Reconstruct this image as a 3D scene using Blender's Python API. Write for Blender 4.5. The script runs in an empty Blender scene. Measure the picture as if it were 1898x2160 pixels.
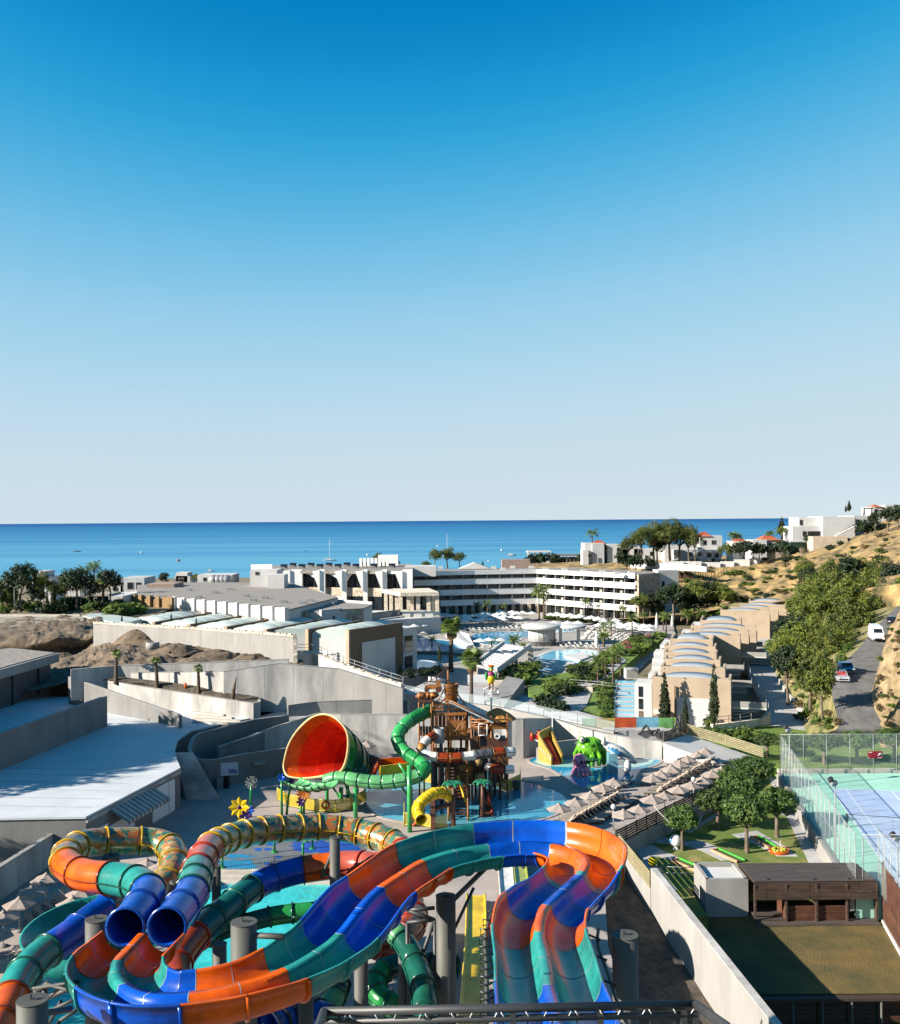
import bpy,bmesh,math,random
from mathutils import Vector,Matrix,noise
R=random.Random(7)
SC=bpy.context.scene
COL=SC.collection
rad=math.radians
V=Vector

F_PX,W_PX,H_PX,CAM_Z=2140.0,1898.0,2160.0,26.0
_p,_r=math.atan(18/F_PX),math.atan(14/1898)
FW=V((0,math.cos(_p),math.sin(_p)))
RT=V((math.cos(_r),0,-math.sin(_r)))
UP=RT.cross(FW).normalized()
RT=FW.cross(UP).normalized()
EYE=V((0,0,CAM_Z))
cam=bpy.data.cameras.new('camera')
camo=bpy.data.objects.new('camera',cam)
COL.objects.link(camo)
m=Matrix((RT,UP,-FW)).transposed().to_4x4()
m.translation=EYE
camo.matrix_world=m
cam.sensor_fit='VERTICAL'
cam.sensor_height=36
cam.lens=F_PX/H_PX*36
cam.clip_start,cam.clip_end=0.5,400000
SC.camera=camo
SUN_AZ,SUN_EL=(-0.951,-0.309),24.5
world=bpy.data.worlds.new('World')
SC.world=world
world.use_nodes=True
nt=world.node_tree
nt.nodes.clear()
sky=nt.nodes.new('ShaderNodeTexSky')
sky.sky_type='NISHITA'
sky.sun_disc=False
sky.sun_elevation=rad(SUN_EL)
sky.sun_rotation=math.atan2(SUN_AZ[0],SUN_AZ[1])
sky.altitude=0
sky.air_density,sky.dust_density,sky.ozone_density=0.5,0.1,4.0
def vmul(a,k):
 n=nt.nodes.new('ShaderNodeVectorMath')
 n.operation='SCALE'
 n.inputs['Scale'].default_value=k
 nt.links.new(a,n.inputs[0])
 return n.outputs[0]
cv=nt.nodes.new('ShaderNodeRGBCurve')
cv.mapping.extend='EXTRAPOLATED'
for ch,pts in ((0,[(.0419,.0012),(.0483,.0085),(.0584,.049),(.0752,.145),(.1051,.266),(.181,.386),(.375,.441),(1,.6)]),
    (1,[(.0854,.158),(.0979,.2155),(.1179,.297),(.1506,.383),(.2072,.460),(.3356,.508),(.5444,.525),(1,.65)]),
    (2,[(.1962,.386),(.2206,.4555),(.2608,.516),(.323,.565),(.4192,.592),(.5814,.59),(.65,.58),(1,.65)])):
 c=cv.mapping.curves[ch]
 c.points[1].location=pts[-1]
 for p_ in pts[:-1]:c.points.new(*p_)
cv.mapping.update()
nt.links.new(vmul(sky.outputs[0],0.1),cv.inputs['Color'])
bg=nt.nodes.new('ShaderNodeBackground')
bg.inputs[1].default_value=0.1
wo=nt.nodes.new('ShaderNodeOutputWorld')
nt.links.new(vmul(cv.outputs[0],5.18),bg.inputs[0])
nt.links.new(bg.outputs[0],wo.inputs[0])
sl=bpy.data.lights.new('sun','SUN')
sl.energy,sl.angle,sl.color=5.0,rad(0.53),(1.0,0.92,0.8)
so=bpy.data.objects.new('sun',sl)
COL.objects.link(so)
_h=math.hypot(*SUN_AZ)
TOSUN=V((SUN_AZ[0]/_h*math.cos(rad(SUN_EL)),SUN_AZ[1]/_h*math.cos(rad(SUN_EL)),math.sin(rad(SUN_EL))))
so.rotation_euler=TOSUN.to_track_quat('Z','Y').to_euler()
so.location=(-60,0,90)
SC.view_settings.view_transform='Standard'
SC.view_settings.look='None'
SC.view_settings.exposure=1.45
SC.view_settings.gamma=1.0
SC.view_settings.use_curve_mapping=False
SC.render.engine='CYCLES'
SC.cycles.max_bounces=6
SC.cycles.transparent_max_bounces=16

def ray(px,py):
 return FW+RT*((px - W_PX/2)/F_PX)+UP*((H_PX/2 - py)/F_PX)
def P(px,py,z=0.0):
 d=ray(px,py)
 return EYE+d*((z - CAM_Z)/d.z)
def PD(px,py,y):
 d=ray(px,py)
 return EYE+d*(y/d.y)
def PV(px,py,p):
 return PD(px,py,p.y).z
ORG={}
def org(o):
 while o is not None:
  if o.name in ORG:return ORG[o.name]
  o=o.parent
 return V((0,0,0))
def tag(o,label=None,cat=None,group=None,kind=None):
 if label:o['label']=label
 if cat:o['category']=cat
 if group:o['group']=group
 if kind:o['kind']=kind
 return o
def thing(name,label,cat,loc=(0,0,0),group=None):
 o=bpy.data.objects.new(name,None)
 COL.objects.link(o)
 o.location=loc
 o.empty_display_size=0.2
 ORG[o.name]=V(loc)
 return tag(o,label,cat,group)
def nth(n):
 w='first second third fourth fifth sixth seventh eighth ninth tenth eleventh twelfth'.split()
 return w[n] if n<12 else str(n+1)+('th' if 10<(n+1) % 100<14 else {1:'st',2:'nd',3:'rd'}.get((n+1) % 10,'th'))
def dup(root,loc,rz=0.0,sc=1.0,label=None,group=None):
 def cp(o,par):
  c=o.copy()
  COL.objects.link(c)
  if par is not None:c.parent=par
  for ch in KID.get(o.name,()):cp(ch,c)
  return c
 c=cp(root,None)
 c.location=loc
 c.rotation_euler=(0,0,rz)
 c.scale=(sc,sc,sc) if not isinstance(sc,tuple) else sc
 ORG[c.name]=V(loc)
 if label:c['label']=label
 if group:c['group']=group
 return c
def put(root,loc,rz=0.0,sc=1.0):
 root.location=loc
 root.rotation_euler=(0,0,rz)
 root.scale=(sc,sc,sc) if not isinstance(sc,tuple) else sc
 return root
KID={}
def child(par,o):
 o.parent=par
 KID.setdefault(par.name,[]).append(o)
class Placer:
 def __init__(s,root):s.root,s.used=root,False
 def __call__(s,loc,rz=0.0,sc=1.0,label=None,group=None):
  if s.used:return dup(s.root,loc,rz,sc,label,group)
  s.used=True
  put(s.root,loc,rz,sc)
  if label:s.root['label']=label
  if group:s.root['group']=group
  return s.root
class MB:
 def __init__(s):s.v,s.f,s.sm=[],[],[]
 def add(s,vs,fs,smooth=False):
  n=len(s.v)
  s.v+=[tuple(v) for v in vs]
  s.f+=[tuple(i+n for i in f) for f in fs]
  s.sm+=[smooth]*len(fs)
  return s
 def box(s,c,size,rz=0.0,rx=0.0,ry=0.0):
  hx,hy,hz=size[0]/2,size[1]/2,size[2]/2
  mt=Matrix.Rotation(rz,3,'Z') @ Matrix.Rotation(ry,3,'Y') @ Matrix.Rotation(rx,3,'X')
  c=V(c)
  vs=[c+mt @ V((x*hx,y*hy,z*hz)) for z in (-1,1) for y in (-1,1) for x in (-1,1)]
  return s.add(vs,[(0,2,3,1),(4,5,7,6),(0,1,5,4),(2,6,7,3),(0,4,6,2),(1,3,7,5)])
 def hexa(s,b,t):
  return s.add(list(b)+list(t),[(3,2,1,0),(4,5,6,7)]+[(i,(i+1) % 4,(i+1) % 4+4,i+4) for i in range(4)])
 def wall(s,a,b,z0,z1,th,z0b=None,z1b=None,side=0.5):
  a,b=V((a[0],a[1],0)),V((b[0],b[1],0))
  d=(b - a).normalized()
  n=V((-d.y,d.x,0))
  l,r=n*th*side,n*-th*(1 - side)
  z0b=z0 if z0b is None else z0b
  z1b=z1 if z1b is None else z1b
  q=[a+r,b+r,b+l,a+l]
  zs0,zs1=[z0,z0b,z0b,z0],[z1,z1b,z1b,z1]
  return s.hexa([p+V((0,0,z)) for p,z in zip(q,zs0)],[p+V((0,0,z)) for p,z in zip(q,zs1)])
 def prism(s,poly,z0,z1):
  n=len(poly)
  ar=sum(poly[i][0]*poly[(i+1) % n][1] - poly[(i+1) % n][0]*poly[i][1] for i in range(n))
  if ar<0:
   poly=list(poly)[::-1]
   if not isinstance(z1,(int,float)):z1=list(z1)[::-1]
   if not isinstance(z0,(int,float)):z0=list(z0)[::-1]
  a=[z0]*n if isinstance(z0,(int,float)) else z0
  b=[z1]*n if isinstance(z1,(int,float)) else z1
  vs=[(p[0],p[1],a[i]) for i,p in enumerate(poly)]+[(p[0],p[1],b[i]) for i,p in enumerate(poly)]
  return s.add(vs,[tuple(range(n))[::-1],tuple(range(n,2*n))]+[(i,(i+1) % n,(i+1) % n+n,i+n) for i in range(n)])
 def rings(s,rs,cap0=True,cap1=True,closed=True,smooth=True):
  n=len(rs[0])
  vs=[p for r in rs for p in r]
  fs=[]
  for i in range(len(rs) - 1):
   for j in range(n if closed else n - 1):
    k=(j+1) % n
    fs.append((i*n+j,i*n+k,(i+1)*n+k,(i+1)*n+j))
  s.add(vs,fs,smooth)
  b=len(s.v) - len(vs)
  if cap0:s.f.append(tuple(b+j for j in range(n))[::-1]); s.sm.append(False)
  if cap1:s.f.append(tuple(b+(len(rs) - 1)*n+j for j in range(n))); s.sm.append(False)
  return s
 def cyl(s,a,b,r0,r1=None,n=10,cap=True):
  return s.tube([a,b],[r0,r0 if r1 is None else r1],n,cap)
 def tube(s,path,r,n=8,cap=True):
  path=[V(p) for p in path]
  rs=[]
  up=V((0,0,1))
  for i,p in enumerate(path):
   t=(path[min(i+1,len(path) - 1)] - path[max(i - 1,0)]).normalized()
   u=up if abs(t.z)<0.95 else V((0,1,0))
   sd=t.cross(u).normalized()
   w=sd.cross(t)
   ri=r[i] if isinstance(r,(list,tuple)) else r
   rs.append([p+(sd*math.cos(k*2*math.pi/n)+w*math.sin(k*2*math.pi/n))*ri for k in range(n)])
  return s.rings(rs,cap,cap)
 def lathe(s,c,prof,n=16,sx=1.0,sy=1.0,smooth=True):
  c=V(c)
  rs=[[c+V((r*sx*math.cos(k*2*math.pi/n),r*sy*math.sin(k*2*math.pi/n),z)) for k in range(n)] for r,z in prof]
  return s.rings(rs,prof[0][0]>1e-4,prof[-1][0]>1e-4,True,smooth)
 def ball(s,c,rx,ry=None,rz=None,n=12,mt=None,bump=0.0,fr=2.0):
  ry,rz=ry or rx,rz or rx
  c=V(c)
  rs=[]
  m_=n//2
  for i in range(m_+1):
   t=-math.pi/2+math.pi*min(max(i/m_,0.02),0.98)
   ring=[]
   for k in range(n):
    a=k*2*math.pi/n
    q=V((rx*math.cos(t)*math.cos(a),ry*math.cos(t)*math.sin(a),rz*math.sin(t)))
    if bump:q*=1+bump*noise.noise(q*fr+c)
    if mt:q=mt @ q
    ring.append(c+q)
   rs.append(ring)
  return s.rings(rs)
 def build(s,name,mat,par=None,label=None,cat=None,group=None,kind=None):
  me=bpy.data.meshes.new(name)
  o_=org(par) if par is not None else V((0,0,0))
  me.from_pydata([(v[0] - o_.x,v[1] - o_.y,v[2] - o_.z) for v in s.v],[],s.f)
  me.polygons.foreach_set('use_smooth',s.sm)
  me.materials.append(mat)
  me.update()
  o=bpy.data.objects.new(name,me)
  COL.objects.link(o)
  if par is not None:child(par,o)
  return tag(o,label,cat,group,kind)
def piece(src,par,loc=(0,0,0),rz=0.0,rx=0.0,ry=0.0,sc=1.0,name=None):
 o=bpy.data.objects.new(name or src.name.split('.')[0],src.data)
 COL.objects.link(o)
 o.location=loc
 o.rotation_euler=(rx,ry,rz)
 o.scale=(sc,sc,sc) if not isinstance(sc,tuple) else sc
 child(par,o)
 return o
def structure(name,mb,mat):
 return mb.build(name,mat,kind='structure')
def spline(pts,step=0.5):
 p=[V(q) for q in pts]
 p=[p[0]*2 - p[1]]+p+[p[-1]*2 - p[-2]]
 out,mark=[],[]
 for i in range(1,len(p) - 2):
  mark.append(len(out))
  for k in range(24):
   t=k/24
   a,b,c,d=p[i - 1],p[i],p[i+1],p[i+2]
   out.append(0.5*((2*b)+(c - a)*t+(2*a - 5*b+4*c - d)*t*t+(3*b - a - 3*c+d)*t**3))
 mark.append(len(out))
 out.append(p[-2].copy())
 L=[0.0]
 for i in range(1,len(out)):L.append(L[-1]+(out[i] - out[i - 1]).length)
 marks=[L[i] for i in mark]
 def at(s_):
  s_=min(max(s_,0),L[-1])
  lo,hi=0,len(L) - 1
  while hi - lo>1:
   md=(lo+hi)//2
   if L[md]<=s_:lo=md
   else:hi=md
  t=(s_ - L[lo])/max(L[hi] - L[lo],1e-9)
  return out[lo].lerp(out[hi],t)
 return at,marks,L[-1]
def grid_patch(rows,nu,nv,amp=0.0,fr=0.2,edge=True):
 def cr(a,b,c,d,t):
  return 0.5*((2*b)+(c - a)*t+(2*a - 5*b+4*c - d)*t*t+(3*b - a - 3*c+d)*t**3)
 def along(pts,t):
  n=len(pts) - 1
  x=t*n
  i=min(int(x),n - 1)
  g=lambda k:pts[min(max(k,0),n)]
  return cr(g(i - 1),g(i),g(i+1),g(i+2),x - i)
 vs=[]
 rows=[[V(q) for q in r] for r in rows]
 for j in range(nv+1):
  for i in range(nu+1):
   col=[along(r,i/nu) for r in rows]
   q=along(col,j/nv)
   if amp:
    k=noise.fractal(V((q.x,q.y,3.1))*fr,0.9,2.1,4)*amp
    if edge:k*=min(1,4*min(i/nu,1 - i/nu),4*min(j/nv,1 - j/nv)) if (0<i<nu and 0<j<nv) else 0
    q=q+V((0,0,k))
   vs.append(q)
 fs=[(j*(nu+1)+i,j*(nu+1)+i+1,(j+1)*(nu+1)+i+1,(j+1)*(nu+1)+i) for j in range(nv) for i in range(nu)]
 return MB().add(vs,fs,True)

MATS={}
def mat(name,col,rough=0.7,var=0.12,scale=1.5,bump=0.0,bscale=None,col2=None,metal=0.0,coat=0.0,spec=0.5,obj_var=0.0,detail=6,stretch=None,trans=0.0,mixlo=0.35,mixhi=0.65):
 if name in MATS:return MATS[name]
 m_=bpy.data.materials.new(name)
 m_.use_nodes=True
 t=m_.node_tree
 b=t.nodes['Principled BSDF']
 b.inputs['Roughness'].default_value=rough
 b.inputs['Metallic'].default_value=metal
 b.inputs['Coat Weight'].default_value=coat
 b.inputs['Coat Roughness'].default_value=0.08
 b.inputs['Specular IOR Level'].default_value=spec
 geo=t.nodes.new('ShaderNodeNewGeometry')
 src=geo.outputs['Position']
 if stretch:
  mp=t.nodes.new('ShaderNodeMapping')
  mp.inputs['Scale'].default_value=stretch
  t.links.new(src,mp.inputs['Vector'])
  src=mp.outputs[0]
 nz=t.nodes.new('ShaderNodeTexNoise')
 nz.inputs['Scale'].default_value=scale
 nz.inputs['Detail'].default_value=detail
 nz.inputs['Roughness'].default_value=0.65
 t.links.new(src,nz.inputs['Vector'])
 rp=t.nodes.new('ShaderNodeValToRGB')
 kd=.86 if min(col)>.38 and max(col) - min(col)<.12 else .64
 col=tuple(c*kd for c in col)
 if col2:col2=tuple(c*kd for c in col2)
 c2=col2 or tuple(c*(1 - 2*var) for c in col)
 c1=col if col2 else tuple(min(1,c*(1+var*0.6)) for c in col)
 rp.color_ramp.elements[0].position,rp.color_ramp.elements[1].position=mixlo,mixhi
 rp.color_ramp.elements[0].color=(*c2,1)
 rp.color_ramp.elements[1].color=(*c1,1)
 t.links.new(nz.outputs['Fac'],rp.inputs[0])
 out=rp.outputs[0]
 if obj_var:
  oi=t.nodes.new('ShaderNodeObjectInfo')
  h=t.nodes.new('ShaderNodeHueSaturation')
  mr=t.nodes.new('ShaderNodeMapRange')
  mr.inputs['To Min'].default_value,mr.inputs['To Max'].default_value=1 - obj_var,1+obj_var
  t.links.new(oi.outputs['Random'],mr.inputs['Value'])
  t.links.new(mr.outputs[0],h.inputs['Value'])
  t.links.new(out,h.inputs['Color'])
  out=h.outputs[0]
 t.links.new(out,b.inputs['Base Color'])
 if trans:
  tr=t.nodes.new('ShaderNodeBsdfTranslucent')
  g=t.nodes.new('ShaderNodeHueSaturation')
  g.inputs['Value'].default_value=1.3
  t.links.new(out,g.inputs['Color'])
  t.links.new(g.outputs[0],tr.inputs['Color'])
  mx=t.nodes.new('ShaderNodeMixShader')
  mx.inputs[0].default_value=trans
  t.links.new(b.outputs[0],mx.inputs[1])
  t.links.new(tr.outputs[0],mx.inputs[2])
  t.links.new(mx.outputs[0],t.nodes['Material Output'].inputs['Surface'])
 if bump:
  n2=t.nodes.new('ShaderNodeTexNoise')
  n2.inputs['Scale'].default_value=bscale or scale*4
  n2.inputs['Detail'].default_value=5
  t.links.new(src,n2.inputs['Vector'])
  bp=t.nodes.new('ShaderNodeBump')
  bp.inputs['Strength'].default_value=min(1,bump)
  bp.inputs['Distance'].default_value=0.08
  t.links.new(n2.outputs['Fac'],bp.inputs['Height'])
  t.links.new(bp.outputs[0],b.inputs['Normal'])
 MATS[name]=m_
 return m_
def plastic(name,col,rough=0.25):return mat(name,col,rough,0.2,0.7,coat=0.10,spec=0.25,bump=0.03,bscale=3.0)
ORANGE=plastic('orange gelcoat',(0.85,0.13,0.006))
BLUE=plastic('blue gelcoat',(0.004,0.095,0.60))
TEAL=plastic('teal gelcoat',(0.03,0.33,0.29))
RED=plastic('red gelcoat',(0.55,0.045,0.02))
PINKRED=plastic('faded red gelcoat',(0.60,0.12,0.08))
GREEN=plastic('green gelcoat',(0.025,0.30,0.07))
LGREEN=plastic('pale green gelcoat',(0.13,0.42,0.17))
DGREEN=plastic('dark green gelcoat',(0.012,0.11,0.075))
YELLOW=plastic('yellow gelcoat',(0.98,0.66,0.02))
WHITEP=plastic('white gelcoat',(0.74,0.73,0.70))
BROWNP=plastic('brown gelcoat',(0.35,0.13,0.03))
BLACKP=plastic('black plastic',(0.02,0.02,0.022),0.4)
SEAM=mat('pale joint sealant',(0.37,0.41,0.44),0.6)
STEELG=mat('grey painted steel',(0.10,0.097,0.085),0.65,0.15,0.8,stretch=(1,1,.3))
STEELD=mat('dark steel',(0.05,0.052,0.055),0.5,0.15)
STEELL=mat('galvanised steel',(0.36,0.37,0.38),0.45,0.1,metal=0.2)
WHITE=mat('white render',(0.52,0.51,0.495),0.85,0.05,0.35,bump=0.05,bscale=9)
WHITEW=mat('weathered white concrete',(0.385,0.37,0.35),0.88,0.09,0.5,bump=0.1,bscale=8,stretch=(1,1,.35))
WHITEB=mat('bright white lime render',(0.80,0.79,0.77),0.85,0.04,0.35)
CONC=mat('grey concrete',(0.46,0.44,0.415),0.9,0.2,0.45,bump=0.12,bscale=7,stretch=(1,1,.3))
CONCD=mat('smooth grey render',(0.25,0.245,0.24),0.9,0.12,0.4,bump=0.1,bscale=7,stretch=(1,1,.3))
DECK=mat('pool deck concrete',(0.47,0.405,0.365),0.85,0.13,0.22,bump=0.1,bscale=10)
TERR=mat('white terrace coating',(0.53,0.55,0.57),0.7,0.06,0.3,bump=0.05,bscale=6)
TAN=mat('tan render',(0.55,0.425,0.305),0.9,0.07,0.5,bump=0.06,bscale=9)
BROWNR=mat('brown render',(0.20,0.135,0.085),0.9,0.08,0.5,bump=0.06,bscale=9)
OCHRE=mat('ochre render',(0.30,0.19,0.085),0.9,0.08,0.5)
BARREL=mat('pale green roof sheet',(0.44,0.51,0.475),0.55,0.06,0.6)
DOME=mat('pale metal vault sheet',(0.40,0.43,0.455),0.35,0.05,0.6,metal=0.2)
ROOFG=mat('roof gravel',(0.36,0.32,0.285),0.95,0.2,2.0,bump=0.3,bscale=14)
GLASSD=mat('dark window glass',(0.02,0.027,0.033),0.08,0.2,0.5)
GLASSB=mat('blue tinted balustrade glass',(0.16,0.22,0.26),0.12,0.1,0.5)
DOORW=mat('white door paint',(0.75,0.76,0.78),0.5,0.04)
ALU=mat('pale curtain',(0.45,0.42,0.38),0.8,0.2,3.0)
TILER=mat('orange roof tile',(0.55,0.12,0.04),0.85,0.2,3.0,obj_var=0.12)
WOODB=mat('brown weathered boards',(0.085,0.05,0.034),0.75,0.25,2.0,obj_var=0.18,stretch=(0.3,3,3))
WOODR=mat('dark grey weathered boards',(0.095,0.075,0.064),0.7,0.2,2.0,obj_var=0.15,stretch=(0.3,3,3))
WOODRED=mat('red brown boards',(0.13,0.045,0.022),0.7,0.25,1.5,obj_var=0.15)
PLAYW=mat('orange brown play timber',(0.40,0.15,0.025),0.55,0.25,2.0,obj_var=0.12)
PLAYD=mat('dark brown play panel',(0.13,0.045,0.018),0.55,0.25,2.0,obj_var=0.12)
FENCEO=mat('olive fence slat',(0.36,0.31,0.17),0.7,0.12,2.0,obj_var=0.1)
FENCED=mat('dark brown fence slat',(0.075,0.055,0.035),0.65,0.2,2.0,obj_var=0.12)
FABG=mat('taupe canvas',(0.46,0.375,0.325),0.9,0.07,2.0,obj_var=0.07,trans=0.12)
FABW=mat('white canvas',(0.78,0.78,0.77),0.9,0.04,2.0,trans=0.15)
SLING=mat('grey beige sling fabric',(0.42,0.35,0.29),0.85,0.12,3.0,obj_var=0.1)
BEDW=mat('white sunbed plastic',(0.72,0.70,0.66),0.7,0.08,3.0,obj_var=0.06)
ASPH=mat('worn asphalt',(0.20,0.19,0.18),0.92,0.18,0.7,bump=0.15,bscale=14)
PAVE=mat('grey paving',(0.40,0.39,0.385),0.88,0.12,0.6,bump=0.1,bscale=9)
KERB=mat('pale kerb stone',(0.50,0.46,0.40),0.9,0.1,2.0)
SOIL=mat('grey excavated soil',(0.25,0.185,0.12),0.98,0.3,0.6,bump=1.0,bscale=2.2,detail=12,col2=(0.075,0.052,0.034))
SOILD=mat('dark gravelly soil',(0.12,0.095,0.07),0.98,0.3,1.5,bump=1.0,bscale=5,detail=9)
DRY=mat('dry straw hillside',(0.48,0.315,0.125),0.98,0.3,0.22,bump=1.0,bscale=2.0,detail=12,col2=(0.085,0.072,0.032),mixlo=.38,mixhi=.6)
SAND=mat('sandy cut bank',(0.42,0.30,0.165),0.98,0.3,0.5,bump=1.0,bscale=2.0,detail=12,col2=(0.17,0.125,0.06),mixlo=.36,mixhi=.6)
LAWN=mat('lawn',(0.20,0.29,0.03),0.95,0.3,0.7,bump=0.8,bscale=12,detail=10,col2=(0.09,0.17,0.018))
LAWNDRY=mat('browning lawn',(0.20,0.125,0.026),0.95,0.3,0.28,bump=0.9,bscale=9,detail=11,col2=(0.085,0.075,0.016),mixlo=0.38,mixhi=0.6)
LAWNPATCH=mat('patchy lawn',(0.40,0.30,0.10),0.95,0.3,0.35,bump=0.8,bscale=10,detail=11,col2=(0.13,0.20,0.024),mixlo=0.46,mixhi=0.66)
DRYG=mat('dry verge grass',(0.36,0.29,0.12),0.98,0.3,0.5,bump=1.0,bscale=4,detail=12,col2=(0.10,0.115,0.03),mixlo=.38,mixhi=.62)
GROUND=mat('dry open ground',(0.30,0.23,0.14),0.98,0.3,0.15,bump=0.5,bscale=2,detail=10,col2=(0.13,0.12,0.05))
BARK=mat('bark',(0.20,0.15,0.105),0.95,0.25,4.0,bump=0.5,bscale=14)
PALMBARK=mat('palm bark',(0.16,0.11,0.07),0.95,0.3,6.0,bump=0.8,bscale=12)
def leafmat(name,a,b,ov=0.28,trans=0.25,scale=1.2):
 return mat(name,a,0.6,0.2,scale,col2=b,obj_var=ov,trans=trans,mixlo=0.4,mixhi=0.6)
LF_FIG=leafmat('mulberry leaves',(0.12,0.21,0.028),(0.035,0.085,0.013),scale=2.0)
LF_OLIVE=leafmat('acacia leaves',(0.25,0.28,0.03),(0.055,0.10,0.015),scale=0.6)
LF_DARK=leafmat('dark evergreen leaves',(0.035,0.07,0.016),(0.013,0.032,0.01),scale=0.6)
LF_PINE=leafmat('pine needles',(0.16,0.19,0.025),(0.06,0.09,0.014),scale=0.6)
LF_SHRUB=leafmat('shrub leaves',(0.19,0.27,0.03),(0.05,0.11,0.015),scale=0.9)
LF_CYP=leafmat('cypress foliage',(0.05,0.075,0.014),(0.022,0.038,0.009),scale=1.5)
LF_PALM=leafmat('palm fronds',(0.2,0.27,0.04),(0.07,0.13,0.02),scale=1.5)
LF_DRYB=leafmat('dry scrub twigs',(0.30,0.22,0.10),(0.13,0.09,0.04))
LF_PINK=leafmat('pink blossom',(0.55,0.10,0.16),(0.30,0.04,0.08))
LF_DRYP=leafmat('dry palm fronds',(0.42,0.28,0.12),(0.2,0.13,0.05))
def water_mat(name,a,b,rough=0.06,scale=1.2,bump=0.25,spec=0.5,sc2=0.25):
 m_=mat(name,a,rough,0.1,sc2,col2=b,spec=spec,bump=bump,bscale=scale,mixlo=0.3,mixhi=0.7)
 return m_
POOLB=water_mat('bright blue pool water',(0.02,0.46,0.72),(0.01,0.28,0.58),scale=1.0)
POOLT=water_mat('turquoise pool water',(0.08,0.78,0.74),(0.03,0.50,0.52),scale=1.6,bump=0.9,sc2=0.7)
POOLL=water_mat('light blue pool water',(0.24,0.72,0.95),(0.14,0.58,0.85),scale=1.0)
WADE=water_mat('shallow wading water',(0.17,0.52,0.62),(0.04,0.30,0.48),scale=1.5,bump=0.2,sc2=0.18)
PADG=mat('grey splash pad floor',(0.22,0.23,0.245),0.4,0.12,0.5)
PADB=mat('blue splash pad print',(0.015,0.11,0.55),0.35,0.12,0.5)
PADC=mat('cyan splash pad print',(0.02,0.32,0.60),0.35,0.12,0.5)
COURTG=mat('mint court paint',(0.42,0.80,0.64),0.8,0.06,0.4)
COURTB=mat('pale blue court paint',(0.52,0.66,0.92),0.8,0.06,0.4)
LINEW=mat('white line paint',(0.8,0.8,0.8),0.7,0.03)

def camo():
 m_=mat('patchwork print',(0.5,0.4,0.2),0.28,coat=0.3)
 t=m_.node_tree
 b=t.nodes['Principled BSDF']
 geo=t.nodes['Geometry'] if 'Geometry' in t.nodes else t.nodes.new('ShaderNodeNewGeometry')
 vo=t.nodes.new('ShaderNodeTexVoronoi')
 vo.distance='CHEBYCHEV'
 vo.inputs['Scale'].default_value=3.4
 t.links.new(geo.outputs['Position'],vo.inputs['Vector'])
 rp=t.nodes.new('ShaderNodeValToRGB')
 rp.color_ramp.interpolation='CONSTANT'
 cs=[(0.34,0.10,0.02),(0.05,0.14,0.09),(0.27,0.17,0.055),(0.14,0.085,0.03),(0.36,0.25,0.11),(0.035,0.11,0.07)]
 for i,c in enumerate(cs):
  e=rp.color_ramp.elements[i] if i<2 else rp.color_ramp.elements.new(i/6)
  e.position=i/6
  e.color=(*c,1)
 sp=t.nodes.new('ShaderNodeSeparateColor')
 t.links.new(vo.outputs['Color'],sp.inputs[0])
 t.links.new(sp.outputs[0],rp.inputs[0])
 t.links.new(rp.outputs[0],b.inputs['Base Color'])
 return m_
CAMO=camo()
def stone_mat(name,a,b,scale=1.4,gap=(0.35,0.31,0.25)):
 m_=mat(name,a,0.95,bump=0.4,bscale=6)
 t=m_.node_tree
 bs=t.nodes['Principled BSDF']
 geo=t.nodes.new('ShaderNodeNewGeometry')
 vo=t.nodes.new('ShaderNodeTexVoronoi')
 vo.inputs['Scale'].default_value=scale
 t.links.new(geo.outputs['Position'],vo.inputs['Vector'])
 sp=t.nodes.new('ShaderNodeSeparateColor')
 t.links.new(vo.outputs['Color'],sp.inputs[0])
 rp=t.nodes.new('ShaderNodeValToRGB')
 rp.color_ramp.elements[0].color,rp.color_ramp.elements[1].color=(*a,1),(*b,1)
 t.links.new(sp.outputs[0],rp.inputs[0])
 t.links.new(rp.outputs[0],bs.inputs['Base Color'])
 return m_
STONE=stone_mat('rubble stone',(0.20,0.16,0.12),(0.44,0.37,0.29),2.2)
STONEL=stone_mat('pale rubble stone',(0.42,0.36,0.28),(0.64,0.56,0.46),2.5)
def net_mat():
 m_=bpy.data.materials.new('chain link netting')
 m_.use_nodes=True
 t=m_.node_tree
 b=t.nodes['Principled BSDF']
 b.inputs['Base Color'].default_value=(0.42,0.50,0.47,1)
 b.inputs['Roughness'].default_value=0.5
 geo=t.nodes.new('ShaderNodeNewGeometry')
 ws=[]
 for d in ((1,1,1),(-1,-1,1)):
  mp=t.nodes.new('ShaderNodeMapping')
  w=t.nodes.new('ShaderNodeTexWave')
  w.inputs['Scale'].default_value=5.0
  mp.inputs['Scale'].default_value=d
  w.bands_direction='DIAGONAL'
  t.links.new(geo.outputs['Position'],mp.inputs[0])
  t.links.new(mp.outputs[0],w.inputs[0])
  ws.append(w)
 mx=t.nodes.new('ShaderNodeMath')
 mx.operation='MAXIMUM'
 t.links.new(ws[0].outputs['Fac'],mx.inputs[0])
 t.links.new(ws[1].outputs['Fac'],mx.inputs[1])
 gt=t.nodes.new('ShaderNodeMath')
 gt.operation='GREATER_THAN'
 gt.inputs[1].default_value=0.982
 t.links.new(mx.outputs[0],gt.inputs[0])
 tr=t.nodes.new('ShaderNodeBsdfTransparent')
 ms=t.nodes.new('ShaderNodeMixShader')
 t.links.new(gt.outputs[0],ms.inputs[0])
 t.links.new(tr.outputs[0],ms.inputs[1])
 t.links.new(b.outputs[0],ms.inputs[2])
 t.links.new(ms.outputs[0],t.nodes['Material Output'].inputs['Surface'])
 return m_
NET=net_mat()
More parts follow.
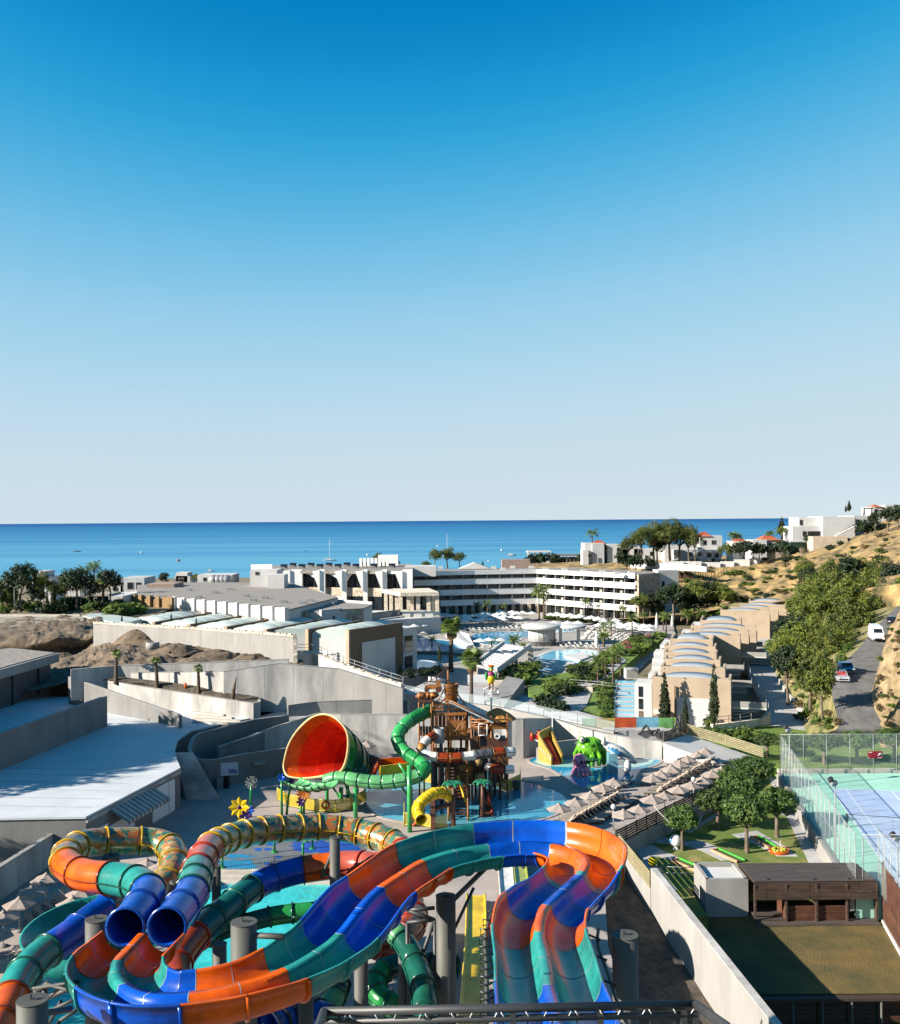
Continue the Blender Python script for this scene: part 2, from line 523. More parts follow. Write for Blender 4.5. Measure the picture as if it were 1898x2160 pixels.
def clear_mat(name,col,alpha):
 m_=bpy.data.materials.new(name)
 m_.use_nodes=True
 t=m_.node_tree
 b=t.nodes['Principled BSDF']
 b.inputs['Base Color'].default_value=(*col,1)
 b.inputs['Roughness'].default_value=0.08
 b.inputs['Alpha'].default_value=alpha
 return m_
CLEAR=clear_mat('clear railing glass',(0.5,0.6,0.62),0.25)

def frame_at(at,s,L):
 a,b=at(max(s - 0.15,0)),at(min(s+0.15,L))
 t=(b - a).normalized()
 sd=t.cross(V((0,0,1))).normalized()
 return at(s),t,sd,sd.cross(t)
LANE,GAP=0.715,0.19
def trough_profile(hA,hB,off=0.0):
 """(u, v) points from rim A over lane A, divider, lane B to rim B; off > 0 moves outward under the lanes"""
 r=LANE+off
 out=[]
 cA,cB=-(GAP+LANE),GAP+LANE
 N=9
 lean=0.10
 out.append((cA - r - lean*max(hA,0),hA))
 for k in range(N+1):
  a=math.pi+math.pi*k/N
  out.append((cA+r*math.cos(a),1.0*r*math.sin(a)))
 for k in range(N+1):
  a=math.pi+math.pi*k/N
  out.append((cB+r*math.cos(a),1.0*r*math.sin(a)))
 out.append((cB+r+lean*max(hB,0),hB))
 return out
def trough_ring(fr,hA,hB):
 p,t,sd,up=fr
 inn=trough_profile(hA,hB)
 lipB=[(inn[-1][0]+0.10,hB),(inn[-1][0]+0.10,hB - 0.07)]
 und=trough_profile(hA - 0.07,hB - 0.07,0.055)[::-1]
 und[0]=(und[0][0],hB - 0.07)
 lipA=[(inn[0][0] - 0.10,hA - 0.07),(inn[0][0] - 0.10,hA)]
 mid=[]
 for q in und:mid.append(q)
 pr=inn+lipB+mid+lipA
 return [p+sd*u+up*v for u,v in pr]
trough_ctrl=[
 (1186,2260,24.5,.10,.10),(1171,2138,29,.10,.10),(1157,2077,32,.10,.10),(1147,2017,34.6,.10,.12),(1136,1964,37,.25,.15),(1143,1922,38.8,.35,.15),
 (1161,1900,40,.25,.10),(1201,1864,41.8,.05,.15),(1228,1837,43.3,.05,.45),(1235,1814,44.5,.05,.6),(1217,1796,45.6,.05,.6),(1184,1784,46.4,.05,.6),(1151,1779,46.9,.05,.55),
 (1094,1777,47.0,.02,.5),(1027,1782,46.6,.0,.5),(954,1795,45.8,.0,.45),(893,1815,44.8,.05,.4),(850,1841,43.5,.08,.3),
 (804,1871,42.2,.10,.2),(773,1900,41,.12,.28),(717,1970,38.6,.15,.28),(667,2009,37.4,.2,.25),(603,2044,36.4,.3,.2),(511,2075,35.6,.4,.1),
 (417,2094,35.2,.45,.1),(330,2098,35.2,.45,.1),(280,2086,35.8,.45,.1),(253,2066,36.6,.4,.1),(245,2046,37.3,.3,.1),(250,2024,38.2,.2,.12),(277,1996,39.2,.12,.12),(303,1968,40.4,.05,.05)]
def zmono(ctrl):
 pts=[PD(c[0],c[1],c[2]) for c in ctrl]
 return pts
tp=zmono(trough_ctrl)
at,marks,L=spline(tp)
def hAB(s):
 for i in range(len(marks) - 1):
  if s<=marks[i+1]:
   t=(s - marks[i])/(marks[i+1] - marks[i])
   t=t*t*(3 - 2*t)
   return (trough_ctrl[i][3]*(1 - t)+trough_ctrl[i+1][3]*t,trough_ctrl[i][4]*(1 - t)+trough_ctrl[i+1][4]*t)
 return trough_ctrl[-1][3],trough_ctrl[-1][4]

stretch=[(0,BLUE,2),(2,TEAL,2),(4.0,ORANGE,1),(5.6,BLUE,2),(7.7,TEAL,1),(8.0,ORANGE,3),(11.7,BLUE,2),(14,TEAL,2),(16,ORANGE,2),(18,BLUE,2),(20,TEAL,2),(22,ORANGE,2),(24.2,BLUE,2),(26.6,TEAL,2),(29.0,ORANGE,2),(31,None,0)]
def mk(i):
 k=int(i)
 return marks[k] if k>=len(marks) - 1 else marks[k]+(marks[k+1] - marks[k])*(i - k)
slide=thing('double_slide','double lane open water slide in blue, teal and orange sections sweeping across the foreground','water slide',at(L*0.5))
cuts=[]
for (i0,c,n),(i1,_,_) in zip(stretch[:-1],stretch[1:]):
 a,b=mk(i0),mk(i1)
 for k in range(n):cuts.append((a+(b - a)*k/n,a+(b - a)*(k+1)/n,c,k))
for a,b,c,k in cuts:
 n=max(3,int((b - a)/0.22))
 rs=[]
 for i in range(n+1):
  s=a+0.012+(b - a - 0.024)*i/n
  rs.append(trough_ring(frame_at(at,s,L),*hAB(s)))
 MB().rings(rs,False,False).build('slide_section',c,slide)
 rs=[]
 for s in (max(a - 0.018,0),a+0.018):
  p,t,sd,up=frame_at(at,s,L)
  hA,hB=hAB(s)
  rs.append([p+sd*u+up*(v+0.006) for u,v in trough_profile(hA+0.004,hB+0.004,-0.006)])
 if k % 2==1 or c is not ORANGE:MB().rings(rs,False,False,False).build('joint_line',SEAM,slide)
 rs=[]
 for s in (max(a - 0.05,0),a+0.05):
  p,t,sd,up=frame_at(at,s,L)
  hA,hB=hAB(s)
  o1=trough_profile(hA - 0.08,hB - 0.08,0.06)
  o2=trough_profile(hA - 0.08,hB - 0.08,0.15)[::-1]
  rs.append([p+sd*u+up*v for u,v in o1+o2])
 MB().rings(rs,True,True).build('joint_flange',c,slide)

rail=[frame_at(at,s,L) for s in [marks[1]+(marks[5] - marks[1])*k/14 for k in range(15)]]
railp=[p+sd*-(2*LANE+GAP+0.34)+up*-0.3 for p,t,sd,up in rail]
MB().tube(railp,0.07,8).build('side_pipe',STEELG,slide)
for k in range(0,15,1):
 p,t,sd,up=rail[k]
 q=railp[k]
 a=p+sd*-(2*LANE+GAP+0.12)+up*-0.1
 MB().tube([a,q+V((0,0,.12)),q+V((-.2,0,.15)),q+V((-.2,0,-.1)),q],0.035,6).build('clamp_bracket',BLACKP,slide)
railp=[p+sd*(2*LANE+GAP+0.5)+up*-0.5 for p,t,sd,up in rail]
MB().tube(railp,0.06,8).build('side_pipe',STEELG,slide)
for k in range(0,15,3):
 p,t,sd,up=rail[k]
 q=railp[k]
 MB().tube([p+sd*(2*LANE+GAP+0.1)+up*-0.2,q+V((.1,0,.1)),q],0.04,6).build('clamp_bracket',BLACKP,slide)
def tube_slide(name,label,ctrl,runs,rad_,usez=True,flange=0.075,per=None,ridge=True,fl_w=0.05,start_open=True):
 pts=[P(c[0],c[1],c[2]) if usez else PD(c[0],c[1],c[2]) for c in ctrl]
 at,marks,L=spline(pts)
 root=thing(name,label,'water slide',at(L*0.5))
 N=22
 def ring(s,r):
  p,t,sd,up=frame_at(at,s,L)
  return [p+(sd*math.cos(2*math.pi*k/N)+up*math.sin(2*math.pi*k/N))*r for k in range(N)]
 def mk(i):
  k=int(i)
  return marks[k] if k>=len(marks) - 1 else marks[k]+(marks[k+1] - marks[k])*(i - k)
 for j in range(len(runs) - 1):
  i0,c,n,fc=runs[j]
  a,b=mk(i0),mk(runs[j+1][0])
  for q in range(n):
   s0,s1=a+(b - a)*q/n,a+(b - a)*(q+1)/n
   m_=max(2,int((s1 - s0)/0.25))
   out=[ring(s0+(s1 - s0)*i/m_,rad_) for i in range(m_+1)]
   inn=[ring(s0+(s1 - s0)*i/m_,rad_ - 0.05) for i in range(m_+1)][::-1]
   mb=MB().rings(out+inn+[out[0]],False,False)
   mb.build('tube_section',c,root)
   w=fl_w
   fr_=[ring(max(s0 - w,0),rad_+0.002),ring(max(s0 - w,0),rad_+flange),ring(s0+w,rad_+flange),ring(s0+w,rad_+0.002)]
   if s0<w:fr_=[ring(0,rad_ - 0.05),ring(0,rad_+flange),ring(w,rad_+flange),ring(w,rad_+0.002)]
   MB().rings(fr_,False,False).build('flange_ring',fc,root)
   if ridge:
    for sg in (-1,1):
     rs=[]
     for i in range(m_+1):
      p,t,sd,up=frame_at(at,s0+(s1 - s0)*i/m_,L)
      rs.append([p+sd*sg*(rad_ - .01)+up*.025,p+sd*sg*(rad_+flange)+up*.025,p+sd*sg*(rad_+flange) - up*.025,p+sd*sg*(rad_ - .01) - up*.025])
     MB().rings(rs).build('half_shell_seam',fc,root)
 return root,at,marks,L
DBLUE=plastic('deep blue gelcoat',(0.006,0.07,0.36))
DTEAL=plastic('deep teal gelcoat',(0.012,0.16,0.15))
DORANGE=plastic('burnt orange gelcoat',(0.36,0.05,0.012))
YFL=plastic('mustard flange',(0.62,0.38,0.015))
tube_slide('tube_slide','looping tube slide at far left, blue mouth feeding the outer lane, patchwork printed loop behind',
 [(265,1956,9.72),(287,1929,9.68),(306,1903,9.62),(313,1884,9.55),(297,1866,9.45),(268,1858,9.35),(234,1852,9.25),(178,1845,9.0),(140,1820,8.75),(152,1791,8.5),(195,1777,8.3),(270,1774,8.05),(330,1776,7.85),(362,1792,7.65),(368,1820,7.4),(360,1847,7.2),(346,1868,7.0),
 (310,1890,6.85),(242,1912,6.7),(206,1931,6.6),(150,1973,6.4),(83,2020,6.2),(42,2070,6.0),(14,2131,5.8),(-30,2220,5.6)],
 [(0,BLUE,2,DBLUE),(3.2,TEAL,2,DGREEN),(6,ORANGE,2,DORANGE),(8,CAMO,9,YFL),(18.4,BLUE,2,DBLUE),(20.7,TEAL,2,DGREEN),(22.6,ORANGE,2,DORANGE),(24,None,0,None)],0.75)
tube_slide('tube_slide','long tube slide whose patchwork printed curve arches past the splash pad, then orange and blue',
 [(353,1955,9.72),(378,1923,9.6),(401,1892,9.45),(411,1861,9.25),(419,1834,9.05),(430,1809,8.85),(446,1786,8.65),(480,1769,8.4),(522,1757,8.25),(567,1750,8.1),(617,1746,7.95),(653,1745,7.8),(692,1745,7.7),(729,1749,7.55),(767,1756,7.4),(801,1766,7.3),(831,1779,7.15),(850,1795,7.0),(846,1813,6.85),(815,1824,6.7),(775,1825,6.6),
 (734,1823,6.5),(678,1829,6.35),(623,1838,6.2),(567,1856,6.0),(525,1880,5.85),(483,1914,5.65),(440,1950,5.4),(400,1992,5.2),(372,2040,5.0),(380,2100,4.8)],
 [(0,BLUE,2,DBLUE),(2.3,TEAL,2,DGREEN),(4,PINKRED,2,RED),(6,CAMO,12,YFL),(17,PINKRED,3,RED),(21.5,ORANGE,1,DORANGE),(22.7,BLUE,2,DBLUE),(24.8,DTEAL,3,DGREEN),(27.6,DORANGE,2,RED),(30,None,0,None)],0.75)
tube_slide('tube_slide','narrow green tube slide curving over the turquoise pool behind the round pillars',
 [(760,1926,5.1),(700,1922,5.0),(667,1922,4.95),(623,1926,4.9),(578,1932,4.8),(534,1943,4.7),(483,1957,4.6),(442,1975,4.5),(410,1993,4.4),(376,2014,4.3),(330,2040,4.2)],
 [(0,GREEN,4,DGREEN),(4.2,DGREEN,4,DGREEN),(10,None,0,None)],0.50)
tube_slide('tube_slide','pale green tube slide diving under the double slide beside the dark post',
 [(790,1945,7.3),(812,1955,7.1),(834,1967,6.9),(858,1995,6.6),(873,2024,6.3),(886,2060,6.0),(895,2095,5.7),(898,2130,5.4),(899,2190,5.0)],
 [(0,LGREEN,2,DGREEN),(2.6,DGREEN,4,DGREEN),(8,None,0,None)],0.52)
tube_slide('tube_slide','coiled green tube slide low at the bottom edge behind the railing',
 [(960,2040,4.6),(900,2033,4.5),(850,2034,4.4),(812,2046,4.3),(795,2066,4.1),(793,2090,3.9),(812,2112,3.7),(845,2127,3.5),(885,2136,3.3),(930,2150,3.1)],
 [(0,DGREEN,3,BLACKP),(3,GREEN,6,DGREEN),(9,None,0,None)],0.55)
tube_slide('tube_slide','short green tube slide stub pointing down behind the middle of the double slide',
 [(716,2075,5.5),(708,2100,5.3),(694,2135,5.0),(680,2180,4.7)],[(0,DGREEN,1,BLACKP),(1,LGREEN,2,DGREEN),(3,None,0,None)],0.5)
tube_slide('tube_slide','dark red tube slide seen only between the pillar and the pale green tube',
 [(790,1990,4.9),(822,1985,4.8),(856,1970,4.7),(873,1940,4.6),(866,1908,4.5),(835,1893,4.4),(800,1893,4.3)],[(0,DORANGE,4,RED),(4,DTEAL,2,DGREEN),(6,None,0,None)],0.72)
tube_slide('tube_slide','blue grey coiled tube slide mouth low below the orange outer wall',
 [(560,2172,5.2),(600,2150,5.1),(640,2142,5.0),(690,2160,4.9)],[(0,DBLUE,5,BLACKP),(3,None,0,None)],0.8)

bowl_c=P(205,1985,4.0)
bw=thing('slide_bowl','shallow teal slide bowl half hidden under the lower left blue tube','water slide',bowl_c)
rs=[[bowl_c+V((r*math.cos(k*math.pi/24),1.25*r*math.sin(k*math.pi/24),z)) for k in range(48)] for r,z in ((0.8,-1.3),(2.2,-0.9),(3.2,0.0),(3.5,0.9),(3.62,0.9),(3.3,-0.05),(2.3,-1.0),(0.8,-1.42))]
MB().rings(rs).build('bowl',TEAL,bw)
MB().cyl(bowl_c - V((0,0,1.2)),V((bowl_c.x,bowl_c.y,0)),0.3).build('post',STEELG,bw)

def pillar(label,px,py,d,r,arms=(),hook=True,z0=0.0):
 c=PD(px,py,d)
 t=thing('slide_pillar',label,'pillar',(c.x,c.y,z0),'steel pillars carrying the water slides')
 MB().cyl((c.x,c.y,z0),(c.x,c.y,c.z - 0.03),r,n=28).build('shaft',STEELG,t)
 MB().cyl((c.x,c.y,c.z - 0.03),(c.x,c.y,c.z),r+0.015,n=28).build('cap',STEELG,t)
 if hook:
  b=MB()
  b.box((c.x - r*.08,c.y - .02,c.z+0.09),(0.05,0.05,0.18))
  b.box((c.x+r*.12,c.y - .02,c.z+0.03),(r*.5,0.06,0.05))
  b.build('lifting_lug',STEELD,t)
 for (ax,ay,ad) in arms:
  e=PD(ax,ay,ad)
  zz=min(c.z - 0.4,e.z)
  MB().tube([V((c.x,c.y,c.z - 0.5)),e],0.11,6).build('arm',STEELG,t)
  MB().tube([V((c.x,c.y,c.z - 2.2)),c.lerp(e,0.7)+V((0,0,-0.5))],0.07,6).build('brace',STEELD,t)
 return t
pillar('grey round pillar with arm, in front of the turquoise pool inside the trough bend',515,1944,38.6,.49,[(600,1976,38)])
pillar('grey round pillar standing left of the two blue tube mouths',204,1938,45,.48)
pillar('grey round pillar cut by the frame at the lower left corner',69,2108,33,.49,[(150,2128,34.5)])
pillar('slim tall grey pillar in front of the orange tube by the splash pad',707,1766,56,.29,[(680,1850,57)])
pillar('dark grey round pillar with slanted arms under the teal back trough',940,1889,44.8,.41,[(1022,1832,45.8)])
pillar('broad shaded pillar on the gravel right of the ramp',1317,1971,37.8,.48,z0=-2.6)
pillar('grey round pillar inside the patchwork loop',235,1804,55,.45)
pillar('slim pillar between the two tubes behind the blue mouths',367,1858,52,.2)
pillar('slim pillar under the faded red tube sections',457,1826,55,.24,hook=False)
pillar('slim pillar under the teal part of the left loop',223,1880,51,.17,hook=False)
pillar('slim beige pillar right of the dipping pale green tube',848,2010,46,.16,hook=False)
pillar('dark pillar right of the pale green stub, under the trough',646,2100,40,.3,hook=False)
pillar('dark pillar in deep shade under the middle trough',762,2010,43,.3,hook=False)
pillar('short dark pillar behind the lower tube, left of the U bend',82,2085,41,.2,[(150,2085,40)],hook=False)
pillar('slim pillar behind the green tube at the pool edge',464,1990,44,.3,hook=False)

ft=thing('truss_frame','dark steel frame of struts beside the dark pillar, under the diagonal trough','steel frame',P(880,1990,0))
c0=PD(905,1935,46)
b0=[PD(860,1920,46),PD(918,1915,46),PD(860,1946,46),PD(918,1940,46),PD(875,2060,46),PD(918,2055,46)]
for i,j in ((0,1),(2,3),(0,3),(2,4),(3,5),(4,3)):
 MB().tube([b0[i],b0[j]],0.09,6).build('strut',STEELD,ft)
for k,x in ((2,0),(3,0)):
 MB().tube([b0[k],V((b0[k].x,b0[k].y,0))],0.1,6).build('leg',STEELD,ft)
fs=thing('truss_frame','grey struts low at the left between the round pillar and the U bend','steel frame',P(120,2140,0))
for a,b in (((95,2075,38),(150,2090,36.5)),((70,2085,38),(170,2070,37)),((110,2130,37),(165,2105,37)),((125,2155,36),(172,2125,36.5)),((95,2110,38),(140,2075,38)),((95,2140,38),(100,2070,38))):
 MB().tube([PD(*a),PD(*b)],0.06,6).build('strut',STEELG,fs)
MB().tube([PD(95,2075,38),V((PD(95,2075,38).x,PD(95,2075,38).y,0))],0.1,6).build('leg',STEELD,fs)

def flume(name,label,pts,w,h,m1,m2=None):
 at,marks,L=spline(pts)
 c=at(L/2)
 t=thing(name,label,'water slide',(c.x,c.y,0))
 rs=[]
 n=max(6,int(L/0.6))
 for i in range(n+1):
  p,tt,sd,up=frame_at(at,L*i/n,L)
  pr=[(-w/2,h),(-w/2+.08,h),(-w/2+.12,.05),(w/2 - .12,.05),(w/2 - .08,h),(w/2,h),(w/2,-.12),(-w/2,-.12)]
  rs.append([p+sd*u+up*v for u,v in pr])
 MB().rings(rs,True,True,True,False).build('flume_bed',m1,t)
 for sg in (-1,1):
  MB().tube([frame_at(at,L*i/n,L)[0]+frame_at(at,L*i/n,L)[2]*sg*(w/2)+V((0,0,h+.02)) for i in range(n+1)],.05,6).build('rim',m2 or m1,t)
 for i in range(0,n+1,4):
  p,tt,sd,up=frame_at(at,L*i/n,L)
  if p.z>0.5:MB().box((p.x,p.y,p.z/2 - .06),(0.25,0.25,p.z - .12)).build('post',STEELG,t)
 return t
flume('racer_flume','straight yellow flume running out between the dark pillar and the ramp',[P(1003,1890,.5),P(1003,1960,.6),P(1001,2030,1.2),P(998,2110,2.6),P(996,2190,4.6)],1.25,.16,YELLOW)
flume('racer_flume','pale white flume lane with green middle, under the blue trough end',[P(1063,1800,.5),P(1066,1850,.5),P(1070,1895,.6),P(1072,1960,1.2)],1.0,.14,WHITEP)
flume('racer_flume','yellow green flume lane next to the white lane under the trough',[P(1092,1795,.5),P(1098,1850,.5),P(1104,1895,.6),P(1108,1960,1.2)],.9,.14,mat('lime gelcoat',(0.45,0.5,0.05),0.3,coat=.3))

def sea_mat():
 m_=bpy.data.materials.new('sea water')
 m_.use_nodes=True
 t=m_.node_tree
 b=t.nodes['Principled BSDF']
 b.inputs['Roughness'].default_value=0.55
 b.inputs['Specular IOR Level'].default_value=0.12
 geo=t.nodes.new('ShaderNodeNewGeometry')
 sp=t.nodes.new('ShaderNodeSeparateXYZ')
 t.links.new(geo.outputs['Position'],sp.inputs[0])
 lg=t.nodes.new('ShaderNodeMath')
 lg.operation='LOGARITHM'
 lg.inputs[1].default_value=10
 t.links.new(sp.outputs['Y'],lg.inputs[0])
 mr=t.nodes.new('ShaderNodeMapRange')
 mr.inputs['From Min'].default_value,mr.inputs['From Max'].default_value=2.85,4.3
 t.links.new(lg.outputs[0],mr.inputs['Value'])
 nz=t.nodes.new('ShaderNodeTexNoise')
 mp=t.nodes.new('ShaderNodeMapping')
 mp.inputs['Scale'].default_value=(0.0009,0.009,1)
 t.links.new(geo.outputs['Position'],mp.inputs[0])
 nz.inputs['Scale'].default_value=1.0
 nz.inputs['Detail'].default_value=6
 t.links.new(mp.outputs[0],nz.inputs['Vector'])
 ad=t.nodes.new('ShaderNodeMath')
 ad.operation='MULTIPLY_ADD'
 ad.inputs[1].default_value=0.9
 t.links.new(nz.outputs['Fac'],ad.inputs[0])
 sb=t.nodes.new('ShaderNodeMath')
 sb.operation='SUBTRACT'
 sb.inputs[1].default_value=0.45
 t.links.new(mr.outputs[0],sb.inputs[0])
 t.links.new(sb.outputs[0],ad.inputs[2])
 rp=t.nodes.new('ShaderNodeValToRGB')
 e=rp.color_ramp.elements
 e[0].position,e[0].color=0.0,(0.085,0.265,0.39,1)
 e[1].position,e[1].color=1.0,(0.002,0.064,0.195,1)
 k=e.new(0.45)
 k.color=(0.022,0.15,0.30,1)
 t.links.new(ad.outputs[0],rp.inputs[0])
 t.links.new(rp.outputs[0],b.inputs['Base Color'])
 return m_
MB().add([(-200000,440,-9),(200000,440,-9),(200000,200000,-9),(-200000,200000,-9)],[(0,1,2,3)]).build('sea',sea_mat(),kind='structure')
rows=[[V((x,y,z)) for x in range(-460,461,46)] for y,z in ((-60,-6.5),(40,-6.5),(100,-6.5),(124,-2.4),(250,-2.3),(400,-2.5),(520,-3),(575,-6),(600,-9.6))]
grid_patch(rows,80,56,0.12,0.05).build('ground',GROUND,kind='structure')
def ribbon(tops,zb,th,side=0.5):
 """a wall that follows the top points (Vectors); zb number or list"""
 n=len(tops)
 rs=[]
 for i,p in enumerate(tops):
  d0=(tops[i] - tops[i - 1]) if i else (tops[1] - tops[0])
  d1=(tops[i+1] - tops[i]) if i<n - 1 else d0
  a,b=V((d0.x,d0.y)).normalized(),V((d1.x,d1.y)).normalized()
  m_=(a+b).normalized()
  nn=V((-m_.y,m_.x,0))/max(0.5,m_.dot(a))
  z0=zb[i] if isinstance(zb,(list,tuple)) else zb
  l,r=p+nn*th*side,p - nn*th*(1 - side)
  rs.append([V((l.x,l.y,z0)),V((r.x,r.y,z0)),r,l])
 return MB().rings(rs,True,True,True,False)
def wallpx(name,label,pts,zb,th,m_,cap=None,cat='wall',side=0.5,sm=None,caph=0.06):
 tops=[P(*q) for q in pts]
 if sm:
  at_,mk_,L_=spline(tops)
  tops=[at_(L_*i/sm) for i in range(sm+1)]
 t=thing(name,label,cat,(tops[0].x,tops[0].y,zb if isinstance(zb,(int,float)) else zb[0]))
 ribbon(tops,zb,th,side).build('wall_body',m_,t)
 if cap is not None:
  tt=[p+V((0,0,caph)) for p in tops]
  ribbon(tt,[p.z+0.003 for p in tops],th+0.05,side).build('coping',cap,t)
 if m_ in (CONC,CONCD,WHITEW) and cat !='step':
  b=MB()
  for p,q in zip(tops[:-1],tops[1:]):
   d=q - p
   n=int(math.hypot(d.x,d.y)/3.1)
   nn=V((-d.y,d.x,0)).normalized()*(th/2+.004)
   zlo=zb if isinstance(zb,(int,float)) else zb[0]
   for i in range(n):
    c=p.lerp(q,(i+.5)/n)+V((-d.y,d.x,0)).normalized()*th*(side - .5)
    for k in (-1,1):
     e=c+nn*k
     b.box((e.x,e.y,(zlo+c.z - .04)/2),(.02,.008,c.z - .04 - zlo),math.atan2(d.y,d.x))
  if b.v:b.build('panel_joint',mat('joint shadow gap',(.25,.245,.235),.95),t,kind='stuff')
 t['_tops']=0
 return t,tops
def flat(name,pts,z,m_,th=0.0):
 q=[P(x,y,z) for x,y in pts]
 mb=MB()
 if th:mb.prism([(p.x,p.y) for p in q],z - th,z)
 else:mb.add(q,[tuple(range(len(q)))])
 return structure(name,mb,m_)

gl=[P(1297,1782,0),P(1530,1664,0)]
deck=[V((-60,30,0)),V((8.6,30,0)),V((9.4,62,0)),V((11.2,76,0)),gl[0],gl[1],P(1640,1590,0),P(1640,1535,0),V((20,135,0)),V((-8,135,0)),V((-60,135,0))]
structure('splash_deck',MB().prism([(p.x,p.y) for p in deck],-4.0,0.0),DECK)

structure('gravel_strip',grid_patch([[V((8.4,34,-1.6)),V((12,34,-2.3)),V((17,34,-2.4))],[V((9.3,60,-1.2)),V((12,60,-2.2)),V((15.2,60,-2.3))],[V((11.0,76,-.8)),V((12.2,76,-1.5)),V((13.9,76,-1.6))],[V((12.6,80.2,-.4)),V((12.9,80.3,-.5)),V((13.3,80.5,-.6))]],20,60,.3,.6),SOILD)
def pool(name,label,pts,z,m_,rim=None,closed_sm=True,n=64,cat='pool',dz=0.03,rimw=0.3,sub=None):
 q=[P(x,y,z) for x,y in pts]
 if closed_sm:
  at_,mk_,L_=spline(q+[q[0]])
  w=[q[-1]]+q+[q[0],q[1]]
  at_,mk_,L_=spline(w)
  a,b=mk_[1],mk_[len(q)+1]
  q=[at_(a+(b - a)*i/n) for i in range(n)]
 c=sum(q,V((0,0,0)))/len(q)
 t=thing(name,label,cat,(c.x,c.y,z))
 MB().add([V((p.x,p.y,z+dz)) for p in q],[tuple(range(len(q)))]).build('water_surface',m_,t)
 if rim is not None:
  rs=[]
  for i,p in enumerate(q):
   d=(q[(i+1) % len(q)] - q[i - 1])
   nn=V((-d.y,d.x,0)).normalized()
   if nn.dot(p - c)<0:nn=-nn
   rs.append([p+V((0,0,-.02)),p+V((0,0,dz+.04)),p+nn*rimw+V((0,0,dz+.04)),p+nn*rimw+V((0,0,-.02))])
  rs.append(rs[0])
  MB().rings(rs,False,False,True,False).build('pool_rim',rim,t)
 return t

pool('landing_pool','turquoise rippled pool below the tube slides, its stepped edge near the splash pad',[(455,1868),(560,1866),(660,1866),(740,1872),(760,1905),(740,1960),(690,2010),(600,2075),(480,2110),(380,2110),(330,2060),(380,1990),(420,1920)],0,POOLT,KERB,n=70)
pool('landing_pool','dark teal pool water glimpsed under the lower left tubes',[(120,2010),(200,1990),(250,2060),(270,2140),(200,2230),(60,2260),(20,2140)],0,POOLT,KERB,n=40)
sp_=thing('pool_step','pale grey steps along the far edge of the turquoise pool','steps',P(580,1858,0))
for i,(y,h) in enumerate(((1846,.42),(1855,.28),(1863,.14))):
 a,b=P(448,y,0),P(735,y+3,0)
 MB().wall(a,b,0,h,0.42).build('step',KERB,sp_)

flat('splash_pad',[(462,1838),(470,1800),(520,1775),(640,1762),(740,1765),(775,1790),(760,1822),(700,1838),(600,1848)],0.012,PADG)
R2=random.Random(3)
pads=thing('pad_print','blue and cyan shapes printed on the splash pad','floor print',P(620,1800,0))
def blob(name,cx,cy,rx,ry,m_,n=22,j=.3,z=.02):
 q=[]
 for k in range(n):
  a=2*math.pi*k/n
  r=1+R2.uniform(-j,j)
  q.append(P(cx+rx*r*math.cos(a),cy+ry*r*math.sin(a),z))
 MB().add(q,[tuple(range(n))]).build(name,m_,pads)
blob('blue_shape',715,1790,50,17,PADB,j=.14)
blob('blue_shape',660,1785,42,12,PADB,z=.024)
blob('cyan_shape',500,1826,46,13,PADC)
blob('cyan_shape',505,1806,30,4,PADC,z=.024)
blob('blue_shape',545,1792,9,3.5,PADB,8)
blob('blue_shape',566,1791,8,3,PADB,8)
blob('blue_shape',572,1780,12,4,PADB,8)
blob('blue_shape',588,1808,9,3.5,PADB,8)
blob('blue_shape',566,1822,8,3,PADB,8)
blob('blue_shape',628,1812,10,3.5,PADB,8)

pool('wading_pool','shallow blue wading water around the wooden play tower',[(770,1660),(840,1600),(980,1610),(1060,1640),(1100,1648),(1150,1660),(1190,1680),(1192,1702),(1160,1722),(1100,1735),(1000,1738),(940,1745),(860,1735),(790,1715)],0,WADE,DECK,dz=.02)
pool('lagoon_pool','blue lagoon with the pink octopus and green frog standing in it',[(1118,1608),(1130,1598),(1190,1600),(1300,1602),(1385,1600),(1384,1612),(1350,1625),(1335,1648),(1305,1660),(1260,1666),(1222,1660),(1190,1640),(1160,1622)],0,POOLB,DECK,dz=.022)

TZ=3.6
tpts=[(-320,1731),(108,1723),(182,1722),(381,1619),(374,1602),(369,1582),(376,1560),(404,1541),(461,1528),(548,1511),(600,1498),(430,1470),(-320,1470)]
tq=[P(x,y,TZ) for x,y in tpts]
tb=thing('terrace_building','long grey building with white roof terrace, rolled awning and white doors facing the deck','building',(tq[3].x,tq[3].y,0))
MB().prism([(p.x,p.y) for p in tq],0,TZ - .16).build('wall',CONCD,tb)
tcap=[]
cc=sum(tq,V((0,0,0)))/len(tq)
MB().prism([(p.x+(p.x - cc.x)*.004,p.y+(p.y - cc.y)*.004) for p in tq],TZ - .16,TZ).build('roof_terrace',TERR,tb)
fa,fb=tq[2],tq[3]
for u in (.14,.3,.46,.62,.78,.92):
 p=fa.lerp(fb,u)
 MB().box((p.x - 7.5 - 2*u,p.y+.9,TZ+.003),(14,.07,.012),-.09).build('roof_seam',mat('roof seam',(.33,.34,.36),.8),tb)
fd=(fb - fa).normalized()
fn=V((fd.y,-fd.x,0))
if fn.x<0:fn=-fn
def onf(px):
 r_=ray(px,1700)
 k=r_.x/r_.y
 return (k*fa.y - fa.x)/(fd.x - k*fd.y)
frz=math.atan2(fd.y,fd.x)
def panel(par,name,s0,s1,z0,z1,th,m_,out=0.0):
 c=fa+fd*((s0+s1)/2)+fn*(out+th/2+.003)
 return MB().box((c.x,c.y,(z0+z1)/2),(abs(s1 - s0),th,z1 - z0),frz).build(name,m_,par)
panel(tb,'double_door',onf(322),onf(355.5),0.05,2.9,.05,DOORW)
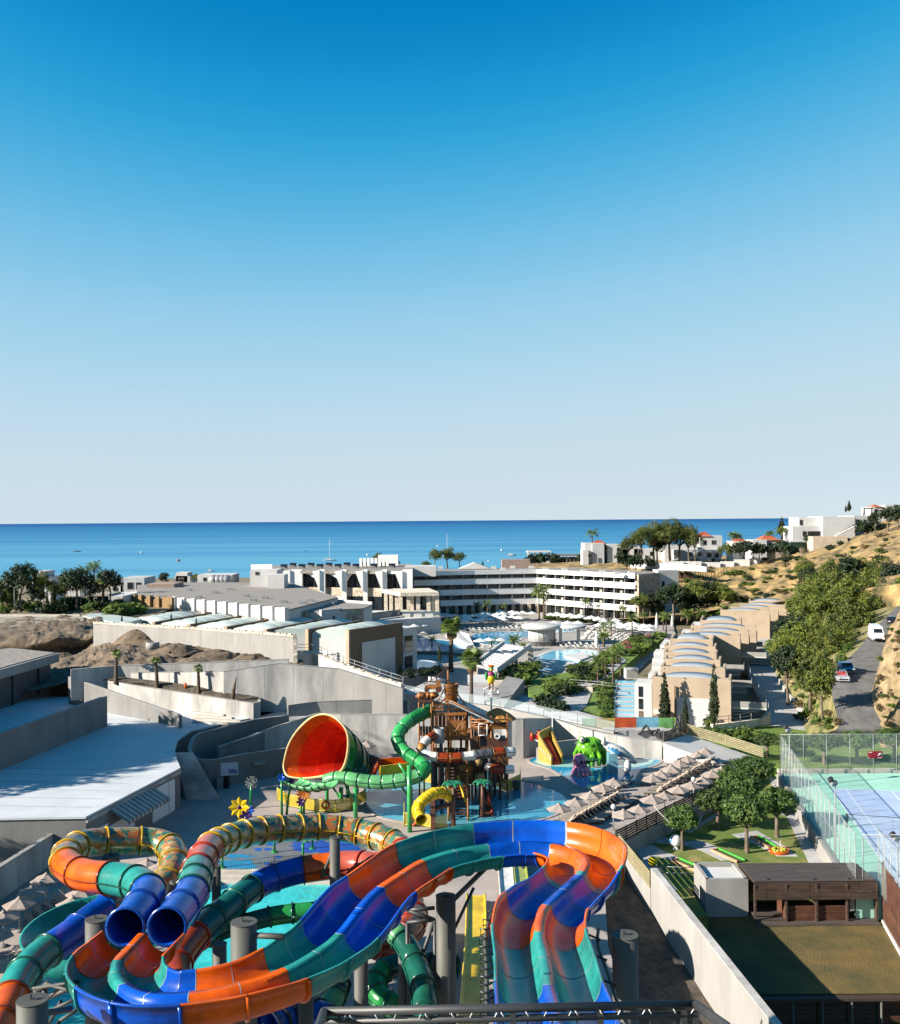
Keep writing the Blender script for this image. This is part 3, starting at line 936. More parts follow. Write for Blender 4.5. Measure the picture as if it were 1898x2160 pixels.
panel(tb,'door',onf(356.5),onf(368.5),0.05,2.9,.06,DOORW)
panel(tb,'eaves_band',onf(182),onf(381),TZ - .5,TZ - .2,.12,CONC)
panel(tb,'shop_shutter',onf(232),onf(284),0.05,1.9,.05,DOORW)
for x0,x1 in ((196,203),(211,228)):
 w=panel(tb,'window_frame',onf(x0),onf(x1),0.3,2.2,.06,DOORW)
 panel(tb,'pane',onf(x0+1.5),onf(x1 - 1.5),.45,2.05,.07,GLASSD)
aw=thing('awning','striped grey beige awning sloping out from the terrace building','awning',(fa+fd*onf(275)))
s0,s1=onf(229),onf(322)
ns=22
for k in range(ns):
 a0,a1=s0+(s1 - s0)*k/ns,s0+(s1 - s0)*(k+.96)/ns
 q=[fa+fd*a0+fn*.15,fa+fd*a1+fn*.15,fa+fd*a1+fn*1.7,fa+fd*a0+fn*1.7]
 for p,z in zip(q,(3.2,3.2,2.35,2.35)):p.z=z
 o=MB().hexa([p - V((0,0,.03)) for p in q],q)
 q2=[q[3],q[2],q[2]+fn*.02,q[3]+fn*.02]
 o.hexa([p - V((0,0,.28)) for p in q2],q2)
 o.build('canvas_strip',mat('awning cream',(.46,.44,.40),.9) if k % 2 else mat('awning grey',(.25,.245,.235),.9),aw)
MB().tube([fa+fd*s0+fn*.1+V((0,0,3.22 - TZ)),fa+fd*s1+fn*.1+V((0,0,3.22 - TZ))],.1,8).build('roller_case',STEELL,aw)

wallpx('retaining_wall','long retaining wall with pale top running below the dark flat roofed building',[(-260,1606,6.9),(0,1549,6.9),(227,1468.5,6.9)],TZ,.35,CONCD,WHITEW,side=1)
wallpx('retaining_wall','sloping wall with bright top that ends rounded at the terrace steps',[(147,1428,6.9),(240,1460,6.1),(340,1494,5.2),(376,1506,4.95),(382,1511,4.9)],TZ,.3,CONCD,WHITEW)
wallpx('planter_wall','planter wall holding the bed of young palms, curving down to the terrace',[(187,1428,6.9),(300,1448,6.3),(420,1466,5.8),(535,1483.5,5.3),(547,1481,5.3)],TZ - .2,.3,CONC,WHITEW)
wallpx('planter_wall','short end wall closing the palm bed at the right',[(547,1481,5.3),(548,1472,5.3),(546,1466,5.3)],TZ - .2,.3,CONC)
grid_patch([[P(190,1430,6.7),P(300,1450,6.05),P(420,1468,5.55),P(542,1484,5.05)],[PD(225,1433,124.2),PD(335,1446,122.0),PD(440,1461,119.6),PD(545,1479,118.2)],[PD(246,1427,125.0),PD(340,1437,122.9),PD(442,1451,120.7),PD(547,1470,119.3)]],40,12,.35,.8).build('planter_soil',SOILD,kind='structure')
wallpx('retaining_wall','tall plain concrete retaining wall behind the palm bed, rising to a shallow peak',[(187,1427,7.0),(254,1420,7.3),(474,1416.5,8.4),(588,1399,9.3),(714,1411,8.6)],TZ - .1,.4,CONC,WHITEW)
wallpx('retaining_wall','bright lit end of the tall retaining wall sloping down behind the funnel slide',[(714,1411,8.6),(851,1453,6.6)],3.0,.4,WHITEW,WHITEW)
wallpx('retaining_wall','long grey wall on the far side of the excavated ground',[(150,1413,8.2),(254,1404,8.35),(400,1399,8.6),(610,1391,9.0)],4.5,.4,CONC,WHITEW)
flat('upper_walk',[(548,1513),(700,1513),(860,1490),(860,1478),(600,1490),(535,1500)],3.6,PAVE,.5)
t,_=wallpx('retaining_wall','low pale wall block stepping out above the funnel slide',[(608,1488,4.9),(667,1480,5.1),(836,1474.5,5.2),(862,1480,5.0)],3.0,.3,WHITEW,WHITEW)
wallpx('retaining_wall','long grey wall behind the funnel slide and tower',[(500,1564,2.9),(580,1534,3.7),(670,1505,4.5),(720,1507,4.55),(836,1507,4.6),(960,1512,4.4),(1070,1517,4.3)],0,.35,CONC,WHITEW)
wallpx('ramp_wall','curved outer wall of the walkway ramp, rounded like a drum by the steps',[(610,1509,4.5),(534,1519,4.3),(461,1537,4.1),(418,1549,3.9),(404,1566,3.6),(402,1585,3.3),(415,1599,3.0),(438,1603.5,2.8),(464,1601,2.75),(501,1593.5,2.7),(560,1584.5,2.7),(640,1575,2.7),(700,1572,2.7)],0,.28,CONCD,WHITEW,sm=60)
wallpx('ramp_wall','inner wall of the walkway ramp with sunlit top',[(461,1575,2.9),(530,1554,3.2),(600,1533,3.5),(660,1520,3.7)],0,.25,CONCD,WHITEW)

st=thing('outdoor_stair','concrete stair descending between the roof terrace and the drum shaped ramp wall','stairs',P(410,1680,0))
for i in range(20):
 t_=i/19
 z=TZ*(1 - t_)+.18*t_
 c=P(385,1588,TZ).lerp(P(408,1682,.18),t_**.95)
 MB().box((c.x+.2+1.2*t_*.6,c.y,z/2),(1.7+1.3*t_,.42,z)).build('step',CONC,st)

for i,(y0,x0,x1) in enumerate(((1500,405,475),(1507,408,492),(1514,410,510),(1521,408,520))):
 q=P(x0,y0+4,TZ),P(x1,y0+9,TZ)
 s_,_=wallpx('terrace_step',('topmost','second','third','lowest')[i]+' of the four long steps below the palm bed',[(x0,y0,TZ+.55 - .13*i),(x1,y0+7 - i,TZ+.55 - .13*i)],TZ - .1,.5,KERB,cat='step')

wallpx('court_wall','thick wall with bright top dividing the sunken court from the parasols',[(-120,1898,2.25),(0,1824,2.25),(154,1728,2.25)],0,.35,CONC,WHITEW,side=0)
for i in range(5):
 z=.2+.2*i
 a=P(-140,1782 - 7*i,z); b=P(45 - 3*i,1776 - 8*i,z)
 MB().wall(a,b,0,z,1.0,side=1).build('court_step',CONC,cat='step',label=('lowest','second','middle','fourth','topmost')[i]+' of five shaded steps in the sunken court at the left edge',group='steps of the sunken court')

db=thing('flat_roofed_building','dark shaded building with projecting pale flat roof at the left edge','building',P(60,1500,6.9))
k0,k1,k2,k3=V((-56.5,96,0)),V((-53.4,135.5,0)),V((-62,139,0)),V((-84,100,0))
MB().prism([(k.x,k.y) for k in (k0,k1,k2,k3)],0,7.4).build('wall',mat('dark tinted facade',(0.07,0.085,0.10),.5,.2,1.0),db)
k0,k1,k2,k3=V((-56.2,95,0)),V((-52.6,136.5,0)),V((-61,142,0)),V((-86,100,0))
MB().prism([(k.x,k.y) for k in (k0,k1,k2,k3)],7.4,8.55).build('roof_slab',WHITEW,db)
MB().prism([(k.x - .5,k.y) for k in (k0,k1,k2,k3)],8.55,8.65).build('roof_gravel',ROOFG,db)
for i in range(6):
 t_=(i+.5)/6
 a,b=V((-56.5,96,0)),V((-53.4,135.5,0))
 c=a.lerp(b,t_)
 MB().box((c.x+.1,c.y - .16,5.4),(.16,.2,3.9),math.atan2((b - a).y,(b - a).x)).build('mullion',STEELD,db)

gx=[[(-400,1264,8),(0,1264,8),(100,1264,8),(180,1266,8),(225,1270,8),(330,1390,0,185),(480,1415,0,180),(640,1430,0,175)],
 [(-400,1300,8),(0,1300,8),(100,1299,8),(180,1303,8),(225,1318,8),(330,1385,0,156),(480,1410,0,149),(640,1425,0,142)],
 [(-400,1340,8.2),(0,1342,8),(100,1338,8.3),(190,1334,8.3),(235,1337,8),(310,1352,8.0),(450,1372,7.4),(640,1388,7)],
 [(-400,1385,5),(0,1390,4.9),(90,1386,5),(170,1374,5.6),(225,1352,7.6),(310,1365,7.6),(450,1382,7.0),(640,1392,6.8)],
 [(-400,1430,4.8),(0,1430,5),(100,1422,5.5),(170,1410,6.2),(235,1399,7),(320,1395,7.2),(460,1395,7),(640,1399,6.7)],
 [(-400,1460,4.8),(0,1460,4.9),(100,1450,5.2),(190,1425,6.2),(254,1412,6.6),(400,1405,6.6),(520,1400,6.5),(640,1402,6.4)]]
grid_patch([[P(*q) if len(q)<4 else PD(q[0],q[1],q[3]) for q in r] for r in gx],210,130,.8,.36).build('excavated_ground',SOIL,kind='structure')
def heap(label,px,py,z,rx,ry,h,seed):
 c=P(px,py,z)
 rs=[]
 for i in range(15):
  r=1 - i/14.4
  ring=[]
  for k in range(40):
   a=2*math.pi*k/40
   q=V((c.x+rx*r*math.cos(a),c.y+ry*r*math.sin(a),z - .3+h*(1 - r**1.6)))
   q+=V((1,1,.8))*(noise.noise(q*.9+V((seed,0,0)))*.6+noise.noise(q*2.6)*.35+noise.noise(q*6)*.15)*min(1,r+.3)
   ring.append(q)
  rs.append(ring)
 MB().rings(rs).build('dirt_heap',SOIL,label=label,cat='dirt heap')
heap('dark dirt heap beside the round concrete ring',296,1352,8.0,4.2,3.2,2.3,1)
heap('small grey heap at the upper end of the stone topped wall',222,1337,8.0,3.2,2.2,1.4,2)
heap('brown heap of spoil right of the concrete ring',370,1376,7.6,4.2,2.6,1.5,3)
heap('low sandy heap in the middle of the stone topped wall',455,1386,7.1,4.5,2.4,1.3,4)
heap('flat sandy heap at the lower end of the stone topped wall',530,1390,6.9,4.0,2.0,1.0,5)
c=P(323,1366,7.9)
MB().lathe(c,[(.1,.05),(.75,.05),(.75,.8),(.95,.8),(.95,-.2)],20).build('concrete_ring',WHITEW,label='round concrete shaft ring lying among the dirt heaps',cat='concrete ring')
def rubble_top(par,tops,th,n,m_,hs=(.22,.4)):
 at_,mk_,L_=spline(tops)
 b=MB()
 rr=random.Random(n)
 for i in range(n):
  for row in (-1,1):
   p=at_(L_*(i+rr.uniform(.3,.7))/n)
   q=at_(min(L_,L_*(i+1)/n))
   d=(q - p).normalized() if (q - p).length>1e-6 else V((1,0,0))
   h=rr.uniform(*hs)
   b.box((p.x - d.y*row*th*.27,p.y+d.x*row*th*.27,p.z+h/2 - .1),(L_/n*rr.uniform(.75,.98),th*rr.uniform(.5,.64),h),math.atan2(d.y,d.x)+rr.uniform(-.15,.15))
 b.build('rubble_coping',m_,par,kind='stuff')
w_,tp_=wallpx('boundary_wall','long white plastered wall topped with rubble stone beside the excavation',[(200,1314,10.4),(410,1326,10.4),(622,1341,10.4)],6.0,.45,WHITEW)
rubble_top(w_,tp_,.62,150,STONEL)
b=MB()
for i in range(9):
 b.box((tp_[-1].x+.05+.05*(i % 2),tp_[-1].y - .1,6.6+i*.45),(.6,.7,.42),.1*(i % 3))
b.build('stone_quoin',STONEL,w_,kind='stuff')

w_,tp_=wallpx('boundary_wall','stepped rubble topped wall with handrail dropping from the villas to the tower',[(625,1376,7.9),(665,1378,7.7),(714,1399,7.3),(800,1430,6.3),(851,1447,5.9)],2.5,.4,CONC)
rubble_top(w_,tp_,.6,80,STONEL)
def railing(name,label,pts3,h=1.0,step=2.2,m_=STEELL,r=.035,rails=(1.0,.55),panel=None,bars=0,cat='railing'):
 at_,mk_,L_=spline(pts3)
 t=thing(name,label,cat,pts3[0])
 n=max(1,int(L_/step))
 p0=None
 for i in range(n+1):
  p=at_(L_*i/n)
  MB().cyl(p,p+V((0,0,h)),r*1.2,n=6).build('post',m_,t)
 m2=max(2,n)
 for k in rails:
  MB().tube([at_(L_*i/m2)+V((0,0,h*k)) for i in range(m2+1)],r,6).build('rail',m_,t)
 if panel is not None:
  MB().add([at_(L_*i/m2)+V((0,0,z)) for z in (.08,h*.94) for i in range(m2+1)],[(i,i+1,i+m2+2,i+m2+1) for i in range(m2)]).build('infill_panel',panel,t)
 if bars:
  b=MB()
  nb=int(L_/bars)
  for i in range(nb):
   p=at_(L_*(i+.5)/nb)
   b.box((p.x,p.y,p.z+h*.5),(.025,.025,h*.9))
  b.build('bar_infill',m_,t,kind='stuff')
 return t
railing('handrail','pale handrail along the rubble topped wall by the brown framed villa',[p+V((0,0.2,.1)) for p in tp_],1.0,2.4)
railing('handrail','white handrail on the small landing at the bottom of the tall retaining wall',[P(785,1476,4.4),P(850,1473,4.4)],.7,1.5,STEELD)

def Z(x,y,d):return PD(500+x/2.993,1400+y/2.993,d)
G=P(960,1740,0)
tower=thing('play_tower','tall orange brown timber water play tower with tipping bucket, slatted roof and stairs','play tower',(G.x,88,0))
Zt=lambda x,y,d:Z(x,y,d+8)
def post(x,y0,d,z0=0.0,r=.09,m_=PLAYW,top=None):
 p=Zt(x,y0,d)
 MB().cyl((p.x,p.y,z0),(p.x,p.y,p.z),r,n=8).build('post',m_,tower)
 return p
TA=[(1240,285,87),(1335,40,87),(1440,300,87.5),(1255,285,91),(1345,285,91),(1450,300,91)]
TB=[(1475,330,86.5),(1525,345,86.5),(1600,330,86.5),(1702,315,86.5),(1480,330,91),(1610,325,91),(1700,315,91)]
TC=[(1150,195,89),(1180,215,86.5),(1228,205,86.5),(1240,195,90.5)]
for q in TA:post(*q)
for q in TB:post(*q,r=.075)
for q in TC:post(*q,r=.08)
def deck_(name,x0,x1,y,d0,d1,m_,h=.22):
 d0,d1=d0+8,d1+8
 a,b=Z(x0,y,d0),Z(x1,y,d0)
 z=a.z
 MB().box(((a.x+b.x)/2,(d0+d1)/2,z - h/2),(b.x - a.x,d1 - d0,h)).build(name,m_,tower)
 return z
for (x0,x1,y,d0,d1,m_) in ((1235,1445,312,86.8,91.2,PLAYW),(1235,1475,470,86.8,91.2,PLAYW),(1235,1475,640,86.6,91.2,PLAYD),(1470,1706,400,86.3,91.2,PLAYW),(1470,1706,525,86.3,91.2,PLAYD),(1380,1700,640,86.3,91.2,PLAYD),(1145,1242,228,86.3,90.6,PLAYD)):
 deck_('platform',x0,x1,y,d0,d1,m_)

def bar(a,b,r=.05,m_=PLAYW):MB().tube([a,b],r,6).build('rail_bar',m_,tower)
for (x0,x1,d) in ((1240,1440,86.9),(1475,1700,86.4)):
 for y in ((255,285) if x0==1240 else (352,372)):bar(Zt(x0,y,d),Zt(x1,y,d))
for (x0,y0,x1,y1) in ((1250,285,1330,205),(1440,260,1370,170),(1345,230,1440,300),(1330,130,1240,285),(1460,375,1600,350),(1475,390,1590,375),(1480,340,1570,400)):
 bar(Zt(x0,y0,86.9),Zt(x1,y1,86.9),.07)
RP=random.Random(5)
def boards(x0,x1,y0,y1,d,n,m_):
 for i in range(n):
  a,b=Zt(x0+(x1 - x0)*i/n,y0,d),Zt(x0+(x1 - x0)*(i+.92)/n,y1,d)
  MB().box(((a.x+b.x)/2,d+8+RP.uniform(-.02,.02),(a.z+b.z)/2),(b.x - a.x,.06,a.z - b.z)).build('board',m_,tower)
boards(1475,1520,455,525,86.35,3,PLAYD)
boards(1575,1705,470,525,86.35,7,PLAYD)
boards(1240,1440,530,640,86.75,9,PLAYD)
boards(1345,1440,360,465,86.8,5,PLAYW)
boards(1490,1700,540,640,86.45,9,PLAYD)
boards(1370,1500,650,760,86.7,6,PLAYD)
boards(1155,1230,395,455,86.4,4,PLAYD)
boards(1340,1470,765,850,87.2,6,PLAYD)
boards(1250,1440,655,830,90.6,9,PLAYD)
boards(1480,1705,645,750,90.4,9,PLAYD)
boards(1250,1445,325,465,90.8,8,PLAYD)
boards(1470,1600,405,520,90.6,6,PLAYD)
boards(1240,1345,395,465,86.7,4,PLAYW)
boards(1395,1475,660,720,86.4,3,PLAYW)
for (x0,y0,x1,y1) in ((1240,640,1330,530),(1440,640,1345,530),(1480,640,1590,525),(1700,640,1600,525),(1480,750,1590,640),(1700,750,1600,640),(1250,800,1340,650),(1345,470,1440,330),(1480,400,1700,390),(1240,430,1440,425)):
 bar(Zt(x0,y0,86.4),Zt(x1,y1,86.4),.06)
for x,y0,d in ((1300,640,88),(1385,640,89),(1500,525,88.5),(1655,525,86.6),(1560,640,87),(1410,470,86.5)):post(x,y0,d,r=.11,m_=PLAYD)

for a,b in (((1522,380),(1575,380)),((1522,452),(1575,452))):bar(Zt(*a,86.2),Zt(*b,86.2),.05,WHITEP)
for a,b in (((1522,380),(1522,452)),((1575,380),(1575,452))):bar(Zt(*a,86.2),Zt(*b,86.2),.05,WHITEP)
c=Zt(1640,458,86.2)
b=MB()
for k in range(16):
 a0,a1=2*math.pi*k/16,2*math.pi*(k+1)/16
 b.tube([c+V((.22*math.cos(a0),0,.22*math.sin(a0))),c+V((.22*math.cos(a1),0,.22*math.sin(a1)))],.07,6)
b.build('life_ring',WHITEP,tower)

for i in range(13):
 t_=i/12
 a,b_=Zt(1350+245*t_,222+118*t_,85.8),Zt(1352+245*t_,225+114*t_,90.2)
 q=(a+b_)/2
 MB().box(q,(.34,4.4,.10),0,0,.55).build('roof_slat',mat('grey white roof slat',(0.50,0.51,0.50),.6,.15,3,obj_var=.12),tower)
bar(Zt(1340,232,85.9),Zt(1600,352,85.9),.08)
bar(Zt(1350,225,90.3),Zt(1600,345,90.3),.08)

c=Zt(1640,335,88.6)
rs=[]
for r,z in ((1.75,-.2),(1.15,.3),(.35,.75),(.02,.85)):
 rs.append([c+V((r*(1+.05*(k % 2))*math.cos(k*math.pi/14),r*(1+.05*(k % 2))*math.sin(k*math.pi/14),z)) for k in range(28)])
MB().rings(rs,True,False,True,False).build('hut_roof',mat('orange straw roof',(0.60,0.26,0.05),.8,.3,4),tower)

c=Zt(1352,190,86.6)
MB().lathe(c,[(.42,-.85),(.5,-.8),(.62,.9),(.66,.95),(.56,.95),(.4,-.6)],18).build('tipping_bucket',BROWNP,tower)
for z in (-.55,.1,.7):
 MB().lathe(c+V((0,0,z)),[(.6+.045*z,-.05),(.64+.05*z,-.05),(.64+.05*z,.05),(.6+.045*z,.05)],18).build('bucket_hoop',PLAYD,tower)
p=Zt(1325,20,86.6)
MB().ball(p,.13,n=10).build('mast_ball',PLAYD,tower)
MB().tube([Zt(1325,25,86.6),Zt(1262,85,86.6),Zt(1180,130,86.6)],.05,6).build('rope_beam',PLAYD,tower)

MB().tube([Zt(1210,95,88),Zt(1260,100,88),Zt(1315,112,88)],.22,12).build('water_cannon',WHITEP,tower)
for k in range(3):
 q=Zt(1225+35*k,97+5*k,88)
 MB().tube([q - V((.05,0,0)),q+V((.05,0,0.0))],.26,12).build('cannon_ring',STEELG,tower)
for i in range(10):
 q=Zt(1150+i*10.5,205+RP.uniform(-10,14),86.4+RP.uniform(0,3))
 MB().ball(q,RP.uniform(.28,.5),RP.uniform(.3,.6),RP.uniform(.2,.38),8,bump=.5).build('roof_rock',PLAYW if i % 3 else BROWNP,tower)
cart=Zt(1252,145,86.6)
MB().box(cart,(1.1,.8,.35)).build('cart_body',PLAYW,tower)
MB().box(cart+V((.3,0,.35)),(.4,.7,.4)).build('cart_cab',PLAYW,tower)
MB().box(cart+V((-.65,0,.02)),(.5,.5,.24)).build('cart_bonnet',PLAYW,tower)
for dx,r in ((-.75,.24),(.35,.3)):
 for dy in (-.42,.42):
  q=cart+V((dx,dy,-.2))
  MB().cyl(q - V((0,.07,0)),q+V((0,.07,0)),r,n=14).build('cart_wheel',PLAYD,tower)

c=Zt(1278,430,85.6)
MB().lathe((c.x,c.y,0),[(.45,c.z - 1.0),(.5,c.z - .9),(.5,c.z+.35),(.44,c.z+.35),(.4,c.z - .6)],18).build('water_drum',STEELL,tower)
p=Zt(1290,470,85.4)
MB().cyl((p.x,p.y,0),p,.16,n=12).build('water_mast',STEELG,tower)
for x,d in ((1243,85.5),(1590,86),(1622,88)):
 p=Zt(x,600,d)
 MB().cyl((p.x,p.y,0),p,.14,n=10).build('column',STEELG,tower)

for i in range(20):
 t_=i/19
 q=P(964,1732,0)+V((.1,1.2+6.0*t_,.25+4.2*t_))
 MB().box(q,(1.5,.3,.1)).build('stair_tread',PLAYD,tower)
for sg in (-1,1):
 b0=P(964,1732,0)+V((.1+.8*sg,0,0))
 MB().tube([b0+V((0,0,.1)),b0+V((0,7.2,4.5))],.09,6).build('stair_stringer',PLAYW,tower)
 MB().tube([b0+V((0,0,1.1)),b0+V((0,7.2,5.5))],.07,6).build('stair_rail',PLAYW,tower)
 MB().cyl(b0,b0+V((0,0,1.15)),.08).build('stair_post',PLAYW,tower)
b0=P(975,1720,0)
MB().tube([b0+V((.5,0,.2)),b0+V((-.4,2,3.0))],.1,6).build('stair_rail',YELLOW,tower)

c=Zt(1430,650,86)
MB().lathe(c,[(.9,-.2),(.95,-.1),(.7,.25),(.1,.4)],16).build('canopy_hood',PLAYW,tower)
c=Zt(1520,620,85.5)
MB().ball(c,.38,.38,.42,14).build('coconut_ball',mat('straw brown',(.45,.28,.1),.8,.2,4),tower)
c=Zt(1528,712,85.5)
MB().ball(c,.45,.45,.32,14).build('coconut_ball',mat('straw brown',(.45,.28,.1),.8,.2,4),tower)

q=[Zt(1530,800,86.3),Zt(1575,800,86.3),P(1038,1720,.15),P(1008,1722,.15)]
MB().hexa([v - V((0,0,.15)) for v in (q[3],q[2],q[1],q[0])],[q[3],q[2],q[1],q[0]]).build('mat_slide',PLAYD,tower)
MB().tube([q[1]+V((0,0,.1)),q[2]+V((0,0,.1))],.1,6).build('slide_rim',RED,tower)

gt=thing('timber_gate','reddish brown timber gateway frame in front of the yellow slide','gateway',P(935,1752,0))
for x,y0,y1,d in ((1240,1050,850,80.5),(1360,1025,830,82)):
 p=P(500+x/2.993,1400+y1/2.993,0) if False else P(500+x/2.993,1400+y0/2.993,0)
 h=PV(500+x/2.993,1400+y1/2.993,p)
 MB().box((p.x,p.y,h/2),(.38,.38,h)).build('gate_post',WOODRED,gt)
 for z in (.75*h,.5*h):MB().box((p.x,p.y,z),(.5,.5,.12)).build('collar',BLACKP,gt)
pA,pB=P(500+1240/2.993,1400+1050/2.993,0),P(500+1360/2.993,1400+1025/2.993,0)
for z in (2.55,1.75):
 MB().tube([pA+V((0,0,z)),pB+V((0,0,z+.15))],.2,4).build('gate_beam',WOODRED,gt)

def tslide(name,label,pts,runs,r,flange=.05,fw=.035):
 t=tube_slide(name,label,[(500+x/2.993,1400+y/2.993,d) for x,y,d in pts],runs,r,usez=False,flange=flange,fl_w=fw)
 return t
tslide('tube_slide','bright green tube slide winding from the tower top to the funnel',[(1215,300,95.5),(1170,318,94.6),(1110,350,93.8),(1050,400,93.0),(1018,455,92.4),(1025,505,91.9),(1060,555,91.2),(1120,598,90.2),(1175,635,89.3),(1188,670,88.5),(1150,705,88.2),(1080,728,88.2),(1000,742,88.4),(920,748,88.6),(840,745,88.9),(760,735,89.2),(690,722,89.6),(620,722,90),(560,740,90.3),(480,752,90.6)],
 [(0,GREEN,2,DGREEN),(2.2,mat('bright green gelcoat',(.05,.42,.11),.25,.1,.9,coat=.12),2,DGREEN),(4.4,GREEN,1,DGREEN),(5.3,mat('bright green gelcoat',(.05,.42,.11)),1,DGREEN),(6.5,GREEN,1,DGREEN),(7.5,mat('bright green gelcoat',(.05,.42,.11)),1,DGREEN),(8.7,GREEN,1,DGREEN),(10,LGREEN,8,DGREEN),(18,None,0,None)],.60)
tslide('tube_slide','white, brown and orange tube slide wrapped round the middle of the tower',[(1275,440,94.1),(1235,460,93.1),(1195,490,92.4),(1165,530,92),(1180,562,91.7),(1230,583,91.5),(1300,592,91.4),(1380,592,91.4),(1460,583,91.5),(1530,572,91.7),(1600,562,91.9),(1670,556,92.1),(1745,556,92.5)],
 [(0,DORANGE,1,BROWNP),(1.7,WHITEP,1,BROWNP),(2.7,mat('ochre gelcoat',(.42,.2,.03),.3,coat=.1),1,BROWNP),(3.7,WHITEP,1,STEELG),(5.6,DORANGE,2,BROWNP),(7.5,WHITEP,1,STEELG),(8.6,mat('smoky tube',(.12,.13,.15),.15,coat=.3),2,STEELG),(10.2,DORANGE,1,BROWNP),(11.2,WHITEP,1,STEELG),(12,None,0,None)],.42)
tslide('tube_slide','lower orange and white tube slide stub at the right foot of the tower',[(1560,640,94),(1610,660,93.1),(1670,666,92.8),(1740,666,93)],[(0,mat('smoky tube',(.12,.13,.15)),1,STEELG),(1,DORANGE,1,BROWNP),(2.2,WHITEP,1,STEELG),(3,None,0,None)],.40)
tslide('tube_slide','short yellow tube slide curling down to the yellow landing fence',[(1340,830,84.2),(1290,815,83.6),(1235,825,83),(1180,862,82.4),(1145,905,82),(1148,950,81.6),(1165,985,80.8)],[(0,YELLOW,6,YFL),(6,None,0,None)],.47)
for x,y0,y1,d in ((751,975,785,86.4),(1098,970,775,88),(660,870,780,87.8),(1090,665,640,85)):
 p=P(500+x/2.993,1400+y0/2.993,0) if y0>700 else Z(x,y0,d)
 h=Z(x,y1,p.y).z
 s_=thing('slide_post','bright green post under the green tube, at '+{751:'its middle bend',1098:'the yellow slide',660:'the funnel mouth',1090:'its upper bend'}[x],'post',(p.x,p.y,0),'green posts of the tube slide')
 MB().cyl((p.x,p.y,0),(p.x,p.y,h),.2,n=12).build('shaft',mat('bright green gelcoat',(.05,.42,.11)),s_)
 MB().tube([V((p.x,p.y,h - 1.2)),V((p.x - .9,p.y+.3,h+.1))],.1,6).build('brace',mat('bright green gelcoat',(.05,.42,.11)),s_)

phi=rad(42)
nrm=V((-math.sin(phi),-math.cos(phi),0))
o0=Z(500,560,92)
def onplane(x,y,off=0.0):
 d=ray(500+x/2.993,1400+y/2.993)
 return EYE+d*((nrm.dot(o0+nrm*off - EYE))/nrm.dot(d))
rim_px=[(301,650),(308,600),(330,520),(365,455),(415,395),(475,345),(540,323),(600,333),(650,368),(690,420),(703,480),(700,550),(685,620),(660,670),(620,690),(560,700),(490,712),(420,718),(360,714),(318,700)]
rimp=[onplane(x,y) for x,y in rim_px]
at_,mk_,L_=spline([rimp[-1]]+rimp+[rimp[0],rimp[1]])
NF=64
rim=[at_(mk_[1]+(mk_[len(rimp)+1] - mk_[1])*i/NF) for i in range(NF)]
cen=sum(rim,V((0,0,0)))/NF
end_c=PD(500+800/2.993,1400+640/2.993,92+3.2)
ax=(end_c - cen)
rend=[]
e1=V((nrm.y,-nrm.x,0))*-1
for p in rim:
 q=p - cen
 a,b_=q.dot(e1),q.z
 l=math.hypot(a,b_)
 rend.append(end_c+e1*(a/l*1.05)+V((0,0,b_/l*1.05)))
fun=thing('funnel_slide','giant funnel slide with glowing red and orange inside and green shell','water slide',(cen.x,cen.y,0))
def fr_(t_,k=0.0):
 out=[]
 for p,q in zip(rim,rend):
  s_=t_**.8
  v=p.lerp(q,s_)
  base=cen.lerp(end_c,t_)
  v+=(v - cen.lerp(end_c,s_)).normalized()*(k+.35*math.sin(math.pi*t_))
  out.append(v)
 return out
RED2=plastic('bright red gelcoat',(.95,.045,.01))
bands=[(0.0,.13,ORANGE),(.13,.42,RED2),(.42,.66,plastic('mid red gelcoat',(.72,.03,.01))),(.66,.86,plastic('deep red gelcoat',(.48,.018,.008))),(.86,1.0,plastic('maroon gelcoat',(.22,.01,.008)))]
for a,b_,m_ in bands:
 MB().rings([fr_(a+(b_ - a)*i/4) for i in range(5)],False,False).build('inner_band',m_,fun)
for a,b_ in ((0,.2),(.2,.42),(.42,.66),(.66,.86),(.86,1.0)):
 MB().rings([fr_(a+(b_ - a)*i/4,.09) for i in range(5)],False,False).build('outer_shell',DGREEN if a>.1 else GREEN,fun)
 MB().rings([fr_(max(b_ - .012,0),.085),fr_(max(b_ - .012,0),.2),fr_(b_,.2),fr_(b_,.085)],False,False).build('flange_ring',DGREEN,fun)
MB().rings([fr_(0,-.02),[p - nrm*-.10 for p in fr_(0,-.02)],[p - nrm*-.10 for p in fr_(0,.16)],fr_(0.012,.16)],False,False).build('rim',mat('pale yellow rim',(.72,.55,.25),.35,coat=.2),fun)
for k in (18,30,44):
 i=[2,12,17][(k - 18)//12 if k<44 else 2]*3
 p=rim[i % NF].lerp(rend[i % NF],.3)
for x,d in ((570,93.5),(760,95),(700,96)):
 p=Z(x,740,d)
 MB().cyl((p.x,p.y,0),p,.16,n=10).build('leg',mat('bright green gelcoat',(.05,.42,.11)),fun)

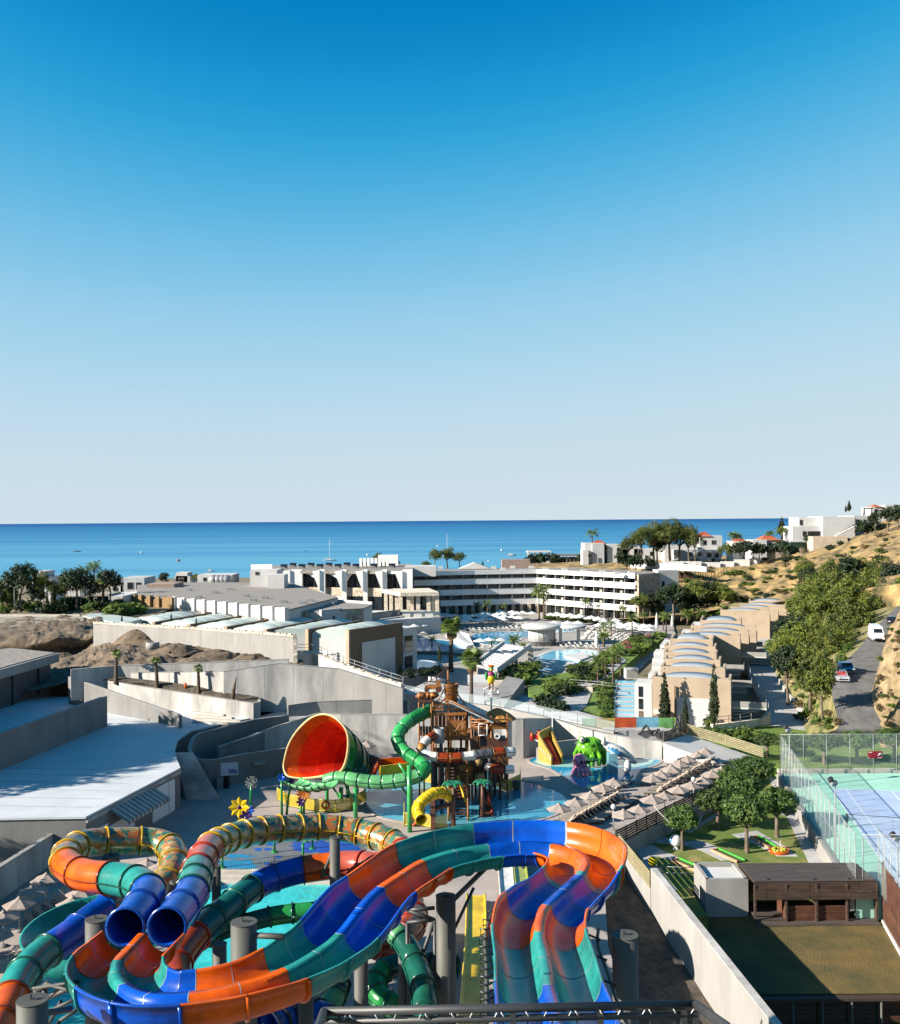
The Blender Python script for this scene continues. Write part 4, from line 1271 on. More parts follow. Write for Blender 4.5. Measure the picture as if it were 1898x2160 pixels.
at_,mk_,L_=spline([Z(350,728,91.0),Z(420,755,90.0),Z(500,765,89.2),Z(600,745,88.2)])
for k in range(6):
 a,b_=L_*k/6,L_*(k+1)/6
 rs=[]
 for i in range(4):
  p,t,sd,up=frame_at(at_,a+(b_ - a)*i/3,L_)
  rs.append([p+sd*math.cos(u)*.95+up*math.sin(u)*.55 for u in [math.pi+math.pi*j/12 for j in range(13)]]+[p+sd*math.cos(u)*.87+up*math.sin(u)*.47 for u in [2*math.pi - math.pi*j/12 for j in range(13)]])
 MB().rings(rs).build('chute_section',LGREEN,fun)
 p,t,sd,up=frame_at(at_,a+.04,L_)
 MB().tube([p+sd*math.cos(u)*.98+up*math.sin(u)*.58 for u in [math.pi+math.pi*j/12 for j in range(13)]],.06,6).build('chute_rib',DGREEN,fun)
tslide('tube_slide','fat orange red exit tube behind the funnel shell',[(770,640,95),(830,635,95),(885,655,94.8)],[(0,DORANGE,3,RED),(2,None,0,None)],.95)
ex=thing('exit_trough','orange and yellow exit trough leaving the funnel towards the tower','water slide',Z(990,690,92))
q=[P(802,1634,.2),P(870,1626,.2),P(880,1608,.5),P(806,1612,.5)]
MB().hexa([v - V((0,0,.2)) for v in q],q).build('trough_floor',RED2,ex)
for i,j,c_ in ((0,1,YELLOW),(1,2,DORANGE),(2,3,ORANGE),(3,0,DORANGE)):
 MB().wall(q[i],q[j],0,1.1,.12,side=0).build('trough_side',c_,ex)

YF=mat('yellow fence bar',(.62,.50,.06),.5,.1,1)
def yfence(label,pts,ring=None):
 p3=[P(500+x/2.993,1400+y/2.993,0) for x,y in pts]
 t=thing('yellow_fence',label,'fence',p3[0])
 for i in range(len(p3) - 1):
  a,b_=p3[i],p3[i+1]
  d=(b_ - a)
  n=max(2,int(d.length/.13))
  m_=MB()
  for k in range(n):m_.box((a.x+d.x*k/n,a.y+d.y*k/n,.62),(.045,.045,1.0))
  m_.build('bar_infill',YF,t,kind='stuff')
  for z in (.14,1.13):MB().tube([a+V((0,0,z)),b_+V((0,0,z))],.04,6).build('rail',YF,t)
  MB().cyl(a,a+V((0,0,1.2)),.06,n=8).build('post',YF,t)
  MB().wall(a,b_,.16,1.1,.012).build('mesh_panel',clear_mat('yellow mesh '+str(i),(.6,.48,.05),.45) if i==0 else bpy.data.materials['yellow mesh 0'],t)
 if ring:
  c=P(500+ring[0]/2.993,1400+ring[1]/2.993+12,0)
  c=PD(500+ring[0]/2.993,1400+ring[1]/2.993,P(500+ring[0]/2.993,1400+ring[2]/2.993,0).y - .15)
  lr=thing('life_ring','orange life ring hung on the '+ring[3],'life ring',c)
  for k in range(4):
   m_=MB()
   rs=[]
   for j in range(6):
    a=math.pi/2*(k+j/5)
    rs.append([c+V(((.30+.09*math.cos(u))*math.cos(a),.09*math.sin(u),(.30+.09*math.cos(u))*math.sin(a))) for u in [2*math.pi*v/8 for v in range(8)]])
   m_.rings(rs).build('ring_quarter',ORANGE if k % 2 else DORANGE,lr)
yfence('yellow barred fence round the foot of the funnel slide',[(258,862),(330,905),(495,938),(625,942),(720,925),(815,872),(815,800)],(562,893,940,'fence below the funnel'))
yfence('yellow barred fence with life ring round the short yellow slide landing',[(1060,960),(1058,1025),(1175,1030),(1250,1048),(1330,1040)],(1110,995,1027,'fence of the yellow slide'))
yfence('yellow barred fence at the right foot of the tower',[(1620,770),(1700,812),(1785,772),(1782,720)])
yfence('yellow barred fence piece between the green post and tower',[(1150,745),(1260,770)])
box_=P(500+1760/2.993,1400+795/2.993,0)
MB().box((box_.x,box_.y,.4),(.6,.6,.8)).box((box_.x,box_.y,.84),(.66,.66,.08)).build('pump_box',STEELD,label='small black pump box at the corner of the yellow fence',cat='box')

def fake_palm(label,x,y,d):
 c=Z(x,y,d)
 t=thing('spray_palm',label,'spray palm',(c.x,c.y,0))
 MB().tube([V((c.x,c.y,0)),V((c.x,c.y,c.z*.5)),c],[.2,.16,.13],10).build('trunk',PLAYD,t)
 for k in range(8):
  a=k*math.pi/4+.2
  rs=[]
  for j in range(6):
   u=j/5
   p=c+V((math.cos(a)*u*.95,math.sin(a)*u*.95,.35*math.sin(u*2.2) - .35*u*u))
   sd=V((-math.sin(a),math.cos(a),0))*(.24*math.sin(math.pi*min(.98,u*.9+.08)))
   rs.append([p - sd,p+V((0,0,.05)),p+sd,p - V((0,0,.03))])
  MB().rings(rs,True,True,True,False).build('frond',mat('green palm plastic',(.02,.24,.11),.4,.2,2),t)
fake_palm('green plastic palm over the yellow slide',1362,765,83.5)
fake_palm('green plastic palm right of the timber stairs',1545,755,89)

def flower(label,x,y0,y1,petals,pm,cm,r,lean=0.0,small=None):
 b0=P(500+x/2.993,1400+y0/2.993,0)
 h=Z(x,y1,b0.y).z
 t=thing('spray_flower',label,'spray flower',b0)
 top=b0+V((lean,0,h))
 MB().tube([b0,b0+V((lean*.3,0,h*.5)),top],[.12,.1,.09],10).build('stem',GREEN,t)
 MB().ball(top,r*.3,r*.25,r*.3,12).build('flower_centre',cm,t)
 for k in range(petals):
  a=2*math.pi*k/petals
  rs=[]
  for j in range(6):
   u=j/5
   p=top+V((math.cos(a)*r*(.2+u*.9),-.10 - .12*u,math.sin(a)*r*(.2+u*.9)))
   w=r*.30*math.sin(math.pi*(.12+.86*u))
   sd=V((-math.sin(a),0,math.cos(a)))*w
   rs.append([p - sd,p+V((0,-.05,0)),p+sd,p+V((0,.05,0))])
  MB().rings(rs,True,True,True,False).build('petal',pm,t)
 return t
PURP=plastic('purple gelcoat',(.06,.012,.09))
flower('tall yellow spray flower with purple middle, leftmost of the flowers',20,990,905,8,YELLOW,PURP,.85)
flower('dark purple drooping spray flower beside the yellow one',60,1000,960,6,PURP,BLUE,.55)
flower('blue spray flower in front of the yellow one',78,970,925,6,BLUE,PURP,.5)
flower('orange spray flower in front of the yellow funnel fence',425,955,820,10,plastic('soft orange gelcoat',(.62,.22,.05)),ORANGE,.62)
flower('purple spray flower right below the orange one',408,958,870,6,PURP,BLUE,.4)
flower('blue bud flower on a thin stem left of the funnel',285,960,715,6,BLUE,BLUE,.35)
flower('blue bud flower on a bent stem by the funnel rim',315,955,740,6,PURP,BLUE,.28,.5)
def dandelion(label,x,y0,y1):
 b0=P(500+x/2.993,1400+y0/2.993,0)
 h=Z(x,y1,b0.y).z
 t=thing('spray_dandelion',label,'spray flower',b0)
 top=b0+V((0.1,0,h))
 MB().tube([b0,b0.lerp(top,.5)+V((-.05,0,0)),top],.1,10).build('stem',GREEN,t)
 m_=MB()
 for k in range(40):
  z=1 - 2*(k+.5)/40
  a=k*2.4
  v=V((math.sqrt(1 - z*z)*math.cos(a),math.sqrt(1 - z*z)*math.sin(a),z))
  m_.tube([top,top+v*.52],.012,4)
  m_.ball(top+v*.55,.045,n=6)
 m_.build('seed_head',STEELL,t,kind='stuff')
dandelion('metal dandelion spray head on a green stem left of the funnel',88,915,750)
for k,(x,y,h,dx) in enumerate(((640,1798,1.9,.2),(700,1815,1.3,0),(720,1790,2.6,0),(770,1810,1.7,.15),(530,1830,2.4,-.2),(687,1758,1.6,0))):
 p=P(x*1.0 - 60,y,0)
 t=thing('spray_pipe',('short green spray pipe','bent green spray pipe','tall green spray pipe','green spray pipe by the blue print','leaning green spray pipe over the cyan print','green spray stub under the patchwork tube')[k]+' standing on the splash pad','spray pipe',p)
 MB().tube([p,p+V((0,0,h*.6)),p+V((dx,0,h))],.09,8).build('pipe',GREEN,t)
 MB().lathe(p,[(.28,0),(.28,.06),(.1,.1)],12).build('foot',GREEN,t)
 MB().tube([p+V((dx,0,h)),p+V((dx+.25,-.1,h+.25)),p+V((dx+.5,-.1,h+.1))],.06,6).build('nozzle',GREEN,t)
railing('pad_fence','thin dark bar fence between splash pad and turquoise pool',[P(464,1846,0),P(520,1846,0),P(580,1838,0),P(640,1836,0),P(690,1842,0)],1.1,2.0,STEELD,.02,(1.0,.1),None,.16,cat='fence')

def blobfig(name,label,cat,base,parts):
 t=thing(name,label,cat,base)
 for nm,c,r,m_ in parts:
  if isinstance(r,tuple):MB().ball(V(base)+V(c),r[0],r[1],r[2],14).build(nm,m_,t)
  else:MB().tube([V(base)+V(q) for q in c],r,8).build(nm,m_,t)
 return t
hr=Z(1602,290,96)
RD=plastic('signal red gelcoat',(.55,.02,.02))
MAG=plastic('magenta gelcoat',(.45,.04,.22))
blobfig('pirate_mascot','green and yellow cartoon bird figure on the pole above the hut roof','figure',hr,[
 ('pole',[(0,0,0),(0,0,1.4)],.09,WHITEP),('belly',(0,0,2.9),(.38,.34,.5),YELLOW),('vest',(0,.04,3.3),(.36,.3,.34),MAG),('head',(0,0,3.85),(.26,.26,.28),LGREEN),('beak',(0,-.3,3.8),(.1,.2,.1),YELLOW),
 ('hat',(0,0,4.12),(.32,.3,.12),ORANGE),('wing',(-.45,0,3.2),(.14,.2,.42),GREEN),('wing',(.45,0,3.2),(.14,.2,.42),GREEN),('leg',[(-.15,0,2.5),(-.18,0,1.9)],.07,ORANGE),('leg',[(.15,0,2.5),(.18,0,1.9)],.07,ORANGE),
 ('sabre',[(-.55,-.1,3.4),(-.8,-.1,4.6)],.03,STEELL),('bone_ring',[(-.7,0,1.9),(-.3,0,2.1),(.3,0,2.1),(.7,0,1.9)],.08,WHITEP),('bone_ring',[(-.7,0,1.4),(0,0,1.5),(.7,0,1.4)],.08,WHITEP),('skull',(-.7,-.05,1.65),(.15,.14,.15),WHITEP),('skull',(.7,-.05,1.65),(.15,.14,.15),WHITEP),('skull',(0,-.15,1.75),(.15,.14,.15),WHITEP)])
q=[P(x,y,.05) for x,y in ((1122,1607),(1135,1600),(1190,1602),(1300,1604),(1380,1602),(1372,1612),(1340,1619),(1290,1617),(1240,1620),(1190,1618),(1150,1616))]
structure('shallow_water',MB().add(q,[tuple(range(len(q)))]),water_mat('pale shallow water',(.50,.80,.74),(.36,.66,.66),scale=1.2,sc2=.4))

Z3=lambda x,y,d:PD(1000+x/3.592,1400+y/3.592,d)
c=P(1224,1634,0)
oc=thing('octopus_toy','pink octopus water toy with swirled tentacles standing in the lagoon','water toy',c)
PNK=mat('pink swirled gelcoat',(.75,.30,.48),.3,.1,2.2,col2=(.36,.09,.20),coat=.3)
MB().ball(c+V((-.1,.2,1.75)),1.15,1.05,1.2,20,bump=.12).build('head',PNK,oc)
for s in (-.3,.45):MB().ball(c+V((s+.3,-.85,1.95)),.2,.14,.26,12).build('eye',BLACKP,oc)
for k in range(7):
 a=-2.9+k*.48
 MB().tube([c+V((.5*math.cos(a),.5*math.sin(a),1.1)),c+V((1.15*math.cos(a),1.15*math.sin(a),.75)),c+V((1.4*math.cos(a),1.4*math.sin(a),.25)),c+V((1.55*math.cos(a+.15),1.55*math.sin(a+.15),.02)),c+V((1.3*math.cos(a+.35),1.3*math.sin(a+.35),-.1))],[.4,.34,.28,.22,.16],10).build('tentacle',PNK,oc)
oc.scale=(.66,.66,.72)
c=P(1246,1616,0)
fg=thing('frog_toy','bright green frog water toy with a ridged back behind the octopus','water toy',c)
LIME=plastic('lime green gelcoat',(.16,.50,.03))
MB().ball(c+V((0,.6,1.7)),1.45,1.3,1.25,20).build('body',LIME,fg)
for k in range(7):
 a=rad(-80+k*27)
 MB().tube([c+V((.35*math.sin(a),.6 - .2,2.9)),c+V((1.15*math.sin(a),.6 - 1.15*abs(math.cos(a))*.9,2.3)),c+V((1.6*math.sin(a),.6 - 1.35*math.cos(a),1.2)),c+V((1.55*math.sin(a),.6 - 1.45*math.cos(a),.2))],[.15,.3,.32,.2],8).build('back_ridge',LIME,fg)
MB().ball(c+V((-.95,-.1,2.75)),.42,.4,.42,14).build('eye_bump',LIME,fg)
MB().ball(c+V((-1.0,-.42,2.85)),.26,.16,.28,12).build('eye',WHITEP,fg)
MB().ball(c+V((-1.0,-.56,2.85)),.12,.08,.14,10).build('pupil',BLACKP,fg)
lp=P(1241,1627,0)
lf=thing('lily_pad','dark green lily pad shelf standing in front of the frog','water toy',lp)
MB().lathe(lp+V((0,0,1.15)),[(.05,-.1),(1.0,-.02),(1.12,.1),(.95,.1),(.05,0)],20,1,.75).build('pad',DGREEN,lf)
MB().cyl(lp,lp+V((0,0,1.1)),.16).build('stem',LGREEN,lf)
c=P(1303,1632,0)
wh=thing('whale_slide','white and blue whale slide standing on two feet in the lagoon','water toy',c)
rs=[]
for u,z,r in ((-1.5,3.2,.25),(-1.2,2.9,.5),(-.4,2.5,.8),(.5,2.05,.85),(1.3,1.5,.62),(1.9,1.05,.3)):
 rs.append([c+V((u+.15*math.sin(a),.8*r*math.cos(a)+.3,z+r*.62*math.sin(a))) for a in [2*math.pi*k/16 for k in range(16)]])
MB().rings(rs).build('body',WHITEP,wh)
for sg in (-.5,.9):MB().tube([c+V((-1.35,.3+sg*.4,3.0)),c+V((-1.5+.2*sg,.3+sg*.6,3.8))],[.28,.1],8).build('tail_fluke',WHITEP,wh)
MB().tube([c+V((-1.1,-.3,2.75)),c+V((-.2,-.5,2.3)),c+V((.6,-.5,1.9))],[.12,.2,.12],8).build('blue_patch',plastic('sky blue gelcoat',(.05,.3,.6)),wh)
for k in range(5):MB().ball(c+V((-.6+.4*k,-.45 - .05*(k % 2),2.7 - .22*k)),.09,.06,.12,8).build('spot',BLACKP,wh)
MB().hexa([c+V(q) for q in ((-1.05,-.4,0),(-.1,-.4,0),(-.1,.9,0),(-1.05,.9,0))],[c+V(q) for q in ((-1.05,-.4,2.1),(-.1,-.4,2.1),(-.1,.9,2.1),(-1.05,.9,2.1))]).build('slide_foot',plastic('pale blue gelcoat',(.2,.45,.55)),wh)
MB().ball(c+V((.9,0,.7)),.45,.5,.75,12).build('fin_foot',WHITEP,wh)

c=P(1168,1612,0)
bt=thing('boat_slide','yellow pirate boat slide with red flume and parrot bowsprit','water toy',c)
YB=mat('sand yellow gelcoat',(.55,.36,.08),.4,.15,3)
hull=[[(-1.8,2.2,3.6),(-1.55,2.5,3.6),(-1.55,2.2,.1),(-1.7,2.0,.1)]]
A0=[P(1136,1605,0),P(1163,1615,0),P(1185,1612,0),P(1160,1600,0)]
ht=[3.0,1.0,.95,3.6]
def slab(i,j,h0,h1,m_,nm,th=.2):
 MB().wall(A0[i],A0[j],0,h0,th,z1b=h1).build(nm,m_,bt)
slab(0,1,2.9,1.0,YB,'hull_side')
slab(3,2,3.3,1.0,YB,'hull_side')
slab(0,3,3.1,3.5,YB,'stern_board')
MB().hexa([A0[0].lerp(A0[3],.2),A0[1].lerp(A0[2],.2),A0[1].lerp(A0[2],.8),A0[0].lerp(A0[3],.8)],[A0[0].lerp(A0[3],.2)+V((0,0,2.5)),A0[1].lerp(A0[2],.2)+V((0,0,.3)),A0[1].lerp(A0[2],.8)+V((0,0,.3)),A0[0].lerp(A0[3],.8)+V((0,0,2.5))]).build('flume',RED2,bt)
for k in range(6):
 a=A0[0].lerp(A0[1],(k+.5)/6)
 MB().box((a.x - .03,a.y - .12,.6+.9*(1 - k/6)),(.3,.06,.22)).build('hull_brick',WHITEP,bt)
MB().tube([A0[3]+V((-.4,0,3.2)),Z3(500,600,A0[3].y),Z3(430,560,A0[3].y)],[.16,.12,.1],8).build('bowsprit',WHITEP,bt)
MB().tube([A0[3]+V((.2,0,0)),A0[3]+V((.25,0,5.2))],.06,6).build('flag_pole',WHITEP,bt)
pr=Z3(485,560,A0[3].y)
blobfig('parrot_figure','red parrot figure perched on the bowsprit of the yellow boat','figure',pr,[('body',(0,0,.1),(.28,.24,.42),RD),('head',(.02,-.05,.6),(.2,.2,.2),RD),('beak',(.05,-.25,.55),(.08,.12,.1),YELLOW),('wing',(-.4,0,.15),(.28,.12,.2),RD),('wing',(.42,0,.2),(.28,.12,.2),RD),('hat',(.02,0,.8),(.24,.2,.08),BLACKP),('tail',[(0,.1,-.2),(.1,.2,-.7)],.07,RD)])
pr=Z3(432,560,A0[3].y)
blobfig('parrot_figure','smaller orange red bird at the tip of the bowsprit','figure',pr,[('body',(0,0,0),(.2,.2,.42),RD),('head',(0,-.05,.4),(.15,.15,.16),ORANGE),('beak',(0,-.2,.38),(.05,.1,.06),YELLOW),('wing',(.14,-.1,0),(.08,.1,.3),DORANGE)])

wallpx('retaining_wall','grey wall panel between the tower and the angled corner',[(1000,1519,4.3),(1035,1517,4.3),(1102,1516,4.3)],0,.35,CONC,WHITEW)
w_,tp_=wallpx('retaining_wall','angled wall descending from the corner beside the boat slide',[(1102,1516,4.3),(1167,1516.5,3.3),(1217,1533,2.9),(1270,1546,2.5),(1330,1556,2.2),(1395,1563.5,2.0)],0,.35,CONC,WHITEW)
wallpx('lagoon_wall','low curved wall behind the lagoon carrying a small blue sign',[(1130,1579,1.15),(1150,1573,1.45),(1185,1564,1.6),(1237,1560,1.65),(1320,1562,1.55),(1398,1566,1.5)],0,.3,CONC,WHITEW,sm=24)
sg=PD(1330,1571,P(1330,1596,0).y - .25)
s_=thing('depth_sign','small blue square sign on the lagoon wall','sign',sg)
MB().box(sg,(.36,.03,.45)).build('sign_plate',plastic('sign blue',(.01,.1,.5)),s_)
MB().box(sg+V((0,-.025,.05)),(.2,.01,.12)).build('pictogram',WHITEP,s_)
sg=P(1271,1562,1.65)
MB().box(sg+V((-.1,.1,.45)),(.5,.3,.9)).box(sg+V((.5,.1,.15)),(.25,.25,.3)).build('pump_cabinet',BLACKP,label='black cabinet standing on top of the lagoon wall',cat='cabinet')

rb=[P(1398,1565,2.0),P(1399,1568,2.0),P(1530,1612,.3),P(1580,1590,.4),P(1449,1549,2.1)]
zs=[2.0,2.0,.15,.2,2.1]
MB().prism([(p.x,p.y) for p in rb],-.1,zs).build('walkway_ramp',WHITE,kind='structure')

a_,b_=P(467,1630,1.6),P(503,1622,1.6)
ps=thing('info_poster','pale blue information poster with dark markings on the ramp wall','poster',(a_+b_)/2+V((0,-.3,0)))
pc=V(((a_.x+b_.x)/2,(a_.y+b_.y)/2 - .05,1.75))
rz_=math.atan2((b_ - a_).y,(b_ - a_).x)
c=PD(485,1622,97.8)
MB().box(c,(1.65,.05,1.2),.12).build('poster_board',mat('poster pale blue',(.45,.55,.65),.5,.05),ps)
for k in range(2):
 for j in range(6):
  MB().box(c+V((-.05+.14*j,-.05,-.12 - .2*k)),(.1,.02,.13),.12).build('pictogram',DBLUE,ps)
MB().box(c+V((-.55,-.05,.05)),(.35,.02,.7),.12).build('pictogram',BLUE,ps)
for (x,y,m_,lab) in ((465,1665,STEELL,'grey square litter bin against the ramp wall'),(478,1662,BLACKP,'black square litter bin beside the grey one')):
 p=P(x,y,0)
 b=thing('litter_bin',lab,'bin',p,None)
 MB().box((p.x,p.y,.5),(.55,.5,1.0)).build('bin_body',m_,b)
 MB().box((p.x,p.y,1.05),(.6,.55,.1)).build('lid',m_,b)

def leaf_cloud(n,lobes,size,seed,m_,name,par,flat_=0.0,shell=0.62,droop=0.0,jitter=.5,shape=.5):
 rr=random.Random(seed)
 vs,fs=[],[]
 vol=[l[1][0]*l[1][1]*l[1][2] for l in lobes]
 tot=sum(vol)
 for (c,r),w in zip(lobes,vol):
  k=max(6,int(n*w/tot))
  cl=[]
  for _ in range(max(4,k//14)):
   while True:
    d=V((rr.gauss(0,1),rr.gauss(0,1),rr.gauss(0,1)))
    if d.length>.01:break
   d.normalize()
   cl.append(d*(shell+(1 - shell)*rr.random()**.7))
  for _ in range(k):
   q=rr.choice(cl)+V((rr.gauss(0,1),rr.gauss(0,1),rr.gauss(0,1)))*.13
   p=V(c)+V((q.x*r[0],q.y*r[1],q.z*r[2]))
   nr=(q.normalized()+V((rr.gauss(0,1),rr.gauss(0,1),rr.gauss(0,1)+.4))*jitter).normalized()
   t=nr.cross(V((rr.gauss(0,1),rr.gauss(0,1),rr.gauss(0,1)))).normalized()
   if droop:t=(t+V((0,0,-droop))).normalized()
   b=nr.cross(t).normalized()
   s=size*rr.uniform(.6,1.3)
   i=len(vs)
   vs+=[p - t*s,p+b*s*shape+nr*s*.15,p+t*s,p - b*s*shape+nr*s*.15]
   fs.append((i,i+1,i+2,i+3))
 return MB().add(vs,fs).build(name,m_,par)
def rlobes(n,seed,R0,R1,spread,zs=.7):
 rr=random.Random(seed)
 out=[]
 for i in range(n):
  a=2*math.pi*i/n+rr.uniform(-.4,.4)
  d=spread*rr.uniform(.5,1.0)
  r=rr.uniform(R0,R1)
  out.append(((d*math.cos(a),d*math.sin(a),rr.uniform(-.5,.6)*spread*zs),(r,r,r*rr.uniform(.7,.95))))
 return out
def tree_kind(name,label,lm,seed,nl,lobes,size,trunk_h,tr=.16,limbs=4,bark=BARK,**kw):
 t=thing(name,label,'tree')
 cz=trunk_h
 lob=[((c[0],c[1],c[2]+cz),r) for c,r in lobes]
 rr=random.Random(seed+50)
 lean=V((rr.uniform(-.15,.15),rr.uniform(-.15,.15),0))
 top=V((0,0,trunk_h*.62))+lean
 MB().tube([V((0,0,-.6)),V((0,0,0)),lean*.5+V((0,0,trunk_h*.3)),top],[tr*1.5,tr*1.15,tr*.95,tr*.8],9).build('trunk',bark,t)
 for i in range(limbs):
  c,r=lob[i % len(lob)]
  e=V(c)*.9+V((0,0,.1))*cz*.1
  MB().tube([top - V((0,0,.1)),top.lerp(e,.5)+V((rr.uniform(-.15,.15),rr.uniform(-.15,.15),-.1)),e],[tr*.6,tr*.4,tr*.15],6).build('limb',bark,t)
 leaf_cloud(nl,lob,size,seed,lm,'crown',t,**kw)
 return t

MUL=[Placer(tree_kind('mulberry_tree','x',LF_FIG,11+i,5200,rlobes(7,i+2,.75,1.05,1.25,.35)+[((0,0,.45),(1.2,1.2,.8))],.13,2.9,.17,5,shell=.55,jitter=.55)) for i in range(3)]

ACA=[Placer(tree_kind('acacia_tree','x',LF_OLIVE,31+i,3800,rlobes(8,i+20,.8,1.3,1.5,.8)+[((0,0,.8),(1.2,1.2,1.1))],.15,3.2,.13,4,shell=.45,jitter=.8,shape=.35)) for i in range(3)]
DRK=[Placer(tree_kind('evergreen_tree','x',LF_DARK,51+i,3200,rlobes(8,i+30,.8,1.3,1.4,.9)+[((0,0,.9),(1.1,1.1,1.1))],.16,3.2,.14,4,shell=.5,jitter=.7)) for i in range(2)]
THK=[Placer(tree_kind('thicket_tree','x',LF_OLIVE,171+i,6500,rlobes(9,i+70,.8,1.2,1.35,.9)+rlobes(6,i+75,.7,1.0,1.1,.3)+[((0,0,1.2),(1.1,1.1,1.0)),((0,0,-1.0),(1.2,1.2,1.0))],.15,2.9,.13,4,shell=.5,jitter=.8,shape=.35)) for i in range(3)]
PIN=[Placer(tree_kind('pine_tree','x',LF_PINE,71+i,6200,rlobes(9,i+40,.8,1.25,1.6,.8)+[((.3,0,1.2),(1.2,1.2,.9)),((-.6,.2,.4),(1.1,1.1,.9)),((0,.3,-.6),(.9,.9,.7))],.13,4.1,.17,7,shell=.5,jitter=.9,shape=.3)) for i in range(3)]
def bush_kind(seed,lm,n=1300,size=.11,name='shrub',cat='shrub'):
 t=thing(name,'x',cat)
 leaf_cloud(n,[((c[0],c[1],c[2]+.62),r) for c,r in rlobes(6,seed,.4,.65,.55,.35)]+[((0,0,.7),(.6,.6,.6))],size,seed,lm,'foliage',t,shell=.5,jitter=.7)
 MB().tube([(0,0,-.3),(0,0,.5)],[.06,.03],6).build('stem',BARK,t)
 return t
BSH=[Placer(bush_kind(90+i,LF_SHRUB)) for i in range(3)]
BSD=[Placer(bush_kind(96+i,LF_DARK)) for i in range(2)]
BSP=Placer(bush_kind(99,LF_PINK,700,.1))
def cypress_kind(seed):
 t=thing('cypress','x','cypress')
 rr=random.Random(seed)
 lob=[]
 for i in range(12):
  u=i/11
  r=.62*(1 - u)**.75*min(1,(u+.06)*5)+.05
  lob.append(((rr.uniform(-.06,.06),rr.uniform(-.06,.06),.35+u*5.3),(r,r,.5)))
 leaf_cloud(5200,lob,.13,seed,LF_CYP,'crown',t,shell=.6,jitter=.5,droop=-.9,shape=.3)
 MB().tube([(0,0,-.3),(0,0,3),(0,0,5)],[.12,.07,.02],7).build('trunk',BARK,t)
 return t
CYP=[Placer(cypress_kind(111+i)) for i in range(2)]
def frond_mesh(L_,n,w,droop,m_,name,par,fan=False):
 mb=MB()
 if fan:
  st=[V((u*L_*.5,0,.12*u)) for u in (0,.5,1)]
  mb.tube(st,[.03,.02,.015],4)
  h=st[-1]
  for k in range(n):
   a=rad(-105+210*k/(n - 1))
   e=h+V((math.cos(a)*L_*.55,math.sin(a)*L_*.55,-droop*.5*(1+.4*abs(math.sin(a)))))
   md=h.lerp(e,.6)+V((0,0,.12))
   sd=V((-math.sin(a),math.cos(a),0))*w
   mb.add([h,md - sd,e,md+sd],[(0,1,2,3)])
 else:
  pt=lambda u:V((L_*u*(1 - .12*u),0,L_*(.42*u - droop*u*u)))
  mb.tube([pt(u/6) for u in range(7)],[.035,.03,.025,.02,.015,.01,.008],4)
  for k in range(n):
   u=.14+.84*k/(n - 1)
   p=pt(u)
   t=(pt(u+.01) - pt(u - .01)).normalized()
   ll=w*math.sin(math.pi*min(.96,.22+.72*u))+.05
   for sg in (-1,1):
    e=p+V((t.x*ll*.55,sg*ll*.8,t.z*ll*.5 - ll*.42))
    md=p.lerp(e,.5)+V((0,0,ll*.10))
    s=t*.045
    mb.add([p - s,md - s*1.3,e,md+s*1.3],[(0,1,2,3)])
 return mb.build(name,m_,par)
def palm_kind(name,label,H_,fl,nf,fan=False,skirt=0,tr=.17,seed=0,nleaf=16):
 t=thing(name,label,'palm')
 rr=random.Random(seed)
 bend=rr.uniform(-.25,.25)
 path=[V((bend*(u/6)**2,0,H_*u/6)) for u in range(7)]
 MB().tube([V((0,0,-.3))]+path,[tr*1.5,tr*1.3]+[tr*(1.05 - .05*u) for u in range(6)],9).build('trunk',PALMBARK,t)
 for k in range(3):MB().lathe(path[2+k*1] ,[(tr*.98,-.05),(tr*1.12,0),(tr*.98,.05)],9).build('trunk_ring',PALMBARK,t)
 c=path[-1]
 f0=None
 for k in range(nf):
  a=k*2.4+rr.uniform(-.2,.2)
  el=-(0.95 - 1.55*(k/nf)) if not fan else -(1.1 - 1.75*(k/nf))
  sc=rr.uniform(.85,1.1)
  if f0 is None:
   f0=frond_mesh(fl,nleaf,.55*fl/2.2 if not fan else .09,.55 if not fan else .3,LF_PALM,'frond',t,fan)
   f0.location,f0.rotation_euler=c,(0,el,a)
  else:piece(f0,t,c,a,0,el,sc)
 s0=None
 for k in range(skirt):
  a=k*2.4
  if s0 is None:
   s0=frond_mesh(fl*.8,9,.08,.5,LF_DRYP,'dry_frond',t,True)
   s0.location,s0.rotation_euler=c - V((0,0,.2)),(0,1.15,a)
  else:piece(s0,t,c - V((0,0,.2+.05*(k % 4))),a,0,rr.uniform(1.0,1.4),rr.uniform(.8,1.1))
 return t
QUEEN=[Placer(palm_kind('queen_palm','x',4.6+.8*i,2.3,15,seed=130+i)) for i in range(2)]
FANP=Placer(palm_kind('fan_palm','x',5.2,1.6,26,True,16,.22,140,13))
DATE=Placer(palm_kind('date_palm','x',2.2,2.0,20,seed=150,tr=.25))
YOUNG=Placer(palm_kind('young_palm','x',3.1,.75,9,True,0,.22,160,9))
def at_px(pl,px,base,top,Y=None,z=0.0,native=1.0,rz=None,label=None,group=None,wide=1.0):
 """stand a plant whose foot shows at (px, base) and whose tip shows at row top; native = its built height"""
 p=P(px,base,z) if Y is None else PD(px,base,Y)
 h=PV(px,top,p) - p.z
 s=h/native
 return pl(p,R.uniform(0,6.28) if rz is None else rz,(s*wide,s*wide,s),label,group)


